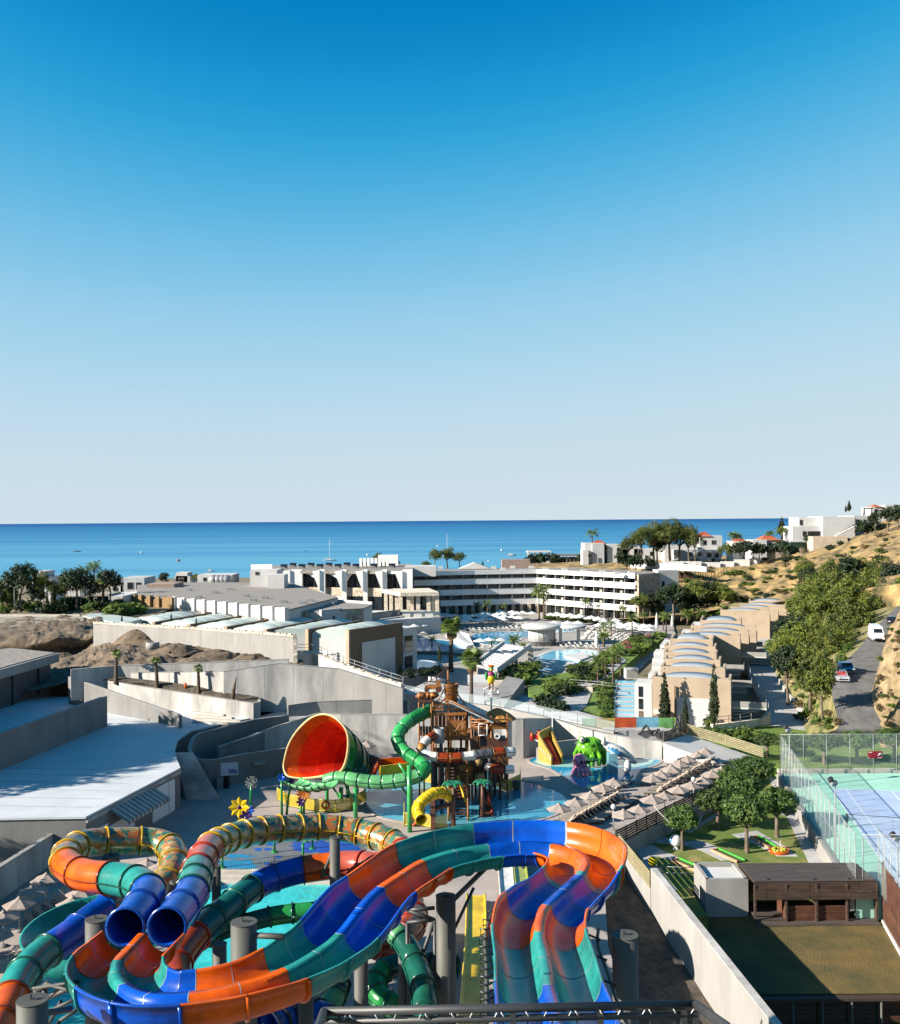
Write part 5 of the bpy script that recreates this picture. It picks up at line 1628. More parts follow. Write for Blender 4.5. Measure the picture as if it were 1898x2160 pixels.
w_=thing('boundary_wall','tall sunlit white wall beside the gravel strip, lower part carrying the olive fence','wall',(13,60,0))
ribbon([V((14.0,72.1,1.2)),V((15.6,49.7,1.2)),V((16.6,36,1.2))],-4.6,.42,side=1).build('wall_body',WHITEW,w_)
ribbon([V((14.0,72.13,1.26)),V((15.6,49.7,1.26)),V((16.6,36,1.26))],1.202,.46,side=.98).build('coping',CONC,w_)
ribbon([V((13.15,80.6,-.1)),V((13.6,76,-.15)),V((14.0,72.15,-.2))],-2.6,.3,side=.9).build('lower_wall',WHITEW,w_)
def slat_fence(name,label,pts,h,n,m_,post_m,step=1.8,th=.05):
 t=thing(name,label,'fence',pts[0])
 for a,b in zip(pts[:-1],pts[1:]):
  d=b - a
  k=max(1,round(d.length/step))
  for i in range(k):
   p,q=a.lerp(b,i/k),a.lerp(b,(i+1)/k)
   MB().box((p.x,p.y,p.z+h/2),(.09,.09,h+.05),math.atan2(d.y,d.x)).build('post',post_m,t)
   for j in range(n):
    z0=h*(j+.1)/n
    mb=MB()
    mb.wall(p,q,p.z+z0,p.z+z0+h/n*.72,th,q.z+z0,q.z+z0+h/n*.72)
    mb.build('slat',m_,t)
 return t
slat_fence('slat_fence','olive slat fence standing on the low part of the white wall',[V((13.15,80.4,-.1)),V((13.6,76,-.15)),V((13.98,72.3,-.2))],1.2,5,FENCEO,FENCEO)
slat_fence('slat_fence','dark brown horizontal slat fence along the edge of the parasol terrace',[P(1297,1782,0),P(1441,1710,0),P(1530,1664,0)],1.15,6,FENCED,FENCED)
slat_fence('slat_fence','pale olive slat fence along the back of the white ramp',[P(1449,1549,2.05),P(1530,1572,1.3),P(1609,1598,.5)],1.15,6,FENCEO,FENCEO)
slat_fence('slat_fence','short dark slat fence at the top of the white ramp',[P(1399,1565,2.0),P(1449,1549,2.05)],1.1,6,FENCED,FENCED)
wallpx('terrace_wall','grey white retaining wall below the dark slat fence, facing the garden',[(1297,1784,-.05),(1441,1711.5,-.05),(1533,1665,-.05)],-1.4,.25,WHITEW,side=0)

def parasol_kind(name,label,h,r,n,m_,pole_m,peak=.42):
 t=thing(name,label,'parasol')
 MB().cyl((0,0,0),(0,0,h+peak*.8),.03,n=8).build('pole',pole_m,t)
 MB().lathe((0,0,0),[(.28,0),(.28,.07),(.06,.1)],12).build('base',CONCD,t)
 c0=None
 for k in range(n):
  a0,a1=2*math.pi*k/n,2*math.pi*(k+1)/n
  e0,e1=V((r*math.cos(a0),r*math.sin(a0),h)),V((r*math.cos(a1),r*math.sin(a1),h))
  p=V((0,0,h+peak))
  md=(e0+e1)/2*.97+V((0,0,.035))
  f=MB().add([p,e0,md,e1,e0+V((0,0,-.09)),md+V((0,0,-.09)),e1+V((0,0,-.09))],[(0,1,2),(0,2,3),(1,4,5,2),(2,5,6,3)])
  f.build('canopy_panel',m_,t)
 MB().lathe((0,0,h+peak*.75),[(.22,0),(.14,.1),(.02,.2)],n).build('vent_cap',m_,t)
 MB().ball((0,0,h+peak+.1),.05,n=6).build('finial',STEELD,t)
 return t
PG=Placer(parasol_kind('parasol','x',1.75,1.05,6,FABG,STEELL))
RU=random.Random(12)
z=lambda x,y:(1000+x/3.592,1400+y/3.592)
row1=[(640,1105),(765,1050),(880,1000),(970,945),(1055,897),(1350,868),(1410,830),(1490,795),(1555,755),(1610,715),(1690,680),(1745,640)]
row2=[(1130,1158),(1245,1105),(1345,1040),(1440,1005),(1545,950),(1640,918),(1725,872),(1800,835),(1870,800)]
ordn=['first','second','third','fourth','fifth','sixth','seventh','eighth','ninth','tenth','eleventh','twelfth']
for i,q in enumerate(row1):
 x,y=z(*q)
 PG(P(x,y+43.5 - .012*(1720 - y),0),RU.uniform(0,6),RU.uniform(.95,1.05),'taupe parasol in the row next to the water, '+ordn[i]+' one counted from the blue trough','taupe parasols on the splash deck')
for i,q in enumerate(row2):
 x,y=z(*q)
 PG(P(x,y+43.5 - .012*(1720 - y),0),RU.uniform(0,6),RU.uniform(.95,1.05),'taupe parasol in the row along the dark slat fence, '+ordn[i]+' one from its near end','taupe parasols on the splash deck')
left_u=[(355,520),(250,610),(150,705),(625,622),(555,700),(450,815),(330,915),(220,1035),(30,810),(-30,940),(80,1160),(1210,440),(1120,415)]
for i,(x,y) in enumerate(left_u):
 X,Yp=x/3.592,1700+y/3.592
 p=PD(X,Yp,67)
 q=P(X,Yp+2.1/P(X,Yp+62,0).y*F_PX,0)
 PG(q,RU.uniform(0,6),1.0,('taupe parasol in deep shade at the lower left, '+ordn[i]+' counted from the wall side') if i<11 else ('taupe parasol seen inside the patchwork loop, '+('right' if i==11 else 'left')+' one'),'taupe parasols on the splash deck')
for i,(x,y) in enumerate(((545,1604),(592,1594),(775,1566))):
 PG(P(x,y+38,0),RU.uniform(0,6),.95,'taupe parasol by the grey ramp wall, '+('near the poster','left of the funnel','right behind the funnel shell')[i],'taupe parasols on the splash deck')

def lounger_kind():
 t=thing('sun_lounger','x','sun lounger')
 f=MB()
 for sg in (-.3,.3):f.box((0,sg,.28),(1.9,.05,.05))
 for x in (-.93,.93):f.box((x,0,.28),(.05,.62,.05))
 f.build('frame',STEELG,t)
 for x in (-.7,.7):
  for y in (-.28,.28):MB().box((x,y,.14),(.05,.05,.28)).build('leg',STEELG,t)
 MB().box((.28,0,.32),(1.35,.6,.035)).build('seat_sling',SLING,t)
 MB().box((-.62,0,.56),(.78,.6,.035),0,0,.78).build('backrest',SLING,t)
 return t
LG=Placer(lounger_kind())
def lounger_row(a,b,n,side_dirs,label):
 for i in range(n):
  p=a.lerp(b,(i+.5)/n)
  for sd in side_dirs:
   an=sd+RU.uniform(-.06,.06)
   q=p+V((math.cos(an),math.sin(an),0))*1.05
   LG(q,an,1.0,label+(', %s from its near end' % nth(i))+((', water side' if sd>1 else ', fence side') if len(side_dirs)>1 else ''),'taupe sun loungers on the splash deck')
lounger_row(P(1212,1742,0),P(1310,1686,0),13,(.05,math.pi),'taupe lounger in the near double row')
lounger_row(P(1394,1680,0),P(1506,1612,0),13,(.05,math.pi),'taupe lounger in the far double row')
lounger_row(P(1275,1690,0),P(1345,1650,0),5,(math.pi,),'lounger under the parasols next to the blue lagoon')
lounger_row(P(1380,1660,0),P(1480,1600,0),7,(math.pi,),'lounger close to the white ramp block')
lounger_row(P(40,1960,0),P(150,1880,0),6,(0,),'shaded sun lounger between the lower left parasols')
lounger_row(P(95,1985,0),P(190,1905,0),5,(0,),'shaded sun lounger beside the teal bowl')
bc=P(1218+0,1640,0)
MB().tube([P(1215,1741.5,0)+V((0,0,.75)),P(1309,1686,0)+V((0,0,.75))],.05,6).build('towel_rail',FENCEO,label='long pale rail running down the middle of the near lounger row',cat='rail')
MB().tube([P(1396,1679,0)+V((0,0,.75)),P(1508,1611,0)+V((0,0,.75))],.05,6).build('towel_rail',FENCEO,label='long pale rail running down the middle of the far lounger row',cat='rail')
def street_lamp(label,p,h,head='ball'):
 t=thing('lamp_post',label,'lamp',p)
 MB().cyl(p,p+V((0,0,h)),.05,n=8).build('pole',STEELL,t)
 if head=='ball':MB().ball(p+V((0,0,h+.12)),.22,n=12).build('lamp_globe',WHITEP,t)
 elif head=='flood':
  MB().box(p+V((-.1,0,h)),(.5,.3,.3),.3,.5).build('floodlight',STEELL,t)
  MB().box(p+V((-.35,0,h+.28)),(.3,.3,.35),.3,.7).build('floodlight',STEELD,t)
 else:
  for sg in (-1,1):
   MB().tube([p+V((0,0,h)),p+V((sg*.5,0,h+.3))],.04,6).build('arm',STEELL,t)
   MB().box(p+V((sg*.7,0,h+.33)),(.5,.2,.08)).build('lamp_head',STEELL,t)
 return t
street_lamp('globe lamp in front of the second row of taupe parasols',P(1293,1750,0),1.8)
street_lamp('globe lamp among the far parasols',P(1462,1690,0),1.9)

gz=-1.2
gpts=[V((14.2,69.6,0)),V((13.9,74,0)),V((13.3,80.4,0)),P(1441,1711.5,0),P(1533,1665,0),P(1600,1612,-1.2),V((33.4,104,0)),V((29.2,76.7,0)),V((28.2,73.9,0)),V((20.7,73.9,0)),V((17.4,75,0)),V((17.4,69.6,0))]
structure('garden_lawn',MB().prism([(p.x,p.y) for p in gpts],-2.4,gz),LAWNPATCH)
zg=lambda x,y:(1340+x/5.987,1700+y/5.987)
def gpath(name,pts,dz=.02,m_=PAVE,kind='structure'):
 q=[P(*zg(*a),gz) for a in pts]
 return structure(name,MB().prism([(p.x,p.y) for p in q],gz - .05,gz+dz),m_)
gpath('garden_path',[(0,570),(200,490),(350,570),(560,660),(780,760),(780,800),(420,690),(300,640),(200,640),(320,830),(520,1060),(420,1060),(150,800)])
gpath('garden_path',[(170,430),(330,390),(620,450),(830,440),(1040,530),(1370,680),(1080,690),(830,565),(620,500),(420,480),(250,470)],.024)
gpath('garden_path',[(1215,360),(1530,315),(1640,380),(1900,520),(2050,640),(1800,640),(1500,480),(1350,430)],.028)
gpath('garden_path',[(620,330),(960,120),(1020,90),(1060,110),(690,340)],.032)
fw_=[P(1556+55,1690,gz),P(1655,1690,gz),P(1745,1820,gz),P(1700,1830,gz)]
fw_=[P(1648,1702,gz),P(1676,1702,gz),P(1752,1822,gz),P(1706,1822,gz)]
structure('court_path',MB().prism([(p.x,p.y) for p in fw_],gz - .05,gz+.03),PAVE)
fw_=[P(1612,1612,gz),P(1642,1618,gz),P(1690,1720,gz),P(1648,1720,gz)]
structure('court_path',MB().prism([(p.x,p.y) for p in fw_],gz - .05,gz+.02),PAVE)
def golf(label,a,b,w):
 pa,pb=P(*zg(*a),gz),P(*zg(*b),gz)
 d=(pb - pa).normalized()
 n=V((-d.y,d.x,0))
 t=thing('golf_lane',label,'golf lane',pa)
 q=[pa - n*w,pb - n*w,pb+n*w,pa+n*w]
 MB().prism([(p.x,p.y) for p in q],gz+.02,gz+.09).build('turf',mat('artificial turf',(.07,.12,.02),.9,.15,3),t)
 MB().wall(pa - n*w,pb - n*w,gz,gz+.2,.14).build('edge_board',mat('pale orange board',(.6,.36,.2),.7),t)
 MB().wall(pa+n*w,pb+n*w,gz,gz+.2,.1).build('edge_board',mat('bright green board',(.08,.55,.06),.6),t)
 MB().wall(pa - n*w,pa+n*w,gz,gz+.16,.1).build('edge_board',mat('orange board',(.62,.2,.03),.7),t)
golf('mini golf lane beside the white cube building',(500,690),(800,820),.38)
golf('mini golf lane in the middle of the garden, left of the tree shadow',(1000,565),(1330,715),.38)
golf('mini golf lane leading to the round orange planter',(1500,400),(1740,545),.38)
p=P(*zg(1810,590),gz)
op=thing('round_planter','round orange golf obstacle with yellow green filling and a small flag pole','planter',p)
MB().lathe(p,[(.75,0),(.8,.28),(.7,.3),(.68,.18),(.02,.2)],22).build('orange_rim',ORANGE,op)
for k in range(9):MB().ball(p+V((.45*math.cos(k*.7),.45*math.sin(k*.7),.26)),.17,.17,.12,8).build('moss_cushion',mat('lime cushion',(.4,.45,.04),.8),op)
MB().cyl(p+V((.1,0,.2)),p+V((.1,0,1.5)),.025,n=6).build('flag_pole',WHITEP,op)
p=P(*zg(505,545),gz)
sc_=thing('globe_sculpture','white round globe sculpture on a short foot beside the tree trunk','sculpture',p)
MB().lathe(p,[(.3,0),(.28,.06),(.16,.14),(.16,.26)],16).build('foot',WHITEP,sc_)
MB().ball(p+V((0,0,.7)),.5,.5,.5,22,bump=.04).build('globe',WHITEP,sc_)
MB().tube([p+V((-.36,-.26,.95)),p+V((-.46,-.18,.7)),p+V((-.37,-.26,.45))],[.07,.12,.07],8).build('blue_patch',plastic('sky blue gelcoat',(.05,.3,.6)),sc_)
p=P(1376,1830,gz)
MB().ball(p+V((0,0,.5)),.38,.38,.38,12).build('ball',YELLOW,label='yellow ball ornament behind the top of the white wall',cat='ornament')
street_lamp('small globe garden lamp under the dark slat fence',P(*zg(385,395),gz),1.25)
railing('handrail','grey handrail at the steps between the white wall and the cube',[P(*zg(330,935),gz),P(*zg(740,945),gz)],1.0,1.6,STEELL)

for i,(x,yb,yt,k,wd,lab) in enumerate(((1438,1794,1690,0,.78,'small mulberry tree with bare cut limbs beside the white globe'),(1511,1750,1655,1,.98,'mulberry tree at the back left of the garden group, trunk on the grass edge'),(1575,1799,1662,2,.78,'front mulberry tree in the middle of the garden with pale limbs'),(1638,1766,1652,0,.9,'mulberry tree at the right of the garden by the court path'),(1560,1722,1620,1,.95,'mulberry tree in the centre of the garden, trunk hidden'),(1585,1680,1590,2,1.15,'rearmost mulberry tree of the garden beside the parasols'),(1540,1700,1612,0,.95,'mulberry tree against the end of the dark slat fence'))):
 at_px(MUL[k],x,yb,yt,None,gz,4.45,None,lab,'mulberry trees in the garden',wd*1.13)
p=P(1438,1794,gz)
for k,(e,m2) in enumerate((((-1.9,0,3.0),(-1.2,.1,2.6)),((1.6,-.3,3.1),(1.0,-.2,2.3)))):
 pass
lt=thing('cut_branch','pale bare sawn branches sticking out of the small mulberry tree','branches',p+V((0,0,2)))
MB().tube([p+V((-.1,0,1.9)),p+V((-1.1,-.1,2.4)),p+V((-1.9,0,3.2)),p+V((-2.3,0,3.7))],[.1,.07,.05,.03],7).build('branch',KERB,lt)
MB().tube([p+V((.15,-.3,2.0)),p+V((.9,-.4,2.1)),p+V((1.3,-.4,2.4)),p+V((1.5,-.4,2.9))],[.1,.08,.06,.05],7).build('branch',KERB,lt)
for i in range(11):
 a=P(1297,1784,gz).lerp(P(1441,1712,gz),(i+.7)/11)
 BSD[i % 2](a+V((.55,-.75,-.05)),i,(.75,.75,.9),'dark low shrub below the terrace wall, %s from the white wall end' % nth(i),'shrubs below the slat fence')

lawn=[(12.9,36),(12.9,70),(17.5,72),(30,72),(28.0,60),(27.4,59.8),(12.9,59.8)]
structure('lower_lawn',grid_patch([[V((14.9,59.9,-2)),V((20,59.9,-2)),V((30,59.9,-2))],[V((14.5,66,-2)),V((20,66,-2)),V((30,66,-2))],[V((14,74.5,-2)),V((20,74.5,-2)),V((30,74.5,-2))]],60,50,.05,.7),LAWNDRY)
cb=thing('pavilion','white cube room joined to a dark timber slatted pavilion above the lower lawn','pavilion',(24,72,-2))
MB().prism([(17.75,71.5),(20.72,71.5),(20.72,75.0),(17.75,75.0)],-2.05,.35).build('cube_wall',WHITEW,cb)
for a,b in (((17.75,71.5),(20.72,71.5)),((20.72,71.5),(20.72,75)),((20.72,75),(17.75,75)),((17.75,75),(17.75,71.5))):
 MB().wall(a,b,.35,.68,.24,side=.98).build('parapet',WHITEW,cb)
MB().box((19.2,73.3,.37),(2.5,3.0,.03)).build('cube_roof',WHITE,cb)
x0,x1=20.78,29.3
for j in range(3):
 xa,xb=x0+(x1 - x0)*(0,.42,.8)[j],x0+(x1 - x0)*(.42,.8,1)[j]
 for i in range(16):
  y=70.55+i*.23
  MB().box(((xa+xb)/2+.02,y,.86+R.uniform(-.008,.008)),(xb - xa - .05,.19,.05)).build('roof_board',WOODR,cb)
for k,xx in enumerate((0,.1,.45,.53,.85)):
 xa=x0+(x1 - x0)*xx
 xb=x0+(x1 - x0)*(.1,.45,.53,.85,1)[k]
 for i in range(11):
  zz=.78 - i*.105
  MB().box(((xa+xb)/2,70.35 - .018*i+R.uniform(-.006,.006),zz),(xb - xa - .04,.05,.085)).build('front_board',WOODB,cb)
MB().box(((x0+x1)/2,72.4,.78),(x1 - x0,3.8,.06)).build('roof_deck',WOODB,cb)
for xx in (x0+.05,x0+2.2,x0+4.3,x0+6.4,x1 - .05):MB().box((xx,70.3,-.65),(.14,.14,2.7)).build('post',WOODB,cb)
MB().box(((x0+x1)/2,74.1,-.65),(x1 - x0,.1,2.75)).build('back_wall',WOODB,cb)
MB().box((x1,72.2,-.65),(.1,3.8,2.75)).build('side_wall',WOODB,cb)
MB().box((x0+2.2,71.2,-.65),(.1,1.9,2.6)).build('partition',WOODRED,cb)
for k in range(7):
 MB().box((x0+4.3,70.45+.02*(k % 2),-1.9+.165*k),(4.1,.05,.14)).build('counter_board',WOODRED,cb)
MB().box(((x0+x1)/2,71.9,-1.92),(x1 - x0,4.2,.12)).build('floor',WOODR,cb)
for k in range(2):MB().box((x0+1.1,70.6+.5*k,-1.8+.16*k),(2.0,.5,.1)).build('step',WOODR,cb)
for xx in (.12,.5,.78):MB().box((x0+(x1 - x0)*xx,70.75,.93),(.12,.2,.1)).build('roof_vent',STEELD,cb)
tw=thing('timber_wall','tall red brown boarded wall along the right side of the lower lawn','wall',(29,66,-2))
for i in range(18):
 zz=-1.75+i*.215
 MB().wall((29.75,70.6),(26.9,56.5),zz,zz+.19,.07).build('board',WOODRED,tw)
for k in range(6):
 a=V((29.85,70.6,0)).lerp(V((27.0,56.5,0)),k/5)
 MB().box((a.x,a.y,0),(.12,.12,4.2)).build('post',WOODB,tw)
MB().wall((29.65,70.4),(26.8,56.5),-2.05,-1.8,.14).build('base_strip',WHITE,tw)

sh=thing('lower_shed','dark timber shed front with grey posts below the near edge of the lawn','shed',(23,59.6,-6))
MB().box((22.5,59.9,-2.14),(15,1.0,.16)).build('roof_edge',WOODB,sh)
for i in range(6):
 for j in range(9):
  MB().box((20.6+i*1.75,60.3+.012*(j % 2),-2.45 - j*.27),(1.6,.06,.24)).build('board',WOODRED if i in (3,) else WOODB,sh)
for i in range(8):MB().cyl((19.8+i*1.72,59.5,-6),(19.8+i*1.72,59.5,-2.2),.07,n=8).build('post',STEELG,sh)
MB().tube([(19.5,59.4,-3.75),(31,59.4,-3.75)],.06,6).build('rail',STEELG,sh)
MB().prism([(16.9,36),(33,36),(33,61),(15.2,61)],-5,-4.6).build('sunken_yard',SOILD,kind='structure')
MB().box((17.6,60.35,-3.6),(4.4,.3,2.9)).build('yard_wall',WOODB,sh)

cz=-.1
A_,B_=V((33.5,103.8,cz)),V((28.0,70.8,cz))
cd=(A_ - B_).normalized()
cn=V((cd.y,-cd.x,0))
structure('tennis_court',MB().prism([(p.x,p.y) for p in (A_,A_+cn*0+V((30,0,0)),B_+V((34,0,0)),B_)],-2.4,cz),COURTG)
t0,t1=P(1751,1663.5,cz),P(1819,1761,cz)
ld=(t0 - t1).normalized()
ln=V((ld.y,-ld.x,0))
t1=t0 - ld*30
structure('court_surface',MB().add([q+V((0,0,.006)) for q in (t1,t1+ln*14,t0+ln*14,t0)],[(0,1,2,3)]),COURTB)
cl=thing('court_marking','white painted lines on the blue tennis court','court marking',t0)
def line(a,b,w=.07):
 d=(b - a).normalized()
 n=V((-d.y,d.x,0))*w/2
 MB().add([q+V((0,0,.011)) for q in (a - n,b - n,b+n,a+n)],[(0,1,2,3)]).build('line',LINEW,cl)
line(t0,t1)
line(t0+ln*1.37,t1+ln*1.37)
line(t0+ln*0.035,t0+ln*14)
line(t0 - ld*6.4+ln*1.37,t0 - ld*6.4+ln*14)
line(t0+ln*5.5,t1+ln*5.5)
npt=P(1785,1744,cz)
nn=thing('tennis_net','black tennis net post with sagging net','net',npt)
MB().cyl(npt,npt+V((0,0,1.12)),.07,n=8).build('post',BLACKP,nn)
MB().tube([npt+V((0,0,1.05)),npt+ln*6+V((0,0,.9)),npt+ln*13+V((0,0,1.05))],.025,6).build('net_band',BLACKP,nn)
MB().add([npt+V((0,0,.05)),npt+ln*13+V((0,0,.05)),npt+ln*13+V((0,0,1.03)),npt+ln*6.5+V((0,0,.88)),npt+V((0,0,1.03))],[(0,1,2,3,4)]).build('netting',NET,nn)
def court_fence(label,a,b,n,h=4.0,mid=True,z0=cz):
 t=thing('court_fence',label,'fence',a)
 for i in range(n+1):
  p=a.lerp(b,i/n)
  MB().cyl((p.x,p.y,z0 - .3),(p.x,p.y,z0+h),.035,n=6).build('post',STEELL,t)
 for zz in ((h,.1,h*.5) if mid else (h,)):
  MB().tube([V((a.x,a.y,z0+zz)),V((b.x,b.y,z0+zz))],.03,6).build('rail',STEELL,t)
 MB().add([V((a.x,a.y,z0+.1)),V((b.x,b.y,z0+.1)),V((b.x,b.y,z0+h)),V((a.x,a.y,z0+h))],[(0,1,2,3)]).build('mesh_panel',NET,t)
 return t
court_fence('tall chain link fence along the garden side of the tennis court',A_,B_,19)
court_fence('tall chain link fence across the far end of the tennis court',A_,A_+V((26,-.3,0)),11,mid=False)
court_fence('tall chain link fence across the near end of the tennis court',B_+V((.5,0,0)),B_+V((24,0,0)),8,mid=False)
court_fence('chain link fence behind the timber wall at the right edge',B_+V((1.6,0,0)),V((28.4,60,cz)),8,4.4)
wb=thing('kerb_wall','low pale kerb wall under the garden side court fence','wall',A_)
ribbon([A_+V((-.25,0,.12)),B_+V((-.25,0,.12))],-1.4,.3).build('wall_body',WHITEW,wb)
ribbon([A_+V((0,.9,.25)),A_+V((26,.6,.25))],-.4,.35).build('far_kerb',KERB,wb)
street_lamp('floodlight pole at the far corner of the court by the road junction',P(1665,1662,cz),5.6,'flood')
fl=PD(1762,1820,78.5)
street_lamp('floodlight pole at the middle of the garden side court fence',V((fl.x,fl.y,-1.2)),PV(1762,1652,V((fl.x,fl.y,0)))+1.2,'flood')
street_lamp('floodlight at the right edge of the court',P(1893,1850,cz),1.6+1.2,'flood')
bn=P(1836,1600,0)
sb=thing('banner_sign','dark red banner with white figure hung on the far court fence','banner',bn)
c=PD(1845,1592,103.4)
MB().box(c,(1.5,.04,.72)).build('banner_cloth',plastic('banner red',(.30,.015,.03),.6),sb)
MB().tube([c+V((.35,-.03,.05)),c+V((.55,-.03,.15)),c+V((.68,-.03,-.05))],.07,6).build('white_figure',WHITE,sb)
MB().tube([c+V((.25,-.03,-.05)),c+V((.5,-.03,0))],.04,6).build('white_figure',WHITE,sb)
MB().box(c+V((-.5,-.025,.25)),(.35,.01,.08)).build('print_line',WHITE,sb)
MB().box(c+V((-.66,-.025,-.28)),(.08,.01,.12)).build('print_line',WHITE,sb)
MB().box(c+V((.45,-.025,-.3)),(.45,.01,.05)).build('print_line',WHITE,sb)

structure('back_lawn',MB().prism([(p.x,p.y) for p in (P(1470,1560,.1),P(1610,1602,.1),P(1645,1622,.1),V((62,105,0)),V((62,118,0)),P(1690,1540,.1),P(1560,1520,.1))],-1,.08),LAWN)
for i,(x,yb,yt,k,wd,lab) in enumerate(((1737,1613,1540,0,1.35,'mulberry tree behind the court fence, second trunk from the corner'),(1808,1610,1537,1,1.35,'mulberry tree behind the court fence, left of the red banner'),(1886,1604,1530,2,1.4,'mulberry tree behind the court fence, right of the red banner'),(1672,1610,1542,1,1.25,'mulberry tree directly behind the far court fence corner'),(1618,1596,1542,2,1.4,'mulberry tree left of the court fence corner'))):
 at_px(MUL[k],x,yb,yt,None,.05,4.45,None,lab,'mulberry trees behind the tennis court',wd)
for i,(x,yb,yt) in enumerate(((1500,1560,1533),(1545,1566,1535),(1570,1565,1532),(1480,1552,1532),(1455,1548,1530),(1530,1560,1540))):
 at_px(BSH[i % 3],x,yb,yt,None,.05,1.25,None,'leafy green shrub behind the olive fence, %s in the bed' % ('middle','right of middle','rightmost','left of middle','leftmost','nearest the fence')[i],'shrubs behind the olive fence',1.5)
for i,(x,y) in enumerate(((1613,1583),(1620,1574))):
 if i==0:
  p=P(x,y+12,.1)
  s_=thing('notice_board','small white notice board on a post on the back lawn','sign',p)
  MB().cyl(p,p+V((0,0,1)),.03,n=6).build('post',STEELL,s_)
  MB().box(p+V((0,-.04,1.2)),(.45,.04,.55)).build('board',WHITE,s_)

pr_=[(1700,1545),(1570,1540),(1440,1535),(1420,1528),(1520,1520),(1612,1515),(1618,1500),(1578,1420),(1560,1385),(1600,1350),(1640,1325),(1670,1350),(1633,1390),(1645,1440),(1695,1500),(1690,1520),(1760,1532),(1790,1545)]
q=[P(x,y,.05) for x,y in pr_]
structure('promenade',MB().prism([(p.x,p.y) for p in q],-1,.05),PAVE)
rl=[(1745,1549,1.2),(1766,1534,2.0),(1762,1500,3.4),(1754,1467,4.6),(1757,1440,5.5),(1778,1400,6.4),(1810,1368,7.2),(1840,1330,8.0),(1875,1295,9.0),(1893,1278,9.5)]
rr_=[(1850,1549,1.2),(1866,1534,2.0),(1848,1500,3.4),(1840,1470,4.6),(1846,1440,5.5),(1857,1398,6.4),(1872,1366,7.2),(1893,1328,8.0),(1925,1293,9.0),(1950,1277,9.5)]
RL,RRt=[P(*a) for a in rl],[P(*a) for a in rr_]
grid_patch([[a+V((0,0,.03)),(a+b)/2+V((0,0,.08)),b+V((0,0,.03))] for a,b in zip(RL,RRt)],6,60).build('road',ASPH,kind='structure')
kb=thing('road_kerb','pale kerb curving along the right side of the asphalt road','kerb',RRt[1])
ribbon([p+V((.1,0,.16)) for p in RRt[1:7]],[p.z - .3 for p in RRt[1:7]],.3).build('kerb_stone',KERB,kb)

bl=[P(1700,1545,.1),P(1692,1520,.1),P(1690,1500,.1),P(1660,1465,.1),P(1640,1432,.1),P(1630,1405,.1),P(1640,1385,.1),P(1660,1350,.1),P(1680,1330,.3),P(1690,1310,.6)]
bk_=[[a,a.lerp(b,.45)+V((0,0,.4)),b - V((0,0,.05))] for a,b in zip(bl,RL)]
bk_.insert(0,[V((p.x,p.y - 3,-.5)) for p in bk_[0]])
grid_patch(bk_,24,70,.5,.35).build('planted_bank',DRYG,kind='structure')
wallpx('retaining_wall','low pale wall between the promenade and the planted bank',[(1700,1520,.5),(1695,1500,.6),(1664,1465,.7),(1644,1432,.8)],-.2,.4,KERB)

rb_=[[p+V((-.15,0,.05)),p+V((2.2,1,3.2+.25*i)),p+V((7,2,5.5+.3*i)),p+V((30,4,7+.3*i))] for i,p in enumerate(RRt)]
rb_.insert(0,[V((p.x,p.y - 2.5,-.6)) for p in rb_[0]])
grid_patch(rb_,90,170,1.2,.4).build('cut_bank',SAND,kind='structure')

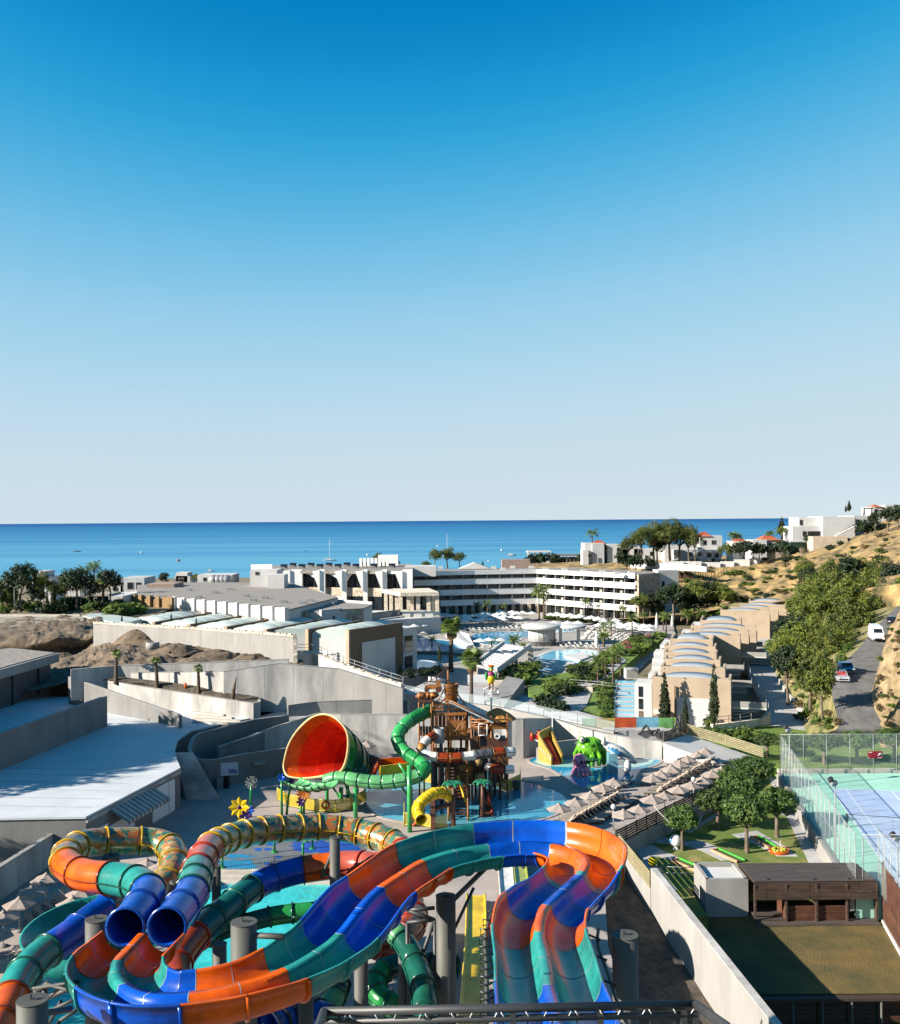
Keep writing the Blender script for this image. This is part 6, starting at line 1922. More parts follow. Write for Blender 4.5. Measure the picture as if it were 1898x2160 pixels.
def car(name,label,p,rz,cat,body,L_=4.1,W_=1.75,H_=1.5,van=False,screen=None):
 t=thing(name,label,cat,p)
 if van:prof=[(-2.6,.35),(-2.6,1.1),(-2.35,1.3),(-1.7,2.25),(-1.4,2.45),(2.5,2.5),(2.6,2.3),(2.6,.35)]
 else:prof=[(-2.0,.32),(-2.05,.62),(-1.9,.78),(-1.05,.92),(-.45,1.42),(.9,1.46),(1.65,1.0),(2.02,.92),(2.05,.4)]
 rs=[]
 for y,ins in ((-W_/2,.06),(-W_/2+.08,0),(W_/2 - .08,0),(W_/2,.06)):
  rs.append([V((x*(1 - ins*.3),y*(1 - .16*max(0,z_ - .9)),z_ - ins*(z_>.9))) for x,z_ in prof])
 MB().rings(rs,True,True,True,False).build('body',body,t)
 gl=GLASSD if screen is None else screen
 if van:
  MB().add([(-2.27,-.72,1.42),(-2.27,.72,1.42),(-1.72,.62,2.22),(-1.72,-.62,2.22)],[(0,1,2,3)]).build('windscreen',gl,t)
  for sg in (-1,1):MB().box((-1.55,sg*.78,1.72),(.8,.06,.55)).build('side_window',GLASSD,t)
 else:
  MB().add([(-1.06,-.66,.95),(-1.06,.66,.95),(-.5,.56,1.41),(-.5,-.56,1.41)],[(0,1,2,3)]).build('windscreen',gl,t)
  for sg in (-1,1):MB().box((.15,sg*.75,1.16),(1.5,.05,.34)).build('side_window',GLASSD,t)
  MB().add([(1.66,-.6,1.02),(1.66,.6,1.02),(.95,.55,1.44),(.95,-.55,1.44)],[(3,2,1,0)]).build('rear_window',GLASSD,t)
 for x in (-1.3,1.3) if not van else (-1.65,1.6):
  for sg in (-1,1):
   w2=MB().cyl((x,sg*(W_/2 - .1),.33),(x,sg*(W_/2+.02),.33),.33,n=16).build('wheel',BLACKP,t)
   MB().cyl((x,sg*(W_/2+.02),.33),(x,sg*(W_/2+.035),.33),.19,n=12).build('rim',STEELL,w2)
   KID.setdefault(t.name,[])
 fx=-2.62 if van else -2.06
 for sg in (-.6,.6):MB().box((fx+.02,sg,.72 if not van else .95),(.08,.35,.16)).build('headlight',WHITEP,t)
 MB().box((fx+.01,0,.5),(.06,1.1,.16)).build('grille',BLACKP,t)
 MB().box((fx+.0,0,.36),(.1,W_*.9,.12)).build('bumper',BLACKP if van else body,t)
 t.rotation_euler=(0,0,rz)
 return t
def carat(px,py,z_):
 return P(px,py,z_)
def car_at(name,label,px,py,z_,rz,cat,body,**kw):
 p=P(px,py,z_)
 t=car(name,label,V((0,0,0)),0,cat,body,**kw)
 t.location,t.rotation_euler,t.scale=p,(0,0,rz),(.9,.9,.9)
 return t
SILV=mat('silver car paint',(.50,.52,.55),.3,.03,metal=.3,coat=.4)
WCAR=mat('white van paint',(.72,.74,.76),.35,.03,coat=.3)
DCAR=mat('dark car paint',(.02,.025,.035),.25,.03,coat=.5)
BCAR=mat('blue car paint',(.02,.12,.30),.25,.03,coat=.5)
car_at('parked_car','silver parked car with a pink red sun shade behind its windscreen',1771,1436,5.5,math.pi/2 - .15,'car',SILV,screen=mat('red sun shade',(.55,.08,.08),.6))
car_at('parked_car','blue car parked behind the silver car with red sun shade',1783,1418,6.0,math.pi/2 - .15,'car',BCAR)
car_at('delivery_van','white van driving down the road with blue tinted windscreen',1847,1350,7.6,math.pi/2 - .25,'van',WCAR,van=True,W_=2.0)
car_at('parked_car','dark car farther up the road behind the white van',1881,1317,8.4,math.pi/2 - .35,'car',DCAR)

vd=V((.335,.942,0))
units=[
 (1374,1540,1427,'a'),(1392,1528,1405,'a'),(1398,1518,1389,'a'),(1398,1510,1375,'a'),(1400,1508,1361,'a'),(1412,1502,1347,'a'),
 (1436,1560,1338,'b'),(1455,1578,1329,'b'),(1456,1594,1319,'b'),(1475,1562,1308,'b'),
 (1518,1622,1286,'c'),(1540,1640,1279.5,'c'),(1560,1658,1274,'c'),(1578,1664,1267,'c')]
ZT=6.1
for i,(xl,xr,yt,bl_) in enumerate(units):
 zt=ZT - (.0 if bl_ !='c' else 0)
 a,b=P(xl,yt,zt),P(xr,yt+(xr - xl)*.008+2,zt)
 b=PD(xr,yt,a.y - (xr - xl)*a.y/F_PX*.28)
 f=V((b.x - a.x,b.y - a.y,0))
 fw=f.normalized()
 dv=V((-fw.y,fw.x,0))
 dl=4.6 if i<13 else 8
 if i==5:dl=9
 if i==9:dl=9
 ztop=b.z if False else zt
 g=V((a.x,a.y,0))
 lab='tan vaulted villa, '+(('nearest unit with white front panel','second unit','third unit','fourth unit','fifth unit','sixth and last unit')[i]+' of the near terrace' if bl_=='a' else (ordn[i - 6]+' unit of the middle terrace') if bl_=='b' else (ordn[i - 10]+' unit of the far terrace below the hillside'))
 t=thing('terrace_villa',lab,'villa',g,'stepped tan villas')
 q=[g,g+f,g+f+dv*dl,g+dv*dl]
 MB().prism([(p.x,p.y) for p in q],-1,ztop - .5).build('wall',TAN,t)
 for m_,(p0,p1) in enumerate(((q[0],q[1]),(q[1],q[2]),(q[3],q[0]))):
  MB().wall(p0,p1,ztop - .5,ztop,.3,side=.99).build('parapet',TAN,t)
 W2=f.length
 rs=[]
 for u in (0.35,dl - .1):
  ring=[]
  for k in range(13):
   an=math.pi*k/12
   x=W2*(.48 - .36*math.cos(an))
   ring.append(g+fw*x+dv*u+V((0,0,ztop - .5+.62*math.sin(an))))
  rs.append(ring)
 MB().rings(rs,True,True,True,True).build('vault_roof',DOME,t)
 qr=q[1]+dv*.6
 MB().wall(q[1]+dv*.5+fw*.02,q[1]+dv*2.6+fw*.02,2.9,5.2,.08,side=0).build('white_panel',WHITE,t)
 MB().wall(q[1]+dv*1.2+fw*.1,q[1]+dv*2.0+fw*.1,3.0,4.9,.06,side=0).build('door',GLASSD,t)
 if bl_ in 'ab':
  l0=q[0] - fw*1.7+dv*.4
  MB().prism([(p.x,p.y) for p in (l0,q[0] - fw*.02+dv*.4,q[0] - fw*.02+dv*(dl - .1),l0+dv*(dl - .5))],-1,ztop - 1.2).build('white_wing',WHITE,t)
  for k in range(2):
   MB().wall(l0+dv*(dl - .9) - fw*.03,l0+dv*.5 - fw*.03,.4+2.3*k,2.1+2.3*k,.05,side=1).build('window',GLASSD,t)
   MB().wall(l0 - dv*.03+fw*.3,l0 - dv*.03+fw*1.2,.4+2.3*k,2.1+2.3*k,.05,side=0).build('window',GLASSD,t)
  s0=q[1]+dv*.8+fw*.02
  zz=.5 if i % 2 else 2.6
  MB().prism([(p.x,p.y) for p in (s0,s0+fw*4.2,s0+fw*4.2+dv*2.6,s0+dv*2.6)],zz - .25,zz).build('terrace_slab',WHITE,t)
  MB().wall(s0,s0+fw*4.2,zz,zz+.7,.08).build('balustrade',WHITEW,t)
  MB().wall(s0+fw*4.2,s0+fw*4.2+dv*2.6,zz,zz+.7,.08,side=1).build('balustrade',GLASSB,t)
 if i==0:
  c0=q[0]+fw*W2*.24
  MB().wall(q[0]+fw*W2*.31 - dv*.03,q[0]+fw*W2*.75 - dv*.03,-.2,3.6,.06,side=0).build('white_panel',WHITE,t)
  MB().wall(q[0]+fw*W2*.30,q[0]+fw*W2*.30 - dv*.25,-.5,5.0,.25).build('pilaster',BROWNR,t)
  l0=q[0] - fw*2.2
  MB().prism([(p.x,p.y) for p in (l0,l0+fw*2.15,l0+fw*2.15+dv*4,l0+dv*4)],-1,5.2).build('stair_tower',WHITE,t)
  for k in range(3):MB().wall(l0+fw*.5 - dv*.02,l0+fw*1.0 - dv*.02,.4+1.55*k,1.7+1.55*k,.06,side=0).build('window',BROWNR if k==0 else GLASSD,t)
  MB().wall(q[0]+fw*.1 - dv*.05,q[0]+fw*2.0 - dv*.05,-.5,1.2,.3,side=0).build('low_wall',BROWNR,t)
  for xx,zz,w_2 in ((.2,1.5,1.8),):
   MB().wall(q[0]+fw*xx - dv*.02,q[0]+fw*(xx+w_2) - dv*.02,zz,zz+.5,.5,side=0).build('balcony',WHITE,t)

for i,(x,yb,yt) in enumerate(((1401,1528,1405),(1505,1523,1394),(1445,1534,1464))):
 p=P(x,yb,.0)
 at_px(CYP[i % 2],x,yb,yt,(126.3,123.6,125.0)[i],0,5.9,None,('slender cypress left of the white front panel','tallest cypress at the right end of the tan front','short cypress in front of the white panel')[i],'cypresses in front of the near villa',(1.0,.85,1.0)[i])

for i in range(9):
 z0=1436+i*9.3
 yl=z0
 p0,p1=P(1297 - i*.6,yl+9,.25),P(1353,yl+9,.25)
 p2,p3=P(1353,yl,.25),P(1299 - i*.6,yl,.25)
 c=(p0+p2)/2
 t=thing('plunge_pool',ordn[8 - i]+' plunge pool from the coloured fence in the stepped row beside the villas','pool',c,'plunge pools of the villas')
 sh_=lambda p,k:c+(p - c)*k
 MB().prism([(p.x,p.y) for p in (p0,p1,p2,p3)],-1,.18).build('basin',plastic('pale blue basin',(.22,.45,.60),.6),t)
 MB().wall(p0,p1,.18,.5,.3,side=1).build('coping',WHITE,t)
 MB().wall(p3,p0,.18,.45,.25).build('coping',plastic('pale blue basin',(.22,.45,.60)),t)
 MB().add([V((p.x,p.y,.3)) for p in (sh_(p0,.96),sh_(p1,.96),sh_(p2,.94),sh_(p3,.94))],[(0,1,2,3)]).build('water_surface',POOLL,t)

cols=[('green',(.16,.42,.10),1228,1256),('yellow',(.60,.42,.10),1256,1296),('orange red',(.60,.10,.03),1296,1341),('light blue',(.18,.45,.60),1341,1388),('light green',(.18,.45,.15),1388,1418),('lime',(.25,.5,.08),1420,1434)]
for nme,c_,xa,xb in cols:
 a,b=PD(xa,1537,121),PD(xb,1540,121)
 t=thing('colour_fence_panel',nme+' boarded panel of the playground fence below the plunge pools','fence panel',a,'coloured playground fence panels')
 for k in range(5):
  zz=1.1+.25*k
  if nme in ('light blue','orange red'):zz+=.1
  MB().wall(a,b,zz - .02,zz+.22,.06).build('board',plastic('fence '+nme,c_,.6),t)
 for p in (a,b):MB().box((p.x,p.y+.05,1.2),(.1,.1,2.4)).build('post',STEELG,t)
pl=thing('play_structure','dark climbing frame with slanted bars by the coloured fence','climbing frame',P(1365,1552,0))
b0=[PD(1345,1550,119),PD(1362,1530,119),PD(1376,1552,119),PD(1388,1538,119),PD(1392,1555,119),PD(1350,1545,119)]
for i,j in ((0,1),(1,2),(2,3),(3,4),(0,5)):MB().tube([b0[i],b0[j]],.14,6).build('bar',STEELD,pl)
pl=thing('play_structure','dark spiky net pyramid at the end of the olive fence','climbing frame',P(1437,1552,0))
b0=PD(1420,1545,118),PD(1427,1515,118),PD(1434,1545,118),PD(1432,1508,118),PD(1446,1545,118)
for i,j in ((0,1),(1,2),(2,3),(3,4)):MB().tube([b0[i],b0[j]],.16,6).build('bar',STEELD,pl)

HZ=-2.0
structure('pool_terrace',MB().prism([(-45,150),(-20,141),(10,137),(22,150),(55,250),(62,285),(30,312),(-60,300)],-3,HZ),mat('pale pool terrace',(.46,.42,.38),.9,.08,.3))

ends=[
 (263,1303,349,1287),(322,1312,446,1291),(397,1317,520,1296),(474,1322,595,1300),(558,1328,676,1305),(646,1327,760,1308),(737,1329,850,1313)]
NM=['leftmost','second','third','fourth','fifth','sixth']
PA,PB=[],[]
for (xa,ya,xb,yb) in ends:
 PA.append(P(xa,ya,8.0)); PB.append(P(xb,yb,8.0))
for i in range(6):
 a,b,c,d=PA[i],PB[i],PA[i+1],PB[i+1]
 t=thing('barrel_villa',NM[i]+' villa of the row with pale green barrel roofs and brown party walls','villa',(a.x,a.y,0),'barrel roofed villas')
 wd_=WHITE
 n0=V((c.x - a.x,c.y - a.y,0)).normalized()
 MB().wall(a+n0*.02,b+n0*.02,-2,8.0,.45,side=0).build('party_wall',BROWNR,t)
 MB().wall(a+n0*.02 - (b - a).normalized()*.12,a+n0*.02+(b - a).normalized()*.1,-2,8.02,.62,side=.14).build('wall_edge',TAN,t)
 N=14
 rs=[]
 for u in (.06,.35,.65,1.0):
  p,q=a.lerp(b,u),c.lerp(d,u)
  ring=[]
  for k in range(N+1):
   an=math.pi*k/N
   m_=p.lerp(q,.5 - .485*math.cos(an))
   ring.append(V((m_.x,m_.y,6.5+1.6*math.sin(an)**.9)))
  rs.append(ring)
 MB().rings(rs,True,True,True,True).build('barrel_roof',BARREL,t)
 for u in (.2,.4,.6,.8):
  ring=[]
  for k in range(N+1):
   an=math.pi*k/N
   m_=a.lerp(b,u).lerp(c.lerp(d,u),.5 - .485*math.cos(an))
   ring.append(V((m_.x,m_.y,6.54+1.61*math.sin(an)**.9)))
  MB().tube(ring,.035,4).build('roof_seam',BARREL,t)
 f0,f1=a+n0*.5,c - n0*.1
 w0=.06
 MB().wall(a.lerp(b,w0)+n0*.5,c.lerp(d,w0) - n0*.05,-2,6.48,.3).build('front_wall',WHITE,t)
 if i==5:
  g0,g1=a.lerp(b,w0)+n0*.5,c.lerp(d,w0)
  L3=lambda u:g0.lerp(g1,u) - (b - a).normalized()*.2
  MB().wall(L3(.18),L3(.40),.8,4.2,.06).build('doorway',DOORW,t)
  MB().wall(L3(.22) - (b - a).normalized()*.05,L3(.30) - (b - a).normalized()*.05,.8,3.9,.06).build('door',GLASSB,t)
  MB().wall(L3(.42),L3(.62),3.9,4.2,.5).build('canopy',WHITE,t)
  MB().wall(L3(.62),L3(.64),.8,4.2,.5).build('pier',WHITE,t)
a,b=PA[6],PB[6]
t=thing('brown_framed_villa','end villa with brown framed wall, white panel and shaded glass corner above the walkway','villa',(a.x,a.y,0))
dd=V((b.x - a.x,b.y - a.y,0)).normalized()
nn_=V((dd.y,-dd.x,0))
MB().wall(a,b,-1.5,8.0,.5,side=1).build('framed_wall',BROWNR,t)
MB().wall(a - dd*.12 - nn_*.0,a+dd*.25,-1.5,8.03,.7,side=.93).build('wall_edge',TAN,t)
Lb=(V((b.x,b.y,0)) - V((a.x,a.y,0))).length
MB().wall(a+dd*Lb*.22+nn_*.06,a+dd*Lb*.84+nn_*.06,-1.4,5.6,.06,side=0).build('white_panel',WHITE,t)
q0,q1=b+dd*.15,b+dd*4.2
MB().prism([(p.x,p.y) for p in (q0,q1,q1 - nn_*6,q0 - nn_*6)],-1.5,6.9).build('corner_block',WHITE,t)
for k in range(2):
 MB().wall(q0+dd*.3+nn_*.05,q0+dd*2.6+nn_*.05,-.9+3.6*k,1.9+3.6*k,.06,side=0).build('window',GLASSD,t)
 MB().wall(q0+dd*.2+nn_*.1,q0+dd*2.7+nn_*.1,-1.0+3.6*k,-.1+3.6*k,.05,side=0).build('balustrade',GLASSB,t)

zt=10.3
A1,A2,A3=P(289,1255,zt),P(374,1260,zt),P(606,1283,zt)
t=thing('pier_building','long flat building with white piers and an ochre end behind the barrel villas','building',(A2.x,A2.y,0))
bk=V((-.35,1,0)).normalized()*38
roof=[A1,A2,A3,A3+V((4,22,0)),P(785,1268,zt)+V((0,6,0)),P(560,1230,zt),P(300,1232,zt)]
MB().prism([(p.x,p.y) for p in (A1,A2,A3,A3+V((6,30,0)),P(610,1226,zt),P(290,1226,zt))],-2,zt - .6).build('wall',WHITE,t)
MB().prism([(p.x,p.y) for p in (A1,A2,A3,A3+V((6,30,0)),P(610,1226,zt),P(290,1226,zt))],zt - .58,zt - .3).build('flat_roof',ROOFG,t)
ud=(A3 - A2).normalized()
un=V((ud.y,-ud.x,0))
MB().wall(A2+un*.05,A3+un*.05,zt - 2.2,zt,.35,side=0).build('parapet',WHITE,t)
for k in range(11):
 p=A2.lerp(A3,k/10)+un*.35
 MB().box((p.x,p.y,zt - 2.6),(1.0,1.0,5.6),math.atan2(ud.y,ud.x)).build('pier',WHITE,t)
 if k<10:
  q=A2.lerp(A3,(k+.5)/10)+un*.08
  MB().box((q.x,q.y,zt - 3.6),(2.7,.12,2.4),math.atan2(ud.y,ud.x)).build('blind_panel',TAN,t)
ue=(A2 - A1).normalized()
vn=V((ue.y,-ue.x,0))
MB().wall(A1+vn*.05,A2+vn*.05,3,zt - .7,.2,side=0).build('ochre_wall',OCHRE,t)
for k in (0,.16,.38,.6):
 p=A1.lerp(A2,k)+vn*.4
 MB().box((p.x,p.y,zt - 3.2),(1.1,.9,6.6),math.atan2(ue.y,ue.x)).build('ochre_pier',OCHRE,t)
MB().wall(A1.lerp(A2,.76)+vn*.5,A2+vn*.5,3,zt+.1,.8,side=0).build('ochre_block',OCHRE,t)
for i,(x,y) in enumerate(((345,1262),(420,1262),(455,1252),(520,1259),(535,1268),(560,1263),(600,1272),(485,1245),(400,1246),(640,1274),(655,1269))):
 p=P(x,y,zt - .3)
 MB().box(p+V((0,0,.25)),(1.2,.9,.55)).build('roof_vent',STEELL,t)

t=thing('spa_building','low flat roofed building with rubble stone corner and white parapet bands','building',P(690,1300,HZ))
zt=9.2
S=[P(507,1252,zt),P(785,1273,zt),P(765,1276,zt),P(719,1283,zt),P(675,1287,zt),P(606,1287,zt),P(450,1268,zt)]
MB().prism([(p.x,p.y) for p in (P(507,1252,zt),P(786,1272,zt),P(766,1281,zt),P(675,1287,zt),P(606,1286,zt),P(440,1262,zt))],-2,zt - .5).build('wall',WHITE,t)
MB().prism([(p.x,p.y) for p in (P(507,1252,zt),P(786,1272,zt),P(766,1281,zt),P(675,1287,zt),P(606,1286,zt),P(440,1262,zt))],zt - .48,zt - .25).build('flat_roof',ROOFG,t)
MB().wall(P(507,1252,zt),P(786,1272,zt),zt - .6,zt+.25,.4).build('parapet',WHITE,t)
a,b,c=P(719,1283,zt),P(766,1281,zt),P(675,1287,zt)
MB().wall(a+V((0,-.3,0)),b+V((0,-.3,0)),-2,zt - .1,.6,side=0).build('stone_wall',STONE,t)
MB().wall(P(606,1287,zt)+V((0,-.2,0)),P(650,1287,zt)+V((0,-.2,0)),-2,zt - .2,.5,side=0).build('stone_wall',STONE,t)
MB().wall(c+V((0,-.4,0)),a+V((-.1,-.4,0)),-2,zt+.1,.6,side=0).build('white_face',WHITE,t)
q=c.lerp(a,.66)
MB().box((q.x,q.y - 1.15,zt - 3),(.8,.1,3.4)).build('window',GLASSD,t)
for i,(x,y) in enumerate(((515,1258),(540,1262),(580,1267),(600,1270),(620,1264),(660,1275),(700,1276),(560,1258))):
 p=P(x,y,zt - .2)
 MB().box(p+V((0,0,.2)),(1.1,.9,.5)).build('roof_vent',STEELL,t)

t=thing('arched_lobby','white hotel lobby with tall arched openings, piers and solar panels on the roof','building',PD(740,1250,255))
PY=[
 (614,639,1212,1254,284),(676,687,1210,1256,282),(723,732,1208,1256,280),(767,776,1204,1262,278),(808,817,1201,1262,276),(850,871,1200,1262,274)]
zr=PD(750,1204,275).z
prev=None
for i,(xa,xb,y0,y1,d) in enumerate(PY):
 a,b=PD(xa,y0,d),PD(xb,y0,d)
 MB().box(((a.x+b.x)/2,d+.3,(zr - 2)/2 - 0),(b.x - a.x,2.2,zr+2+.1*i)).build('pier',WHITEB,t)
 c=PD(xa - 9,y0,d)
 MB().hexa([V((a.x - .1,d - 1.2,zr - 5.6)),V((a.x,d - 1.2,zr - 5.6)),V((a.x,d+.5,zr - 5.6)),V((a.x - .1,d+.5,zr - 5.6))],[V((c.x - .9,d - 1.2,zr - .4)),V((a.x,d - 1.2,zr - .05)),V((a.x,d+.5,zr - .05)),V((c.x - .9,d+.5,zr - .4))]).build('buttress',WHITEB,t)
 if prev:
  pb,pd_=prev
  a0=V((pb.x,pd_+1.0,0)); b0=V((a.x,d+1.0,0))
  w=b0 - a0
  N=12
  top,arc=[],[]
  for k in range(N+1):
   u=k/N
   an=math.pi*u
   p=a0+w*(u if i !=9 else u)
   zz=zr - 3.4+2.7*math.sin(an) if i==3 else (zr - 3.2+2.2*math.cos(math.pi/2*(u)) if i<3 else zr - .9)
   top.append(V((p.x,p.y,zr - .3))); arc.append(V((p.x,p.y,zz)))
  vs=arc+top
  n=V((w.y,-w.x,0)).normalized()*.8
  rs=[[vs[k],vs[N+1+k],vs[N+1+k]+n,vs[k]+n] for k in range(N+1)]
  MB().rings(rs,True,True,True,False).build('arch_head',WHITEB,t)
  MB().wall(a0+V((0,.4,0)),b0+V((0,.4,0)),zr - 7.2,zr - .4,.1).build('arch_glazing',GLASSD,t)
  for u in (.33,.66):
   p=a0+w*u
   MB().box((p.x,p.y+.2,zr - 4.2),(.14,.14,6.4)).build('mullion',STEELD,t)
  MB().wall(a0 - V((0,.3,0)),b0 - V((0,.3,0)),zr - 7.2,zr - 4.9,.5).build('stone_parapet',STONE,t)
  MB().wall(a0 - V((0,.2,0)),b0 - V((0,.2,0)),HZ,zr - 7.25,.3).build('lower_wall',WHITEB if i<3 else GLASSD,t)
 prev=(b,d)
R_=[PD(530,1222,286),PD(614,1216,284),PD(871,1203,274),PD(872,1196,322),PD(545,1200,318)]
MB().prism([(p.x,p.y) for p in R_],zr - 1.0,zr - .25).build('flat_roof',ROOFG,t)
MB().wall(R_[0],R_[1],HZ,zr - .5,.4).build('side_wall',WHITEB,t)
MB().prism([(p.x,p.y) for p in (PD(530,1222,282),PD(575,1222,282),PD(575,1222,292),PD(530,1222,292))],zr - .9,zr+1.2).build('roof_room',WHITEB,t)
for i in range(13):
 p=PD(600+i*19,1204,292+(i % 2)*9)
 MB().box((p.x,p.y,zr+.9),(2.0,1.2,.1),0,.45).build('solar_panel',GLASSD,t)
 MB().box((p.x,p.y+.5,zr+.3),(1.8,.1,1.1)).build('panel_stand',STEELL,t)
for i in range(8):
 p=PD(762+i*8,1192,300)
 MB().box((p.x,p.y,zr+1.3),(.8,1.4,2.4)).build('chiller_unit',WHITEB,t)
MB().box((PD(820,1190,306).x,306,zr+1.6),(6,3,3.2)).build('chiller_unit',WHITEB,t)

wl=thing('roof_parapet','white slanting parapet with grey louvred side left of the arched lobby','wall',PD(570,1240,225))
a,b=PD(528,1246,258),PD(607,1222,281)
MB().wall(a,b,a.z - 1.4,a.z,.4,b.z - 1.4,b.z).build('parapet',WHITEB,wl)
a,b=PD(560,1243,266),PD(607,1230,281)
MB().wall(a,b,3,a.z,.3,3,b.z).build('louvre_wall',STEELG,wl)

t=thing('pool_restaurant','restaurant pavilion on stone columns with long white canopy over the pool edge','building',PD(880,1310,215))
D0=260
zf=PD(850,1294,D0).z
MB().prism([(p.x,p.y) for p in (PD(765,1300,244),PD(930,1296,D0 - 6),PD(930,1290,D0+14),PD(765,1290,D0+14))],HZ,zf - .4).build('podium',WHITE,t)
for x in (846,863,883,905,923):
 p=PD(x,1294,D0 - 3)
 z1=PD(x,1256,D0 - 3).z
 MB().box((p.x,p.y,(zf+z1)/2 - .4),(1.0,1.0,z1 - zf+.6)).build('stone_column',STONEL,t)
for x in (815,826,838,870,915):
 p=PD(x,1294,D0+5)
 MB().box((p.x,p.y,(zf+z1)/2 - .4),(.9,.9,z1 - zf+.6)).build('stone_column',STONEL,t)
q=[PD(806,1252,D0+8),PD(845,1256,D0 - 5),PD(927,1250,D0 - 4),PD(905,1246,D0+12)]
MB().prism([(p.x,p.y) for p in q],z1,z1+.9).build('flat_roof',STONEL,t)
MB().wall(PD(765,1292,244),PD(845,1283,D0 - 4),zf - .3,zf+1.4,.15).build('balustrade',GLASSB,t)
MB().wall(PD(845,1285,D0 - 5),PD(928,1281,D0 - 5),zf - .1,zf+.9,.15).build('balustrade',GLASSB,t)
for k in range(3):
 p=PD(858+24*k,1290,D0 - 6)
 MB().box((p.x,p.y,zf - .3),(2.0,.3,1.5)).build('white_panel',WHITE,t)
MB().wall(PD(806,1292,D0+9),PD(930,1290,D0+13),zf,z1,.1).build('back_glazing',GLASSD,t)
cq=[P(768,1319,1.2),P(778,1320,1.2),P(964,1297,1.2),P(924,1293,1.2),P(767,1311,1.2)]
MB().prism([(p.x,p.y) for p in cq],.9,1.3).build('canopy',WHITE,t)
for u in (0,.2,.4,.6,.8,1):
 p=cq[1].lerp(cq[2],u)
 MB().box((p.x,p.y,-.5),(.22,.22,2.9)).build('canopy_post',WHITE,t)
MB().wall(cq[1]+V((0,2,0)),cq[2]+V((0,2,0)),HZ,.88,.2).build('shaded_front',GLASSD,t)

WX=[V((PD(874,1205,299).x,299,0)),V((PD(1000,1205,305).x,304.5,0)),V((PD(1131,1203,308).x,308,0)),V((PD(1338,1214,279).x,279,0))]
t=thing('hotel_wing','long four storey white hotel wing with continuous balconies, bent in the middle','building',WX[1]+V((0,0,HZ)))
FH=3.12
zb=HZ
ztop=HZ+4*FH+.25
back=[WX[3]+V((11,12,0)),WX[2]+V((13,14,0)),WX[0]+V((-3,17,0))]
poly=[WX[0],WX[1],WX[2],WX[3]]+back
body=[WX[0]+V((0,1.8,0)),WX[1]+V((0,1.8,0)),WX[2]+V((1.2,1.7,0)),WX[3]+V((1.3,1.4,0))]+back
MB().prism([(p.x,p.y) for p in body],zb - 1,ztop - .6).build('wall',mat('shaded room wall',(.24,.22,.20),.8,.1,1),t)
MB().prism([(p.x,p.y) for p in poly],ztop - .35,ztop).build('flat_roof',WHITEB,t)
MB().prism([(p.x*.99+.35,p.y+.6) for p in poly],ztop,ztop+.06).build('roof_gravel',ROOFG,t)
win0=div0=None
WIN=DIV=None
for s in range(3):
 a,b=WX[s],WX[s+1]
 d=(b - a)
 L_=d.length
 d.normalize()
 n=V((d.y,-d.x,0))
 rz=math.atan2(d.y,d.x)
 nb=round(L_/3.9)
 for f in range(1,5):
  z0=zb+f*FH
  if f<4:
   ribbon([a+V((0,0,z0+1.1)) - n*.12,b+V((0,0,z0+1.1)) - n*.12],z0 - .55,.22).build('balcony_parapet',WHITEB,t)
   MB().wall(a - n*.3,b - n*.3,z0 - .53,z0 - .05,2.4,side=1).build('balcony_slab',WHITEB,t)
   if s<2:MB().wall(a+n*.02,b+n*.02,z0+1.12,z0+1.35,.04).build('glass_rail',GLASSB,t)
  else:
   ribbon([a+V((0,0,ztop+.25)) - n*.1,b+V((0,0,ztop+.25)) - n*.1],z0 - .75,.3).build('roof_parapet',WHITEB,t)
  for k in range(nb):
   zc=zb+(f - 1)*FH
   p=a+d*(L_*(k+.5)/nb) - n*1.82
   if WIN is None:
    WIN=MB().box((0,0,1.25),(2.9,.12,2.2)).build('window',GLASSD,t)
    WIN.location,WIN.rotation_euler=p - org(t)+V((0,0,zc)),(0,0,rz)
    DIV=MB().box((0,0,1.4),(.18,1.75,2.75)).build('balcony_divider',WHITEW,t)
    CUR=MB().box((0,0,1.25),(1.1,.16,2.1)).build('curtain',ALU,t)
    for o in (WIN,DIV,CUR):
     for v in o.data.vertices:v.co+=org(t)
    q=a+d*(L_*k/nb) - n*.95
    DIV.location,DIV.rotation_euler=q - org(t)+V((0,0,zc)),(0,0,rz)
    CUR.location,CUR.rotation_euler=p - org(t)+d*.8+V((0,0,zc))+n*.02,(0,0,rz)
   else:
    piece(WIN,t,p - org(t)+V((0,0,zc)),rz)
    q=a+d*(L_*k/nb) - n*.95
    piece(DIV,t,q - org(t)+V((0,0,zc)),rz)
    if s==2 or (k+f) % 3==0:piece(CUR,t,p - org(t)+d*(.8 if k % 2 else -.7)+V((0,0,zc))+n*.02,rz)

e0=WX[3]
sd=V((11,12,0)).normalized()
MB().wall(e0+sd*.3+V((.35,-.35,0)),e0+sd*12.5+V((.35,-.35,0)),zb - 1,ztop+.1,.5,side=0).build('stone_end_wall',STONE,t)
q=e0+sd*12.5
MB().prism([(p.x,p.y) for p in (q+V((-.5,-1.5,0)),q+V((5.5,-.3,0)),q+V((5.5,6,0)),q+V((-.5,6,0)))],zb - 1,ztop+.7).build('stair_tower',WHITE,t)
for k in range(3):MB().box((q.x+1.0,q.y - 1.3,zb+2.5+3.4*k),(.7,.2,2.2),.2).build('window',GLASSD,t)
for i,(x,y) in enumerate(((930,1200),(985,1198),(1040,1200),(1060,1203),(1150,1203),(1190,1204),(1230,1207),(1270,1209),(1300,1212),(1330,1211),(1120,1199),(1080,1199))):
 p=P(x,y,ztop)
 MB().box(p+V((0,0,.4)),(1.6,1.2,.8)).build('roof_unit',WHITE,t)
p=PD(1000,1199,318)
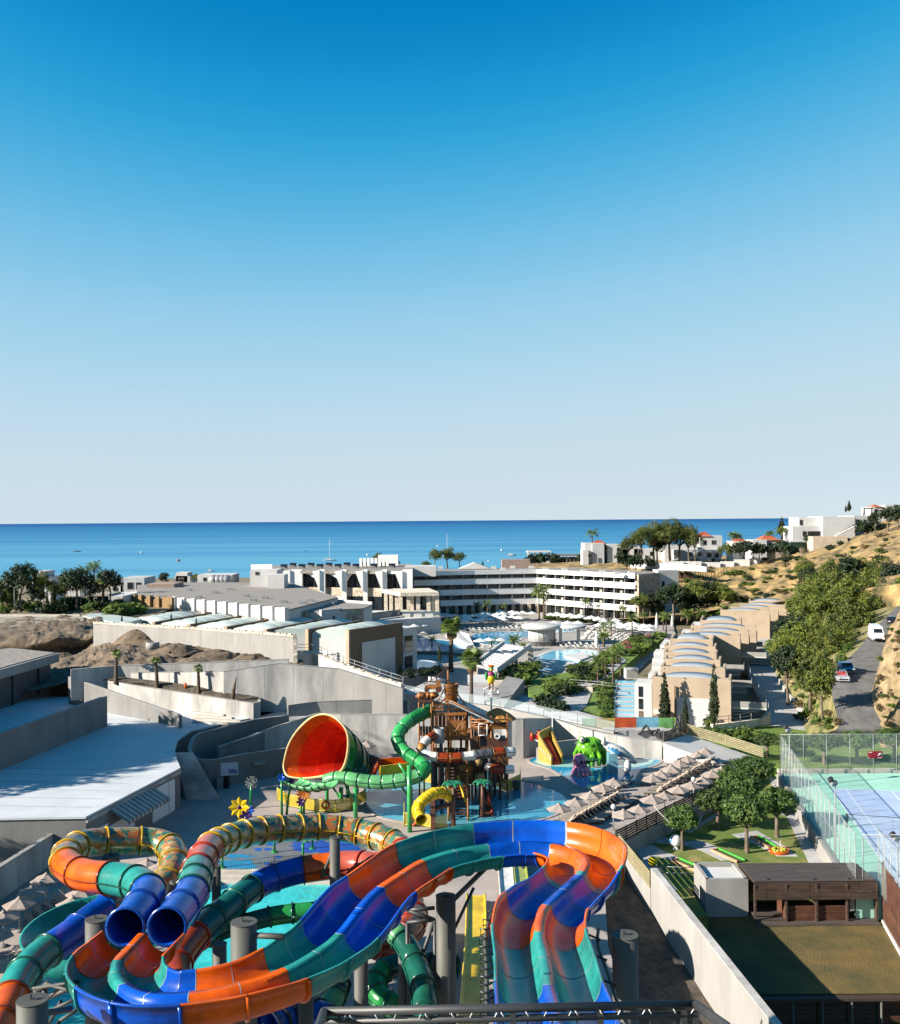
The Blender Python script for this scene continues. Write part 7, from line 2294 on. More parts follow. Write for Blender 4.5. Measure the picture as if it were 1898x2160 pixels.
MB().add([p+V(q) for q in ((-5,-3,0),(5,-3,0),(5,3,0),(-5,3,0),(0,-3,1.9),(0,3,1.9))],[(0,1,4),(1,2,5,4),(2,3,5),(3,0,4,5)]).build('roof_gable',WHITE,t)
p=PD(1086,1196,330)
MB().box((p.x,p.y,ztop+1.0),(9,5,3.0)).build('roof_room',mat('pinkish render',(.42,.30,.24),.9),t)
p=PD(860,1199,300)
MB().box((p.x+4,p.y,ztop+.5),(9,8,3)).build('roof_room',WHITE,t)
for k in range(16):
 p=WX[0].lerp(WX[2],k/15)
 MB().box((p.x,p.y - .2,zb+1.3),(1.0,1.0,2.7)).build('stone_pier',STONE,t)

pool('hotel_pool','bright turquoise hotel pool nearest the brown framed villa',[(868,1372),(872,1352),(895,1346),(930,1350),(950,1353),(975,1358),(984,1366),(970,1371),(930,1373)],HZ,POOLB,KERB,n=48,rimw=.6)
pool('hotel_pool','large hotel pool with round islands behind the white footbridge',[(990,1342),(1010,1336),(1050,1333),(1092,1333),(1130,1325),(1170,1325),(1212,1326),(1205,1333),(1160,1336),(1100,1346),(1092,1356),(1060,1361),(1020,1359),(1000,1350)],HZ,POOLB,KERB,n=60,rimw=.6)
pool('hotel_pool','pale blue lower pool with tiled islands right of the palm roof',[(1121,1400),(1132,1388),(1160,1375),(1190,1371),(1225,1371),(1258,1376),(1250,1384),(1230,1396),(1200,1408),(1160,1414),(1125,1412)],HZ,POOLL,WHITE,n=50,rimw=.7)
pi_=thing('pool_island','white triangular platform cutting into the pale blue lower pool','pool platform',P(1170,1395,HZ))
for pts in ([(1190,1387),(1225,1378),(1252,1385),(1222,1396)],[(1138,1402),(1165,1394),(1215,1402),(1175,1412)]):
 q=[P(x,y,HZ) for x,y in pts]
 MB().prism([(p.x,p.y) for p in q],HZ - .2,HZ+.35).build('platform',WHITE,pi_)
pool('hotel_pool','small plunge pool with rail in front of the grey pool terrace wall',[(868,1412),(872,1396),(900,1394),(928,1402),(926,1410),(900,1412)],-1.0,POOLB,WHITE,n=30,rimw=.5)
cres=[P(x,y,HZ) for x,y in ((940,1343),(965,1341),(986,1350),(998,1366),(984,1367),(966,1356))]
cr_=thing('pool_bridge','white curved footbridge between the two blue hotel pools','footbridge',cres[0])
MB().prism([(p.x,p.y) for p in cres],HZ,[HZ+z for z in (.4,1.2,1.5,.6,.5,1.1)]).build('bridge_deck',WHITE,cr_)

c=P(1150,1363,HZ)
c=V((c.x - .6,c.y+3,HZ))
t=thing('pool_bar','round white pool bar with mushroom roof discs','pool bar',c)
MB().lathe(c,[(3.2,0),(3.2,.9),(3.5,.95),(3.5,1.1),(3.0,1.1)],32).build('counter',STEELL,t)
MB().lathe(c,[(3.05,1.0),(3.05,3.5),(2.9,3.6)],32).build('shutter_drum',WHITE,t)
for k in range(20):
 an=2*math.pi*k/20
 MB().box((c.x+3.07*math.cos(an),c.y+3.07*math.sin(an),HZ+2.3),(.06,.12,2.4),an).build('shutter_rib',WHITEW,t)
MB().lathe(c,[(3.0,3.5),(4.4,3.7),(4.5,4.2),(4.0,4.5),(.1,4.5)],32).build('roof_disc',WHITE,t)
MB().lathe(c+V((6.3,.5,0)),[(.9,3.5),(3.7,3.7),(3.8,4.1),(3.4,4.3),(.1,4.3)],28).build('roof_disc',WHITE,t)
for dx in (3.6,7.6):MB().box((c.x+dx+.5,c.y - 1.0,HZ+1.8),(.7,.5,3.6)).build('pier',WHITE,t)
for k in range(7):
 an=-2.7+k*.38
 MB().lathe(c+V((4.4*math.cos(an),4.4*math.sin(an),0)),[(.2,0),(.05,.1),(.05,.7),(.22,.72),(.2,.8)],8).build('bar_stool',STEELD,t)

t=thing('pergola_roof','long white slatted pergola roof on stone piers by the tall palm','pergola',P(1050,1420,HZ))
q=[P(1015,1402,1.0),P(1072,1386,1.0),P(1118,1373,1.0),P(1040,1378,1.0)]
a,b,c2,d2=PD(1000,1412,175),PD(1045,1428,165),PD(1118,1380,198),PD(1060,1372,205)
zc=1.1
n=12
for k in range(n):
 p0,p1=a.lerp(d2,k/n),b.lerp(c2,k/n)
 p2,p3=b.lerp(c2,(k+.6)/n),a.lerp(d2,(k+.6)/n)
 MB().prism([(p.x,p.y) for p in (p0,p1,p2,p3)],zc,zc+.2).build('roof_slat',WHITE,t)
MB().wall(b,c2,zc - .1,zc+.9,.4).build('edge_beam',WHITE,t)
MB().wall(a,d2,zc - .1,zc+.5,.4).build('edge_beam',WHITE,t)
for p in (b,b.lerp(c2,.5),c2,a):MB().box((p.x,p.y,(zc+HZ)/2),(1.0,1.0,zc - HZ)).build('stone_pier',STONEL,t)
MB().prism([(p.x,p.y) for p in (PD(985,1437,160),PD(1047,1437,160),PD(1047,1437,168),PD(985,1437,168))],.1,.5).build('lower_roof',WHITE,t)
MB().box((PD(1050,1425,160).x,160,-.8),(2.2,1.4,3.0)).build('stone_pier',STONEL,t)
wallpx('pool_wall','grey brown pool terrace wall behind the slim cypress',[(869,1373,-1.4),(940,1375,-1.4),(1000,1381,-1.4),(1042,1384,-1.4)],-3,.6,mat('grey brown cladding',(.22,.19,.16),.9,.1,1))
wallpx('garden_wall','low dark wall and planting edge below the brown framed villa',[(800,1438,.6),(870,1424,.6),(942,1404,.6)],-2,.3,CONCD)
railing('handrail','dark railing beside the plunge pool and the villa end',[P(815,1440,.2),P(870,1428,.2),P(940,1412,.2)],1.0,2.5,STEELD)

structure('lower_terrace',MB().prism([(p.x,p.y) for p in (P(850,1462,1.2),P(1000,1500,1.2),P(1170,1512,1.2),P(1300,1542,1.2),P(1420,1540,1.2),P(1370,1528,1.2),P(1290,1520,1.2),P(1190,1492,1.2),P(1060,1455,1.2),P(900,1438,1.2))],-2.5,1.2),PAVE)
railing('glass_railing','long steel and glass railing stepping down from the tower to the coloured panels',[P(850,1462,2.2),P(930,1476,2.2),P(1045,1490,2.2),P(1110,1503,2.1),P(1180,1519,1.8),P(1240,1532,1.5),P(1295,1542,1.3)],1.15,2.4,STEELL,.03,(1.0,),CLEAR)
tt_=[P(850,1462,2.2),P(930,1476,2.2),P(1045,1490,2.2),P(1110,1503,2.1),P(1180,1519,1.8),P(1240,1532,1.5),P(1295,1542,1.3)]
t=thing('walkway_wall','pale wall carrying the glass railing behind the tower','wall',tt_[0])
ribbon(tt_,-1,.5).build('wall_body',WHITEW,t)
lw=[P(x,y,0.3) for x,y in ((1212,1520),(1240,1485),(1252,1455),(1275,1445),(1292,1450),(1288,1480),(1280,1520),(1262,1530))]
structure('garden_lawn',MB().prism([(p.x,p.y) for p in lw],-2.5,.3),LAWN)
gp=[P(x,y,.1) for x,y in ((1105,1500),(1155,1470),(1195,1450),(1250,1452),(1235,1490),(1200,1515),(1150,1510))]
structure('garden_path',MB().prism([(p.x,p.y) for p in gp],-2.5,.1),PAVE)
gp=[P(x,y,-.6) for x,y in ((1170,1445),(1260,1400),(1310,1385),(1320,1392),(1290,1420),(1240,1450))]
structure('garden_path',MB().prism([(p.x,p.y) for p in gp],-2.5,-.6),PAVE)
wallpx('garden_wall','dark stone bridge wall crossing the garden path',[(1200,1446,.9),(1250,1449,.9)],-2,.6,STONE)
railing('handrail','thin white rail above the garden bridge wall',[P(1200,1446,.9),P(1255,1450,.9),P(1300,1456,.9)],.9,2.2,STEELL)
gh=thing('dark_ramp','dark sloping ramp roof beside the pirate bird figure','ramp',P(1060,1470,0))
MB().hexa([P(1020,1484,1.3),P(1062,1494,1.3),P(1105,1460,1.3),P(1068,1452,1.3)],[P(1020,1484,1.3)+V((0,0,.3)),P(1062,1494,1.3)+V((0,0,.3)),P(1105,1460,1.3)+V((0,0,1.8)),P(1068,1452,1.3)+V((0,0,1.8))]).build('ramp_body',CONCD,gh)
q=PD(1328,1413,165)
sh=thing('pool_shed','small white louvred cabin at the far end of the plunge pools','cabin',q)
p=P(1332,1432,-.2)
MB().box((p.x,p.y+1,p.z+.8),(2.0,2.0,1.7)).build('wall',WHITE,sh)
for k in range(5):MB().box((p.x,p.y - .02,p.z+.3+.28*k),(1.8,.06,.2)).build('louvre_slat',WHITEW,sh)

PW=Placer(parasol_kind('parasol','x',2.1,1.45,8,FABW,STEELL,.5))
RH=random.Random(21)
def scatter(label,quad,nu,nv,jit=.25):
 q=[P(x,y,HZ) for x,y in quad]
 for i in range(nu):
  for j in range(nv):
   u,v=(i+.5+RH.uniform(-jit,jit))/nu,(j+.5+RH.uniform(-jit,jit))/nv
   p=q[0].lerp(q[1],u).lerp(q[3].lerp(q[2],u),v)
   PW(p,RH.uniform(0,6),RH.uniform(.92,1.08),label+', %s from left, row %s' % (nth(i),nth(j)) if nv>1 else label+', %s from left' % nth(i),'white parasols round the hotel pools')
scatter('white parasol before the hotel bend',[(870,1334),(1000,1328),(1130,1318),(1010,1312)],9,3)
scatter('white parasol in the rows before the shaded hotel wing',[(960,1320),(1050,1312),(1140,1310),(1060,1302)],7,3)
scatter('white parasol along the hedge under the right hotel wing',[(1150,1314),(1260,1324),(1320,1330),(1170,1308)],8,2)
scatter('white parasol beyond the pool bar towards the tan villas',[(1250,1338),(1380,1350),(1380,1338),(1270,1326)],7,3)
scatter('white parasol near the round pool bar',[(1150,1334),(1230,1336),(1225,1330),(1160,1328)],3,1)
scatter('white parasol at the near edge of the bright pool',[(868,1342),(905,1338),(930,1328),(870,1332)],3,1)
scatter('white parasol between the footbridge and the pool bar',[(1000,1378),(1060,1376),(1060,1366),(1000,1368)],3,1)
def bed_kind():
 t=thing('sunbed','x','sunbed')
 MB().box((.25,0,.32),(1.5,.68,.12)).build('mattress',BEDW,t)
 MB().box((-.72,0,.55),(.75,.68,.12),0,0,.7).build('backrest',BEDW,t)
 f=MB()
 for x in (-.7,.8):
  for y in (-.28,.28):f.box((x,y,.13),(.06,.06,.26))
 f.build('frame',STEELL,t)
 return t
SB=Placer(bed_kind())
def beds(label,quad,nu,nv,rz):
 q=[P(x,y,HZ) for x,y in quad]
 for i in range(nu):
  for j in range(nv):
   u,v=(i+.5+RH.uniform(-.15,.15))/nu,(j+.5+RH.uniform(-.15,.15))/nv
   p=q[0].lerp(q[1],u).lerp(q[3].lerp(q[2],u),v)
   SB(p,rz+RH.uniform(-.25,.25),1.0,label+', %s from left, row %s' % (nth(i),nth(j)),'white sunbeds round the hotel pools')
beds('white sunbed on the terrace between hotel bend and large pool',[(960,1338),(1090,1331),(1140,1319),(1010,1316)],13,5,1.3)
beds('white sunbed on the terrace beyond the large pool',[(1140,1323),(1240,1328),(1320,1335),(1160,1313)],11,3,1.8)
beds('white sunbed in the field between pool bar and palms',[(1225,1350),(1330,1360),(1370,1345),(1240,1332)],11,6,2.0)
beds('white sunbed on the white deck below the footbridge',[(985,1376),(1080,1374),(1080,1366),(985,1370)],6,2,.3)
beds('white sunbed beside the bar piers and closed parasol',[(1180,1370),(1270,1372),(1275,1362),(1190,1358)],7,2,.5)
beds('white sunbed at the left edge of the bright pool',[(868,1345),(895,1341),(925,1332),(875,1336)],4,2,1.2)
def closed(label,px,yb,yt,z0=HZ):
 p=P(px,yb,z0)
 h=PV(px,yt,p) - z0
 t=thing('closed_parasol',label,'parasol',p)
 MB().lathe(p,[(.08,.5),(.42,.8),(.36,h*.5),(.16,h*.88),(.03,h)],10).build('folded_canopy',FABW,t)
 MB().cyl(p,p+V((0,0,.6)),.05,n=6).build('pole',STEELL,t)
closed('closed white parasol right of the round pool bar',1257,1369,1331)
closed('closed white parasol among the palms, left one of the pair',1384,1330,1292)
closed('closed white parasol among the palms, right one of the pair',1417,1326,1294)

at_px(FANP,951,1412,1303,None,-1.5,6.4,0,'tall fan palm with dry brown skirt above the pool terrace',None,1.0)
at_px(FANP,993,1488,1370,None,1.2,6.4,1.0,'fan palm with dry skirt standing behind the play tower',None,1.0)
lab=['queen palm in front of the shaded hotel wing, left one of the group','queen palm in front of the shaded hotel wing, second of the group','small palm near the stone piers of the hotel wing','tall twin palm at the bend of the hotel, left trunk','tall twin palm at the bend of the hotel, right trunk','slender palm just right of the twin palms','palm before the middle of the right hotel wing','low palm before the right hotel wing','palm near the right end of the hotel wing','palm beside the stone end wall','palm over the sunbeds near the garden','palm at the edge of the sunbeds, in front of the end wall','palm left of the closed parasol pair','palm between the closed parasols','palm right of the bar above the sunbeds','thin palm behind the closed parasol by the bar']
for i,(x,yb,yt) in enumerate(((1005,1304,1268),(1027,1312,1264),(1062,1300,1272),(1136,1306,1234),(1146,1306,1232),(1150,1304,1258),(1234,1302,1262),(1262,1308,1272),(1308,1308,1276),(1318,1310,1278),(1332,1346,1292),(1357,1334,1290),(1404,1342,1290),(1398,1330,1290),(1288,1350,1306),(1272,1362,1310))):
 at_px(QUEEN[i % 2],x,yb,yt,None,HZ,5.9+.8*(i % 2),None,lab[i],'palms round the hotel pools',1.0)
lab=['palm beside the garden path, nearest the bridge','palm in the planting right of the lower pool','palm in the planting, above the garden bridge','palm by the path to the villas','short palm in the flower bed above the path','palm in the middle of the planted slope']
for i,(x,yb,yt) in enumerate(((1260,1448,1380),(1276,1428,1368),(1292,1436,1370),(1308,1424,1362),(1300,1400,1358),(1268,1412,1372))):
 at_px(QUEEN[i % 2],x,yb,yt,None,-.5,5.9+.8*(i % 2),None,lab[i],'palms in the sloping garden',1.0)
for i,(x,yb,yt,lb) in enumerate(((1082,1372,1342,'low date palm in front of the pool bar'),(1102,1374,1357,'thin young palm right of the low date palm'),(1036,1366,1348,'small palm on the white deck by the footbridge'),(1050,1364,1347,'second small palm on the white deck'),(912,1362,1343,'low palm at the rim of the bright pool'),(1272,1366,1334,'bushy date palm beside the closed parasol'),(1478,1318,1288,'arching palm left of the tan middle terrace'),(1530,1322,1278,'palm with long fronds in front of the far terrace'),(1580,1322,1280,'palm with long fronds right of the far terrace front'),(1500,1315,1286,'palm between middle and far terrace'),(1450,1316,1286,'arching palm at the dark shrubs behind the hotel end'))):
 at_px(DATE,x,yb,yt,None,HZ if i<6 else -1,3.0,None,lb,None,1.0)
RS=random.Random(33)
gp=[P(x,y,-.7) for x,y in ((1122,1492),(1200,1448),(1255,1448),(1300,1420),(1352,1375),(1400,1345),(1340,1340),(1290,1360),(1258,1392),(1215,1416),(1150,1424),(1110,1440))]
structure('garden_bed',MB().prism([(p.x,p.y) for p in gp],-2.6,-.7),LAWN)
def shrubs(label,group,quad,nu,nv,z0,z1,h,kinds,wd=1.3,cat=None):
 q=[P(quad[0][0],quad[0][1],z0),P(quad[1][0],quad[1][1],z0),P(quad[2][0],quad[2][1],z1),P(quad[3][0],quad[3][1],z1)]
 for i in range(nu):
  for j in range(nv):
   u,v=(i+.5+RS.uniform(-.35,.35))/nu,(j+.5+RS.uniform(-.35,.35))/nv
   p=q[0].lerp(q[1],u).lerp(q[3].lerp(q[2],u),v)
   s=h*RS.uniform(.75,1.3)/1.25
   RS.choice(kinds)(p,RS.uniform(0,6),(s*wd,s*wd,s),label+', %s across, row %s' % (nth(i),nth(j)),group)
shrubs('rounded shrub on the slope below the pale blue lower pool','shrubs of the sloping garden',[(1135,1488),(1185,1482),(1262,1412),(1225,1406)],7,2,.1,-1.5,1.8,BSH+BSD[:1])
shrubs('dense green shrub beside the pergola piers','shrubs by the pergola',[(1042,1462),(1100,1450),(1125,1420),(1065,1420)],4,3,-1,-1.5,2.1,BSH+BSD)
shrubs('dark clipped shrub on the lower garden slope','shrubs of the sloping garden',[(1140,1510),(1180,1520),(1200,1500),(1150,1488)],3,2,.2,.2,1.8,BSD)
shrubs('clipped hedge shrub between lawn and plunge pools','hedge shrubs by the plunge pools',[(1262,1525),(1284,1525),(1290,1445),(1272,1445)],2,9,.3,.1,.9,BSH,1.4)
shrubs('mixed shrub in the bed between the sloping palms','shrubs of the sloping garden',[(1195,1448),(1255,1446),(1320,1378),(1262,1396)],6,4,-.7,-.7,1.2,BSH+BSD,1.2)
shrubs('flowering green shrub above the garden path','shrubs of the sloping garden',[(1300,1392),(1350,1385),(1400,1345),(1340,1345)],6,3,-1,-1.5,1.5,BSH+BSD[:1])
for i,(x,y) in enumerate(((1320,1362),(1340,1356),(1325,1372),(1365,1348))):
 at_px(BSP,x,y,y - 10,None,-1,1.25,None,'pink flowering bush above the garden path, '+('lower left','middle','lowest','upper right')[i]+' one','pink bushes of the garden',1.5)
shrubs('low hedge shrub in front of the right hotel wing','hedge under the right hotel wing',[(1150,1308),(1240,1312),(1320,1322),(1160,1302)],18,2,HZ,HZ,1.5,BSH,1.5)
shrubs('leafy bush beside the restaurant canopy','bushes by the hotel',[(990,1310),(1040,1306),(1040,1302),(990,1304)],4,1,HZ,HZ,2,BSH)
shrubs('dark shrub behind the railing at the brown framed villa','shrubs by the brown framed villa',[(850,1436),(930,1424),(930,1412),(860,1424)],6,2,0,0,1.0,BSD)
for i,(x,yb,yt,z0,k) in enumerate(((928,1396,1356,-1.4,0),(820,1428,1408,0,1),(845,1424,1400,0,0),(362,1320,1290,7.2,0),(258,1316,1294,7.8,1),(415,1324,1300,7.2,1),(1376,1312,1246,HZ,0),(1391,1312,1246,HZ,1),(1402,1296,1250,HZ,0))):
 at_px(CYP[k],x,yb,yt,None,z0,5.9,None,'slim cypress '+('at the grey brown pool wall','in front of the white panel of the brown framed villa','near the glass corner of the brown framed villa','in front of the third barrel roof','left of the brown party wall','in front of the fourth barrel roof','left of the hotel stair tower','by the hotel stair tower','right of the hotel stair tower')[i],None,1.0)

for i,(x,yb,yt) in enumerate(((246,1437,1370),(332,1450,1386),(420,1464,1402))):
 at_px(YOUNG,x,yb,yt,(123.9,121.8,119.9)[i],0,3.7,None,'young palm with small tuft in the planter bed, '+('left','middle','right')[i]+' one','young palms of the planter',1.0)
p=PD(491,1486,118)
t=thing('palm_stump','bare leaning palm trunk without leaves at the end of the planter bed','palm',p)
h=PV(491,1430,p) - p.z
MB().tube([p,p+V((.15,0,h*.5)),p+V((.45,0,h))],[.2,.22,.06],9).build('trunk',PALMBARK,t)
MB().cyl(p - V((0,0,.1)),p+V((0,0,.35)),.26,n=10).build('orange_sleeve',ORANGE,t)
p=PD(392,1453,121)
MB().cyl(p,p+V((0,0,.7)),.14,n=10).build('orange_pipe',ORANGE,label='short orange pipe standing in the palm planter',cat='pipe')
p=PD(513,1489,117.6)
MB().cyl(p,p+V((0,0,.4)),.14,n=10).build('blue_pipe',BLUE,label='short blue pipe stub at the right end of the palm planter',cat='pipe')

cx=[1080,1215,1330,1420,1520,1600,1700,1800,1898,2080]
ys=[([1308,1306,1305,1298,1285,1275,1262,1245,1232,1215],[335,322,270,268,255,245,225,205,195,180]),
 ([1300,1298,1296,1288,1264,1259,1248,1226,1208,1190],[338,326,295,292,285,275,255,235,222,205]),
 ([1258,1256,1255,1246,1230,1215,1186,1158,1136,1100],[342,332,312,308,306,302,295,285,275,250]),
 ([1198,1199,1200,1197,1194,1188,1164,1134,1104,1050],[350,342,328,326,324,322,320,318,315,300]),
 ([1190,1187,1186,1184,1178,1170,1148,1120,1082,1020],[392,385,375,372,372,370,372,380,380,360]),
 ([1199,1198,1196,1194,1188,1182,1164,1140,1110,1070],[480]*10)]
rows=[[PD(x,y,d) for x,y,d in zip(cx,a,b)] for a,b in ys]
grid_patch(rows,110,80,1.6,.12).build('hillside',DRY,kind='structure')
rb2=[rows[0][6:],[p+V((4,-12,-3)) for p in rows[0][6:]],[p+V((6,-40,-7)) for p in rows[0][6:]]]
grid_patch(rb2,30,20,.8,.12).build('lower_hillside',DRY,kind='structure')

pl_=[[V((x,y,z)) for x in (-260,-150,-110,-85,-66,-58)] for y,z in ((179,7.4),(195,7.9),(215,8),(260,7.8),(330,4),(420,-1.5))]
grid_patch(pl_,60,60,.5,.1).build('upper_ground',GROUND,kind='structure')

t,_=wallpx('boundary_wall','long pale stepped wall below the far villas on the hillside',[(1330,1184,12.4),(1445,1190,12.2),(1490,1196,11.6)],10.2,.6,WHITE)
def stepped(label,pts):
 for i in range(len(pts) - 1):pass
sw=thing('boundary_wall','stepped white wall running along the top of the dry bank','wall',PD(1500,1195,322))
sp_=[(1410,1184,1200),(1440,1184,1202),(1478,1186,1202),(1518,1184,1200),(1547,1180,1197),(1580,1178,1194),(1602,1176,1190)]
for (xa,ya,yb),(xb,_,_) in zip(sp_[:-1],sp_[1:]):
 a,b=PD(xa,ya,322),PD(xb,ya,321)
 zl=PD(xa,yb,322).z
 MB().wall(a,b,zl - 1.5,a.z,.5).build('wall_step',WHITE,sw)

def villa(name,label,d,boxes,roofs=(),wins=(),z_sink=2.5):
 t=thing(name,label,'house',PD(boxes[0][0],boxes[0][3],d))
 for bx in boxes:
  xa,xb,y0,y1=bx[:4]
  dp=bx[4] if len(bx)>4 else 8
  m_=bx[5] if len(bx)>5 else WHITE
  dy=bx[6] if len(bx)>6 else 0
  a,b=PD(xa,y0,d+dy),PD(xb,y0,d+dy)
  z1,z0=a.z,PD(xa,y1,d+dy).z
  MB().box(((a.x+b.x)/2,d+dy+dp/2,(z0 - z_sink+z1)/2),(b.x - a.x,dp,z1 - z0+z_sink),bx[7] if len(bx)>7 else 0).build('wall',m_,t)
 for xa,xb,y0,y1,dp,dy in roofs:
  a,b=PD(xa,y1,d+dy),PD(xb,y1,d+dy)
  z0,z1=a.z+.05,PD(xa,y0,d+dy).z
  mx=(a+b)/2
  w=(b.x - a.x)/2
  k=.28
  q=[V((a.x,d+dy - .4,z0)),V((b.x,d+dy - .4,z0)),V((b.x,d+dy+dp,z0)),V((a.x,d+dy+dp,z0)),V((mx.x - w*k,d+dy+dp/2 - .2,z1)),V((mx.x+w*k,d+dy+dp/2+.2,z1))]
  MB().add(q,[(0,1,5,4),(1,2,5),(2,3,4,5),(3,0,4),(3,2,1,0)]).build('tile_roof',TILER,t)
 for wn in wins:
  x,y,w,h=wn[:4]
  dy=wn[4] if len(wn)>4 else 0
  a,b=PD(x,y,d+dy - .05),PD(x+w,y+h,d+dy - .05)
  f=MB().box(((a.x+b.x)/2,d+dy - .02,(a.z+b.z)/2),(b.x - a.x+.3,.14,a.z - b.z+.3)).build('window',WHITEW,t)
  p_=MB().box(((a.x+b.x)/2,d+dy - .06,(a.z+b.z)/2),(b.x - a.x,.16,a.z - b.z)).build('pane',GLASSD,f)
 return t
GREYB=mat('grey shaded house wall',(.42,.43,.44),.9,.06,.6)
villa('cliff_house','white flat topped house at the left of the big pines, seen above the hotel roof',350,[(1232,1272,1146,1180,10),(1248,1273,1147,1180,2,GREYB,-1),(1228,1240,1160,1182,6,WHITE,-2),(1280,1326,1148,1180,8),(1300,1400,1158,1182,7),(1336,1350,1152,1160,4)],[(1250,1278,1140,1147,6,3)],[(1273,1152,6,9),(1300,1156,10,7),(1345,1160,8,8),(1370,1164,6,8),(1318,1172,4,6,-.2),(1335,1172,4,6,-.2),(1360,1172,4,6,-.2),(1240,1168,5,8,-2.2)])
villa('cliff_house','white houses with outside stairs behind the pine trunks',345,[(1400,1470,1150,1185,7),(1440,1520,1160,1186,5,GREYB,-2),(1476,1522,1130,1160,6,WHITE,3),(1420,1440,1160,1188,5,GREYB,-3)],[(1472,1502,1122,1132,6,3)],[(1482,1140,6,9,3),(1500,1140,8,8,3),(1450,1165,8,8,-2),(1470,1165,8,8,-2),(1490,1166,9,9,-2),(1506,1166,8,9,-2),(1462,1178,6,8,-2),(1500,1178,6,8,-2)])
villa('cliff_house','white house with steep orange red gable roof right of the pines',335,[(1545,1582,1142,1174,8),(1578,1604,1150,1172,7,GREYB,2)],[(1544,1584,1136,1146,8,0)],[(1586,1154,5,8,2),(1556,1158,4,7)])
villa('cliff_house','cream house with orange hip roof in the middle of the hillside row',325,[(1586,1616,1139,1173,9),(1604,1650,1138,1172,8,mat('cream render',(.42,.37,.31),.9,.06,.5),1),(1650,1668,1140,1164,7,WHITE,2),(1666,1690,1142,1166,6,GREYB,1)],[(1604,1646,1129,1140,8,1),(1668,1718,1127,1136,8,3)],[(1620,1146,5,6,1),(1640,1146,5,6,1),(1655,1150,6,7,2),(1672,1148,5,6,1),(1682,1148,5,6,1)])
villa('clifftop_house','large modern white house with stairs on top of the hill',330,[(1684,1734,1092,1112,10),(1670,1742,1110,1132,9,WHITE,-3),(1734,1802,1090,1134,14,WHITE,-5),(1800,1846,1088,1122,14,GREYB,-2)],(),[(1686,1097,5,10),(1703,1121,36,9,-3.2),(1692,1121,6,9,-3.2),(1808,1096,4,12,-2.2),(1820,1096,4,12,-2.2),(1832,1096,4,12,-2.2)])
st_=thing('outdoor_stair','white outdoor stair on the front of the hilltop house','stairs',PD(1780,1125,322))
for k in range(12):
 a=PD(1762+k*4,1131 - k*2.0,322)
 MB().box((a.x,322,a.z),(.75,1.6,.35)).build('step',WHITE,st_)
MB().tube([PD(1760,1127,321),PD(1808,1103,321)],.12,6).build('handrail',STEELL,st_)
villa('clifftop_house','white house with orange tiles at the top right corner of the hill',345,[(1838,1866,1069,1085,9),(1866,1890,1065,1086,8,GREYB)],[(1842,1862,1064,1070,7,0)],[(1843,1074,6,6),(1870,1070,6,8)])
pg=thing('pergola','dark steel pergola on the hilltop terrace','pergola',PD(1830,1083,335))
for x in (1822,1837):MB().tube([PD(x,1086,335),PD(x,1072,335)],.2,6).build('post',STEELD,pg)
MB().tube([PD(1820,1072,335),PD(1840,1072,335)],.25,6).build('beam',STEELD,pg)
t=thing('boundary_wall','broad beige stone wall terrace below the hilltop house','wall',PD(1750,1150,312))
a,b=PD(1715,1132,312),PD(1788,1132,312)
MB().box(((a.x+b.x)/2,315,a.z - 4),(b.x - a.x,5,8)).build('wall_body',stone_mat('beige ashlar',(.38,.31,.22),(.48,.40,.30),1.2),t)
rp_=thing('garage_ramp','white garage ramp walls with slanting stair under the beige stone wall','ramp',PD(1700,1180,318))
a,b=PD(1682,1176,316),PD(1722,1178,316)
MB().wall(a,b,a.z - 3,a.z,.6).build('ramp_wall',WHITE,rp_)
for k in range(8):
 a=PD(1690+k*4,1158+k*2.4,317)
 MB().box((a.x,317,a.z - .8),(.7,2,2.0)).build('ramp_step',WHITEW,rp_)
MB().tube([PD(1688,1156,316),PD(1718,1174,316)],.12,6).build('handrail',WHITE,rp_)
MB().box((PD(1680,1152,322).x,322,PD(1680,1157,322).z),(5.2,3,4)).build('green_gate',plastic('dark green gate',(.02,.06,.03),.6),rp_)

pv=thing('sea_pavilion','open white pavilion with columns above the hotel roof by the sea','pavilion',PD(1135,1185,380))
for x,dy in ((1113,0),(1127,2),(1138,0),(1157,0)):
 a,b=PD(x,1188,380+dy),PD(x,1164,380+dy)
 MB().box((a.x,a.y,(a.z+b.z)/2),(.7,.7,b.z - a.z)).build('column',WHITE,pv)
a,b=PD(1111,1164,379),PD(1161,1162,379)
MB().box(((a.x+b.x)/2,382,a.z),(b.x - a.x,7,.5)).build('roof',WHITE,pv)
MB().box((PD(1113,1184,378).x+3.5,380,PD(1113,1182,378).z - 2.2),(9,7,4)).build('base',WHITE,pv)
tr_=thing('coast_terrace','dark glazed terrace building with people sized railing right of the sea pavilion','building',PD(1190,1182,372))
a,b=PD(1160,1178,372),PD(1226,1168,372)
MB().box(((a.x+b.x)/2,376,a.z - 2.0),(b.x - a.x,8,5)).build('glazed_wall',GLASSD,tr_)
MB().box(((a.x+b.x)/2,375,PD(1190,1172,372).z+.2),(b.x - a.x+1,9,.4)).build('roof',mat('grey brown cladding',(.22,.19,.16)),tr_)
for k in range(9):
 q=PD(1164+k*7.5,1172,371.5)
 MB().box((q.x,q.y,q.z - 1.6),(.2,.2,3.0)).build('mullion',STEELL,tr_)

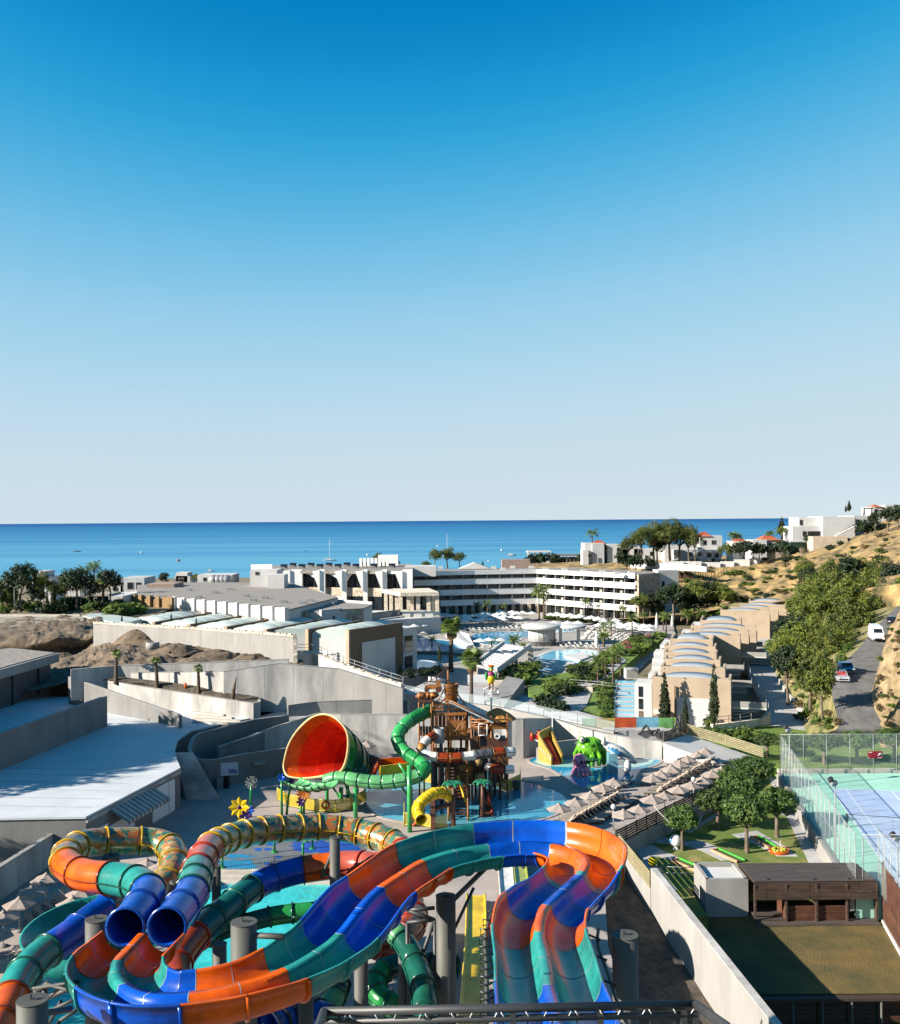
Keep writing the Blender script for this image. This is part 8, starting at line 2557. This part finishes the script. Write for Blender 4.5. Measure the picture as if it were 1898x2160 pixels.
villa('small_house','white house at the far left behind the dark trees',235,[(71,108,1217,1262,8),(68,95,1205,1218,6,GREYB)],(),[(85,1226,5,9),(98,1226,5,9)])
villa('small_house','small white house among the left trees',250,[(144,174,1226,1250,8)],(),[(154,1232,4,7)])
villa('small_house','grey modern house with a dark window band left of the ochre end',262,[(255,305,1219,1250,10,GREYB),(235,262,1233,1252,8),(234,285,1252,1262,6,WHITE,-8)],(),[(270,1229,11,13),(288,1229,9,13),(240,1240,8,6)])
villa('small_house','white house with curved annex behind the pier building',300,[(368,402,1215,1236,9,GREYB),(372,396,1208,1216,6)],(),[(378,1220,10,9)])
villa('small_house','long pale low roof in front of the left trees',215,[(180,260,1258,1275,10,WHITE),(184,230,1254,1262,8,mat('cream render',(.42,.37,.31)))],(),[(200,1262,4,6)])
villa('small_house','white roof building with round tanks right of the curved annex',290,[(417,490,1213,1232,10),(310,368,1232,1250,9,mat('pinkish render',(.42,.30,.24)),-40)],(),[(430,1219,5,6)])
for i,x in enumerate((452,462,471,479)):
 a=PD(x,1222,284)
 MB().lathe(a - V((0,0,2)),[(1.6,0),(1.6,2.2),(1.2,3.0),(.1,3.3)],14).build('water_tank',STEELL,label=('first','second','third','fourth')[i]+' grey domed water tank on the white roof behind the pier building',cat='water tank',group='domed water tanks')
villa('small_house','white roof rooms with chimneys left of the solar panels',250,[(528,585,1203,1222,8),(566,600,1213,1224,6,WHITE,-6)],(),[(540,1207,6,5)])

for i,(x,yb,yt) in enumerate(((31,1296,1240),(150,1280,1231),(261,1274,1226))):
 p=P(x,yb,8.0) if i==0 else PD(x,yb,215)
 street_lamp('double headed grey street lamp at the left, '+('on the track edge','among the trees','before the grey house')[i],p,PV(x,yt,p) - p.z,'double')
tk=thing('track_wall','low pale wall along the track at the left plateau','wall',P(50,1300,8))
ribbon([P(-200,1296,8.5),P(100,1296,8.5),P(170,1296,8.5)],7.6,.5).build('wall_body',KERB,tk)
structure('dirt_track',grid_patch([[P(-300,1322,8.12),P(0,1322,8.12),P(170,1316,8.15)],[P(-300,1298,8.12),P(0,1298,8.12),P(185,1298,8.15)]],20,4,.05,.3),mat('pale dirt track',(.40,.36,.29),.95,.12,.6))
flat_=[P(175,1300,8.2),P(260,1318,8.2),P(300,1306,8.2),P(200,1292,8.2)]
MB().prism([(p.x,p.y) for p in flat_],7.5,8.3).build('roof_sheet',BARREL,label='flat pale green sheet roof left of the brown party wall',cat='roof')

RT_=random.Random(44)
lt_=[(45,1296,1190,DRK[0],.9,'big dark tree at the left edge'),(12,1296,1225,DRK[1],1.0,'dark tree at the very left edge'),(15,1296,1237,ACA[0],1.0,'olive green bush tree at the left edge under the dark tree'),(80,1290,1240,DRK[0],1.0,'dark tree right of the white far left house'),
 (93,1280,1204,ACA[1],.6,'thin grey green tree behind the white far left house'),(138,1280,1208,DRK[1],.7,'dark tree left of the round crowned pine'),(163,1275,1200,DRK[0],1.1,'round dark pine in the middle of the left trees'),(190,1275,1212,DRK[1],.9,'dark tree under the two tall palms'),
 (233,1275,1202,DRK[0],.9,'round dark tree right of the broad palm'),(120,1285,1225,ACA[2],.8,'yellow green tree behind the thin cypresses'),(345,1240,1208,DRK[0],.9,'small dark conifer between the white houses'),(415,1232,1210,ACA[0],1.2,'small green tree by the domed tanks')]
for x,yb,yt,k,wd,lab in lt_:
 at_px(k,x,yb,yt,205 if yb>1270 else 300,0,5.0,None,lab,'trees at the left',wd)
for i,(x,yb,yt) in enumerate(((180,1260,1188),(200,1260,1186),(218,1292,1206),(172,1285,1235),(190,1285,1245))):
 at_px(FANP if i==2 else QUEEN[i % 2],x,yb,yt,230 if i<2 else 205,0,6.4,None,('tall palm over the left trees, left of the pair','tall palm over the left trees, right of the pair','broad fan palm in front of the left trees','small palm by the long pale roof','small palm left of the long pale roof')[i],'palms at the left',1.0)
for i,(x,yb,yt) in enumerate(((100,1296,1240),(113,1296,1225))):
 at_px(CYP[i],x,yb,yt,203,0,5.9,None,'thin dark cypress on the plateau edge, '+('shorter','taller')+' one' if False else 'thin dark cypress on the plateau edge, '+('shorter','taller')[i]+' one',None,.9)
for i in range(16):
 x=-10+i*19+RT_.uniform(-6,6)
 p=PD(x,1292 - RT_.uniform(0,8),205+RT_.uniform(-3,8))
 p.z=7.7
 (BSH if i % 3 else BSD)[i % 2](p,i,RT_.uniform(1.6,2.8),'bright roadside bush along the left plateau, %s from the left' % nth(i),'roadside bushes at the left')
for i in range(6):
 p=PD(240+i*9,1290,198+i)
 p.z=7.0
 BSH[i % 3](p,i,2.6,'green bush left of the ochre end wall, %s from the left' % nth(i),'bushes by the ochre wall')

pn=[(800,1200,1166,PIN[0],1.2,'dark round pine above the lobby roof',330),(830,1200,1178,DRK[1],1.6,'low dark bush right of the round pine on the lobby roof line',330),(918,1200,1158,PIN[1],1.0,'left pine of the clump over the hotel wing',335),(945,1200,1155,PIN[2],1.1,'tallest pine of the clump over the hotel wing',338),(968,1200,1164,PIN[0],1.1,'right pine of the clump over the hotel wing',336),(900,1200,1182,ACA[0],1.4,'low light green bush left of the pine clump',333),(1017,1198,1184,CYP[0],2.0,'tiny dark conifer on the hotel roof line',335),
 (1325,1186,1130,PIN[0],1.0,'leftmost big pine with slanting trunk on the hillside',332),(1352,1186,1113,PIN[1],.95,'second big pine from the left on the hillside',331),(1378,1186,1101,PIN[2],.95,'third big pine on the hillside, light green',333),(1412,1186,1094,PIN[0],1.0,'tallest big pine of the hillside clump',332),(1432,1186,1104,PIN[1],1.1,'big pine right of the tallest one',335),(1452,1190,1108,PIN[2],.7,'slim pine leaning right at the end of the clump',330),(1385,1186,1125,DRK[0],1.0,'dark low pine in the middle of the clump',337),(1465,1188,1112,PIN[0],.55,'last pine of the clump above the outside stairs',329),
 (1530,1184,1142,ACA[1],1.0,'small leaning tree right of the outside stairs',322),(1648,1130,1094,CYP[1],2.2,'broad dark conifer near the hilltop house',345),(1845,1120,1078,DRK[0],.9,'dark tree in front of the hilltop house',305),(1872,1118,1068,DRK[1],1.1,'large dark tree at the right edge of the hilltop',302),(1893,1112,1062,DRK[0],1.0,'dark tree at the frame edge of the hilltop',300),(1790,1078,1056,CYP[0],1.8,'norfolk pine like conifer behind the hilltop house',350),(1783,1080,1066,CYP[1],1.6,'small conifer beside the tall thin one on the hilltop',350)]
for x,yb,yt,k,wd,lab,d in pn:
 at_px(k,x,yb,yt,d,0,6.0 if k in PIN else 5.3,None,lab,None,wd)
for i,(x,yb,yt,d) in enumerate(((1622,1140,1120,330),(1648,1138,1112,332),(1545,1145,1122,340),(1555,1148,1126,340),(1248,1160,1136,356))):
 at_px(DATE if i !=4 else QUEEN[0],x,yb,yt,d,0,3.2,None,('left palm beside the orange hip roof','right palm beside the orange hip roof','left palm by the steep gable roof','right palm by the steep gable roof','palm behind the white flat topped house')[i],None,1.2)

fb_=[(1310,1182),(1340,1196),(1320,1196),(1370,1196),(1560,1170),(1600,1172),(1625,1168),(1648,1168),(1570,1166),(1706,1146),(1840,1125),(1820,1126),(1860,1122),(1140,1190),(1165,1190),(1180,1192),(1230,1188),(1262,1182),(1135,1190),(1120,1192)]
for i,(x,y) in enumerate(fb_):
 p=PD(x,y,318 if x>1290 else 365)
 BSD[i % 2](p,i,3.2 if i % 3 else 2.2,('dark garden bush among the far hillside houses, %s one' if x>1290 else 'dark bush by the sea pavilion, %s one') % nth(i),'bushes of the far gardens')

DRB=[Placer(bush_kind(190+i,LF_DRYB,900,.1,'dry_tuft','dry tuft')) for i in range(2)]
from mathutils.bvhtree import BVHTree
def scrub(surf,label,group,box,n,size,kinds,ok=lambda p:True):
 me=bpy.data.objects[surf].data
 bv=BVHTree.FromPolygons([v.co for v in me.vertices],[list(q.vertices) for q in me.polygons])
 for i in range(n):
  x,y=RT_.uniform(box[0],box[2]),RT_.uniform(box[1],box[3])
  p=bv.ray_cast(EYE,ray(x,y).normalized())[0]
  if p is None or not ok(p):continue
  s=RT_.uniform(*size)*p.y/F_PX
  k=RT_.choice(kinds)
  k(p - V((0,0,.15*s)),i,(s*RT_.uniform(.7,1.5),s*RT_.uniform(.7,1.5),s*RT_.uniform(.5,.9)),label,group)
scrub('hillside','scrubby bush dotted on the dry hillside','scrub bushes on the dry hillside',(1420,1095,1897,1262),260,(4,12),BSH+DRB+DRB+BSD,lambda p:p.y<345)
scrub('cut_bank','dry tuft on the sandy bank right of the road','tufts on the sandy bank',(1840,1290,1897,1535),40,(5,12),DRB+DRB+BSH)
scrub('planted_bank','shrub or tuft on the verge between promenade wall and road','shrubs of the planted bank',(1640,1340,1790,1545),70,(8,20),BSH+DRB)

ds=[(1420,1300,1232,DRK[0]),(1440,1300,1240,DRK[1]),(1465,1300,1222,ACA[1]),(1490,1300,1226,DRK[0]),(1515,1300,1228,ACA[0]),(1540,1292,1250,ACA[2]),(1500,1300,1256,DRK[1]),(1570,1285,1255,ACA[1]),(1595,1280,1258,ACA[0]),(1620,1275,1252,DRK[0]),(1436,1305,1262,DRK[0]),(1470,1305,1258,DRK[1]),(1700,1215,1192,DRK[1]),(1370,1302,1250,DRK[1]),(1385,1302,1256,DRK[0]),(1355,1300,1252,ACA[2])]
for i,(x,yb,yt,k) in enumerate(ds):
 at_px(k,x,yb,yt,268 if x>1400 else 276,0,5.0,None,('bright green' if k in ACA else 'dark green')+' tree below the dry bank, '+(ordn[i % 12]+' from the hotel end' if i<12 else ordn[i - 12]+' beside the end wall'),'trees below the dry bank',1.25)
for i in range(26):
 x=1405+i*5.2
 a=PD(x,1236 - RT_.uniform(0,12),312)
 h=RT_.uniform(3,7)
 MB().tube([a,a+V((RT_.uniform(-.3,.3),0,h*.6)),a+V((RT_.uniform(-.6,.6),0,h))],[.16,.1,.03],5).build('dead_trunk',mat('dead brown stem',(.16,.09,.05),.9),label='bare brown dead stem behind the hotel end, %s from the left' % nth(i),cat='dead tree',group='dead stems on the bank')

th_=[(1270,600,75,90),(1400,590,100,110),(1490,590,95,95),(1650,600,120,115),(1720,660,80,120),(1150,720,110,110),(1290,700,120,120),(1450,760,140,140),(1640,790,130,140),(1050,830,110,95),(1200,880,150,130),(1400,950,150,150),(1010,1050,130,120),(1130,1090,125,150),(920,1150,110,120),(940,1290,100,130),(1110,1280,130,150),(1200,1350,90,150),(1270,1130,110,130),(1360,1080,90,120),(1500,930,100,110),(1560,850,90,90),(1060,560,70,60),(1110,620,60,60),(1300,850,110,120),(1550,700,110,110)]
for i,(x,y,rx,ry) in enumerate(th_):
 X,Y_=1398+x/3.592,1040+y/3.592
 yb=Y_+ry/3.592
 d=128+(1440 - yb)*.52 if yb>1240 else 232+(1240 - yb)*.5
 c=PD(X,Y_,d)
 s=1.42*rx/3.592*d/F_PX/2.2
 sz=1.3*ry/3.592*d/F_PX/2.1
 (THK+ACA+DRK+THK)[(i*7) % 11](c - V((0,0,3.3*sz)),RT_.uniform(0,6),(s,s,sz),'olive green tree of the roadside thicket, %s of its %s part' % (nth(sum(1 for q in th_[:i] if (q[1]>900)==(y>900))),'near' if y>900 else 'far'),'trees of the roadside thicket')
for i,(x,y,rx,k) in enumerate(((1240,1450,60,0),(1190,1500,70,1),(1300,1480,60,2),(1150,1540,60,0),(1220,1560,80,1),(1120,1470,50,2),(1280,1540,50,1),(1050,1420,50,1),(1350,1270,50,0),(1400,1200,50,1),(1250,1600,60,2),(1310,1620,50,0),(1700,1150,60,1),(1680,1230,45,0),(1130,1660,70,0),(1200,1700,75,1),(1260,1690,75,2),(1180,1755,60,1),(1290,1740,60,0),(1100,1590,50,2),(1020,1480,40,0))):
 X,Y_=1398+x/3.592,1040+y/3.592
 p=P(X,Y_+6,(.6 if y>1560 else 1.5) if y>1300 and x<1400 else 6)
 s=rx/3.592*p.y/F_PX/.95
 BSH[k](p - V((0,0,.3)),i,(s,s,s*1.5),'leafy shrub at the foot of the roadside thicket, %s one' % nth(i),'shrubs of the planted bank')
for i,(x,y) in enumerate(((1735,1473),(1724,1478),(1741,1462))):
 at_px(BSP,x,y+8,y - 12,None,2.0,1.25,None,'pink flowering bush on the planted bank by the road, '+('right','left','upper')[i]+' one','pink bushes of the bank',1.3)
for i,(x,yb,yt) in enumerate(((1498,1536,1510),(1537,1530,1512))):
 at_px(BSH[i],x,yb,yt,None,.1,1.25,None,'small light green tree in front of the stone promenade wall, '+('left','right')[i]+' one',None,.9)
wallpx('garden_wall','stone edged wall with handrail at the promenade corner below the villas',[(1500,1528,.9),(1560,1522,.9),(1608,1514,1.0),(1620,1500,1.6)],-.2,.5,STONEL)
railing('handrail','steel handrail on the stone edged promenade wall',[P(1512,1528,.9),P(1560,1522,.9),P(1606,1514,1.0)],.9,1.8,STEELL)
railing('handrail','steel handrail descending along the promenade beside the shaded terraces',[P(1620,1500,.1),P(1590,1440,.1),P(1566,1400,.1),P(1550,1412,.1)],1.0,2.0,STEELL)

for i,(x,y,s) in enumerate(((-59,83,3.0),(-57,89,4.0),(-62,95,4.6),(-57,68,2.3),(-49,69,1.8),(-35,65,1.15),(-31.5,59,1.2),(-30.5,54,1.25),(-29,48,1.25),(-33,50,1.2))):  # trees out of view, added to shade the terrace and lower left deck
 THK[i % 3](V((x,y,1.0 if i<5 else 0)),i,(s,s,s*1.1),'unseen shade tree added beyond the left edge, %s from the terrace' % nth(i),'unseen shade trees added left of the terrace')

SEAZ=-9
def yacht(label,px,yb,yt,k=1.0):
 p=P(px,yb,SEAZ)
 h=PV(px,yt,p) - SEAZ
 t=thing('sailing_boat',label,'sailing boat',p)
 L_=h*.62*k
 rs=[]
 for u,w,b in ((-.5,.10,.35),(-.3,.15,.3),(0,.17,.28),(.3,.12,.34),(.5,.01,.5)):
  rs.append([p+V((u*L_,y*w*L_,z_)) for y,z_ in ((-1,b*L_*.22),(-.6,-.1),(.6,-.1),(1,b*L_*.22))])
 MB().rings(rs,True,True,True,False).build('hull',WHITE,t)
 MB().box(p+V((-.05*L_,0,L_*.11)),(L_*.35,L_*.14,L_*.07)).build('cabin',WHITE,t)
 MB().cyl(p,p+V((0,0,h)),.22,.12,8).build('mast',WHITE,t)
 MB().cyl(p+V((0,0,L_*.2)),p+V((-L_*.38,0,L_*.2)),.16,.12,6).build('boom',WHITE,t)
 MB().tube([p+V((L_*.48,0,.8)),p+V((0,0,h*.95))],.05,4).build('forestay',STEELL,t)
yacht('white sailing boat with tall mast left on the sea',696,1183,1136)
yacht('mast of a second sailing boat rising behind the pine clump',944,1178,1126)
def motor(label,px,yb,L_,name='motor_boat'):
 p=P(px,yb,SEAZ)
 t=thing(name,label,'motor boat',p)
 rs=[]
 for u,w,b in ((-.5,.14,.10),(0,.16,.11),(.35,.10,.14),(.5,.01,.17)):
  rs.append([p+V((u*L_,y*w*L_,z_)) for y,z_ in ((-1,b*L_),(-.6,-.1),(.6,-.1),(1,b*L_))])
 MB().rings(rs,True,True,True,False).build('hull',WHITE,t)
 MB().box(p+V((-.05*L_,0,L_*.17)),(L_*.4,L_*.2,L_*.12)).build('cabin',WHITE,t)
 MB().box(p+V((-.05*L_,0,L_*.26)),(L_*.32,L_*.2,L_*.03)).build('hard_top',WHITE,t)
 MB().cyl(p+V((-.1*L_,0,L_*.26)),p+V((-.1*L_,0,L_*.5)),.12,n=6).build('aerial',STEELL,t)
motor('white motor boat on the sea right of the pine clump',1077,1173,9.5)
motor('white motor boat behind the white roofs left of the yacht',445,1206,6)
p=P(162,1164,SEAZ)
t=thing('rowing_boat','small dark boat far out at the left','boat',p)
MB().rings([[p+V((u*11,y*w,z_)) for y,z_ in ((-1,.8),(-.5,0),(.5,0),(1,.8))] for u,w in ((-.5,.1),(-.2,1.3),(.2,1.3),(.5,.1))]).build('hull',STEELD,t)
for k in (-2,1.5):MB().ball(p+V((k,0,1.5)),.5,.5,.9,8).build('rower',STEELD,t)
for i,(x,y,r,m_) in enumerate(((299,1167,1.3,WHITE),(378,1184,1.3,DORANGE),(776,1172,1.1,WHITE),(1057,1162,1.3,WHITE),(924,1153,1.2,WHITE),(645,1163,.9,STEELD),(1029,1184,.7,WHITE))):
 p=P(x,y,SEAZ)
 b=thing('buoy',('white buoy out on the sea left of the red one','red and white buoy on the sea at left','white buoy between yacht and round pine','round white buoy left of the motor boat','white buoy beside the second mast','tiny dark buoy left of the yacht','small white buoy near the hotel roof line')[i],'buoy',p)
 MB().ball(p+V((0,0,r*.6)),r,r,r,12).build('float',m_,b)
 MB().cyl(p+V((0,0,r)),p+V((0,0,r*2.2)),.12,n=6).build('top_mark',WHITE,b)

pf=thing('tower_platform','dark grey steel platform and railing of the slide tower in front of the camera','platform',(0,9,0))
D0=10.0
a,b=PD(684,2134,D0),PD(1466,2119,D0+.2)
a2,b2=PD(690,2152,D0),PD(1480,2135,D0+.2)
MB().tube([a,b],.045,8).build('top_rail',STEELD,pf)
MB().tube([a - V((0,0,.10)),b - V((0,0,.10))],.035,8).build('mid_rail',STEELD,pf)
MB().tube([b,PD(1530,2165,8.6),PD(1600,2250,7.4)],.045,8).build('top_rail',STEELD,pf)
MB().tube([a,PD(660,2200,9)],.045,8).build('top_rail',STEELD,pf)
for k,x in enumerate((684,899,1077,1262,1440,1466)):
 u=(x - 684)/(1466 - 684)
 p=a.lerp(b,u)
 MB().box(p - V((0,0,.5)),(.06,.06,1.0)).build('post',STEELD,pf)
for k in range(30):
 p=a.lerp(b,(k+.5)/30)
 if (k*7) % 3:MB().tube([p - V((0,0,.11)),p+V((.03 if k % 2 else -.05,-.05,-.02))],.006,4).build('cable_tie',WHITEP,pf)
for k in range(60):
 p=a.lerp(b,(k+.5)/60)
 if k % 4==0:MB().box(p - V((0,0,.6)),(.012,.012,.95)).build('mesh_bar',STEELD,pf)
MB().box(((a.x+b.x)/2,9.3,a.z - 1.06),(b.x - a.x+.2,1.6,.1)).build('floor',STEELD,pf)
for x in (a.x+.2,b.x - .2):MB().box((x,9.6,(a.z - 1.1)/2),(.3,.3,a.z - 1.1)).build('column',STEELG,pf)


for o in list(bpy.data.objects):
 if o.get('label')=='x':
  for c in list(o.children_recursive):bpy.data.objects.remove(c)
  bpy.data.objects.remove(o)
 elif '_tops' in o:del o['_tops']
bpy.context.view_layer.update()
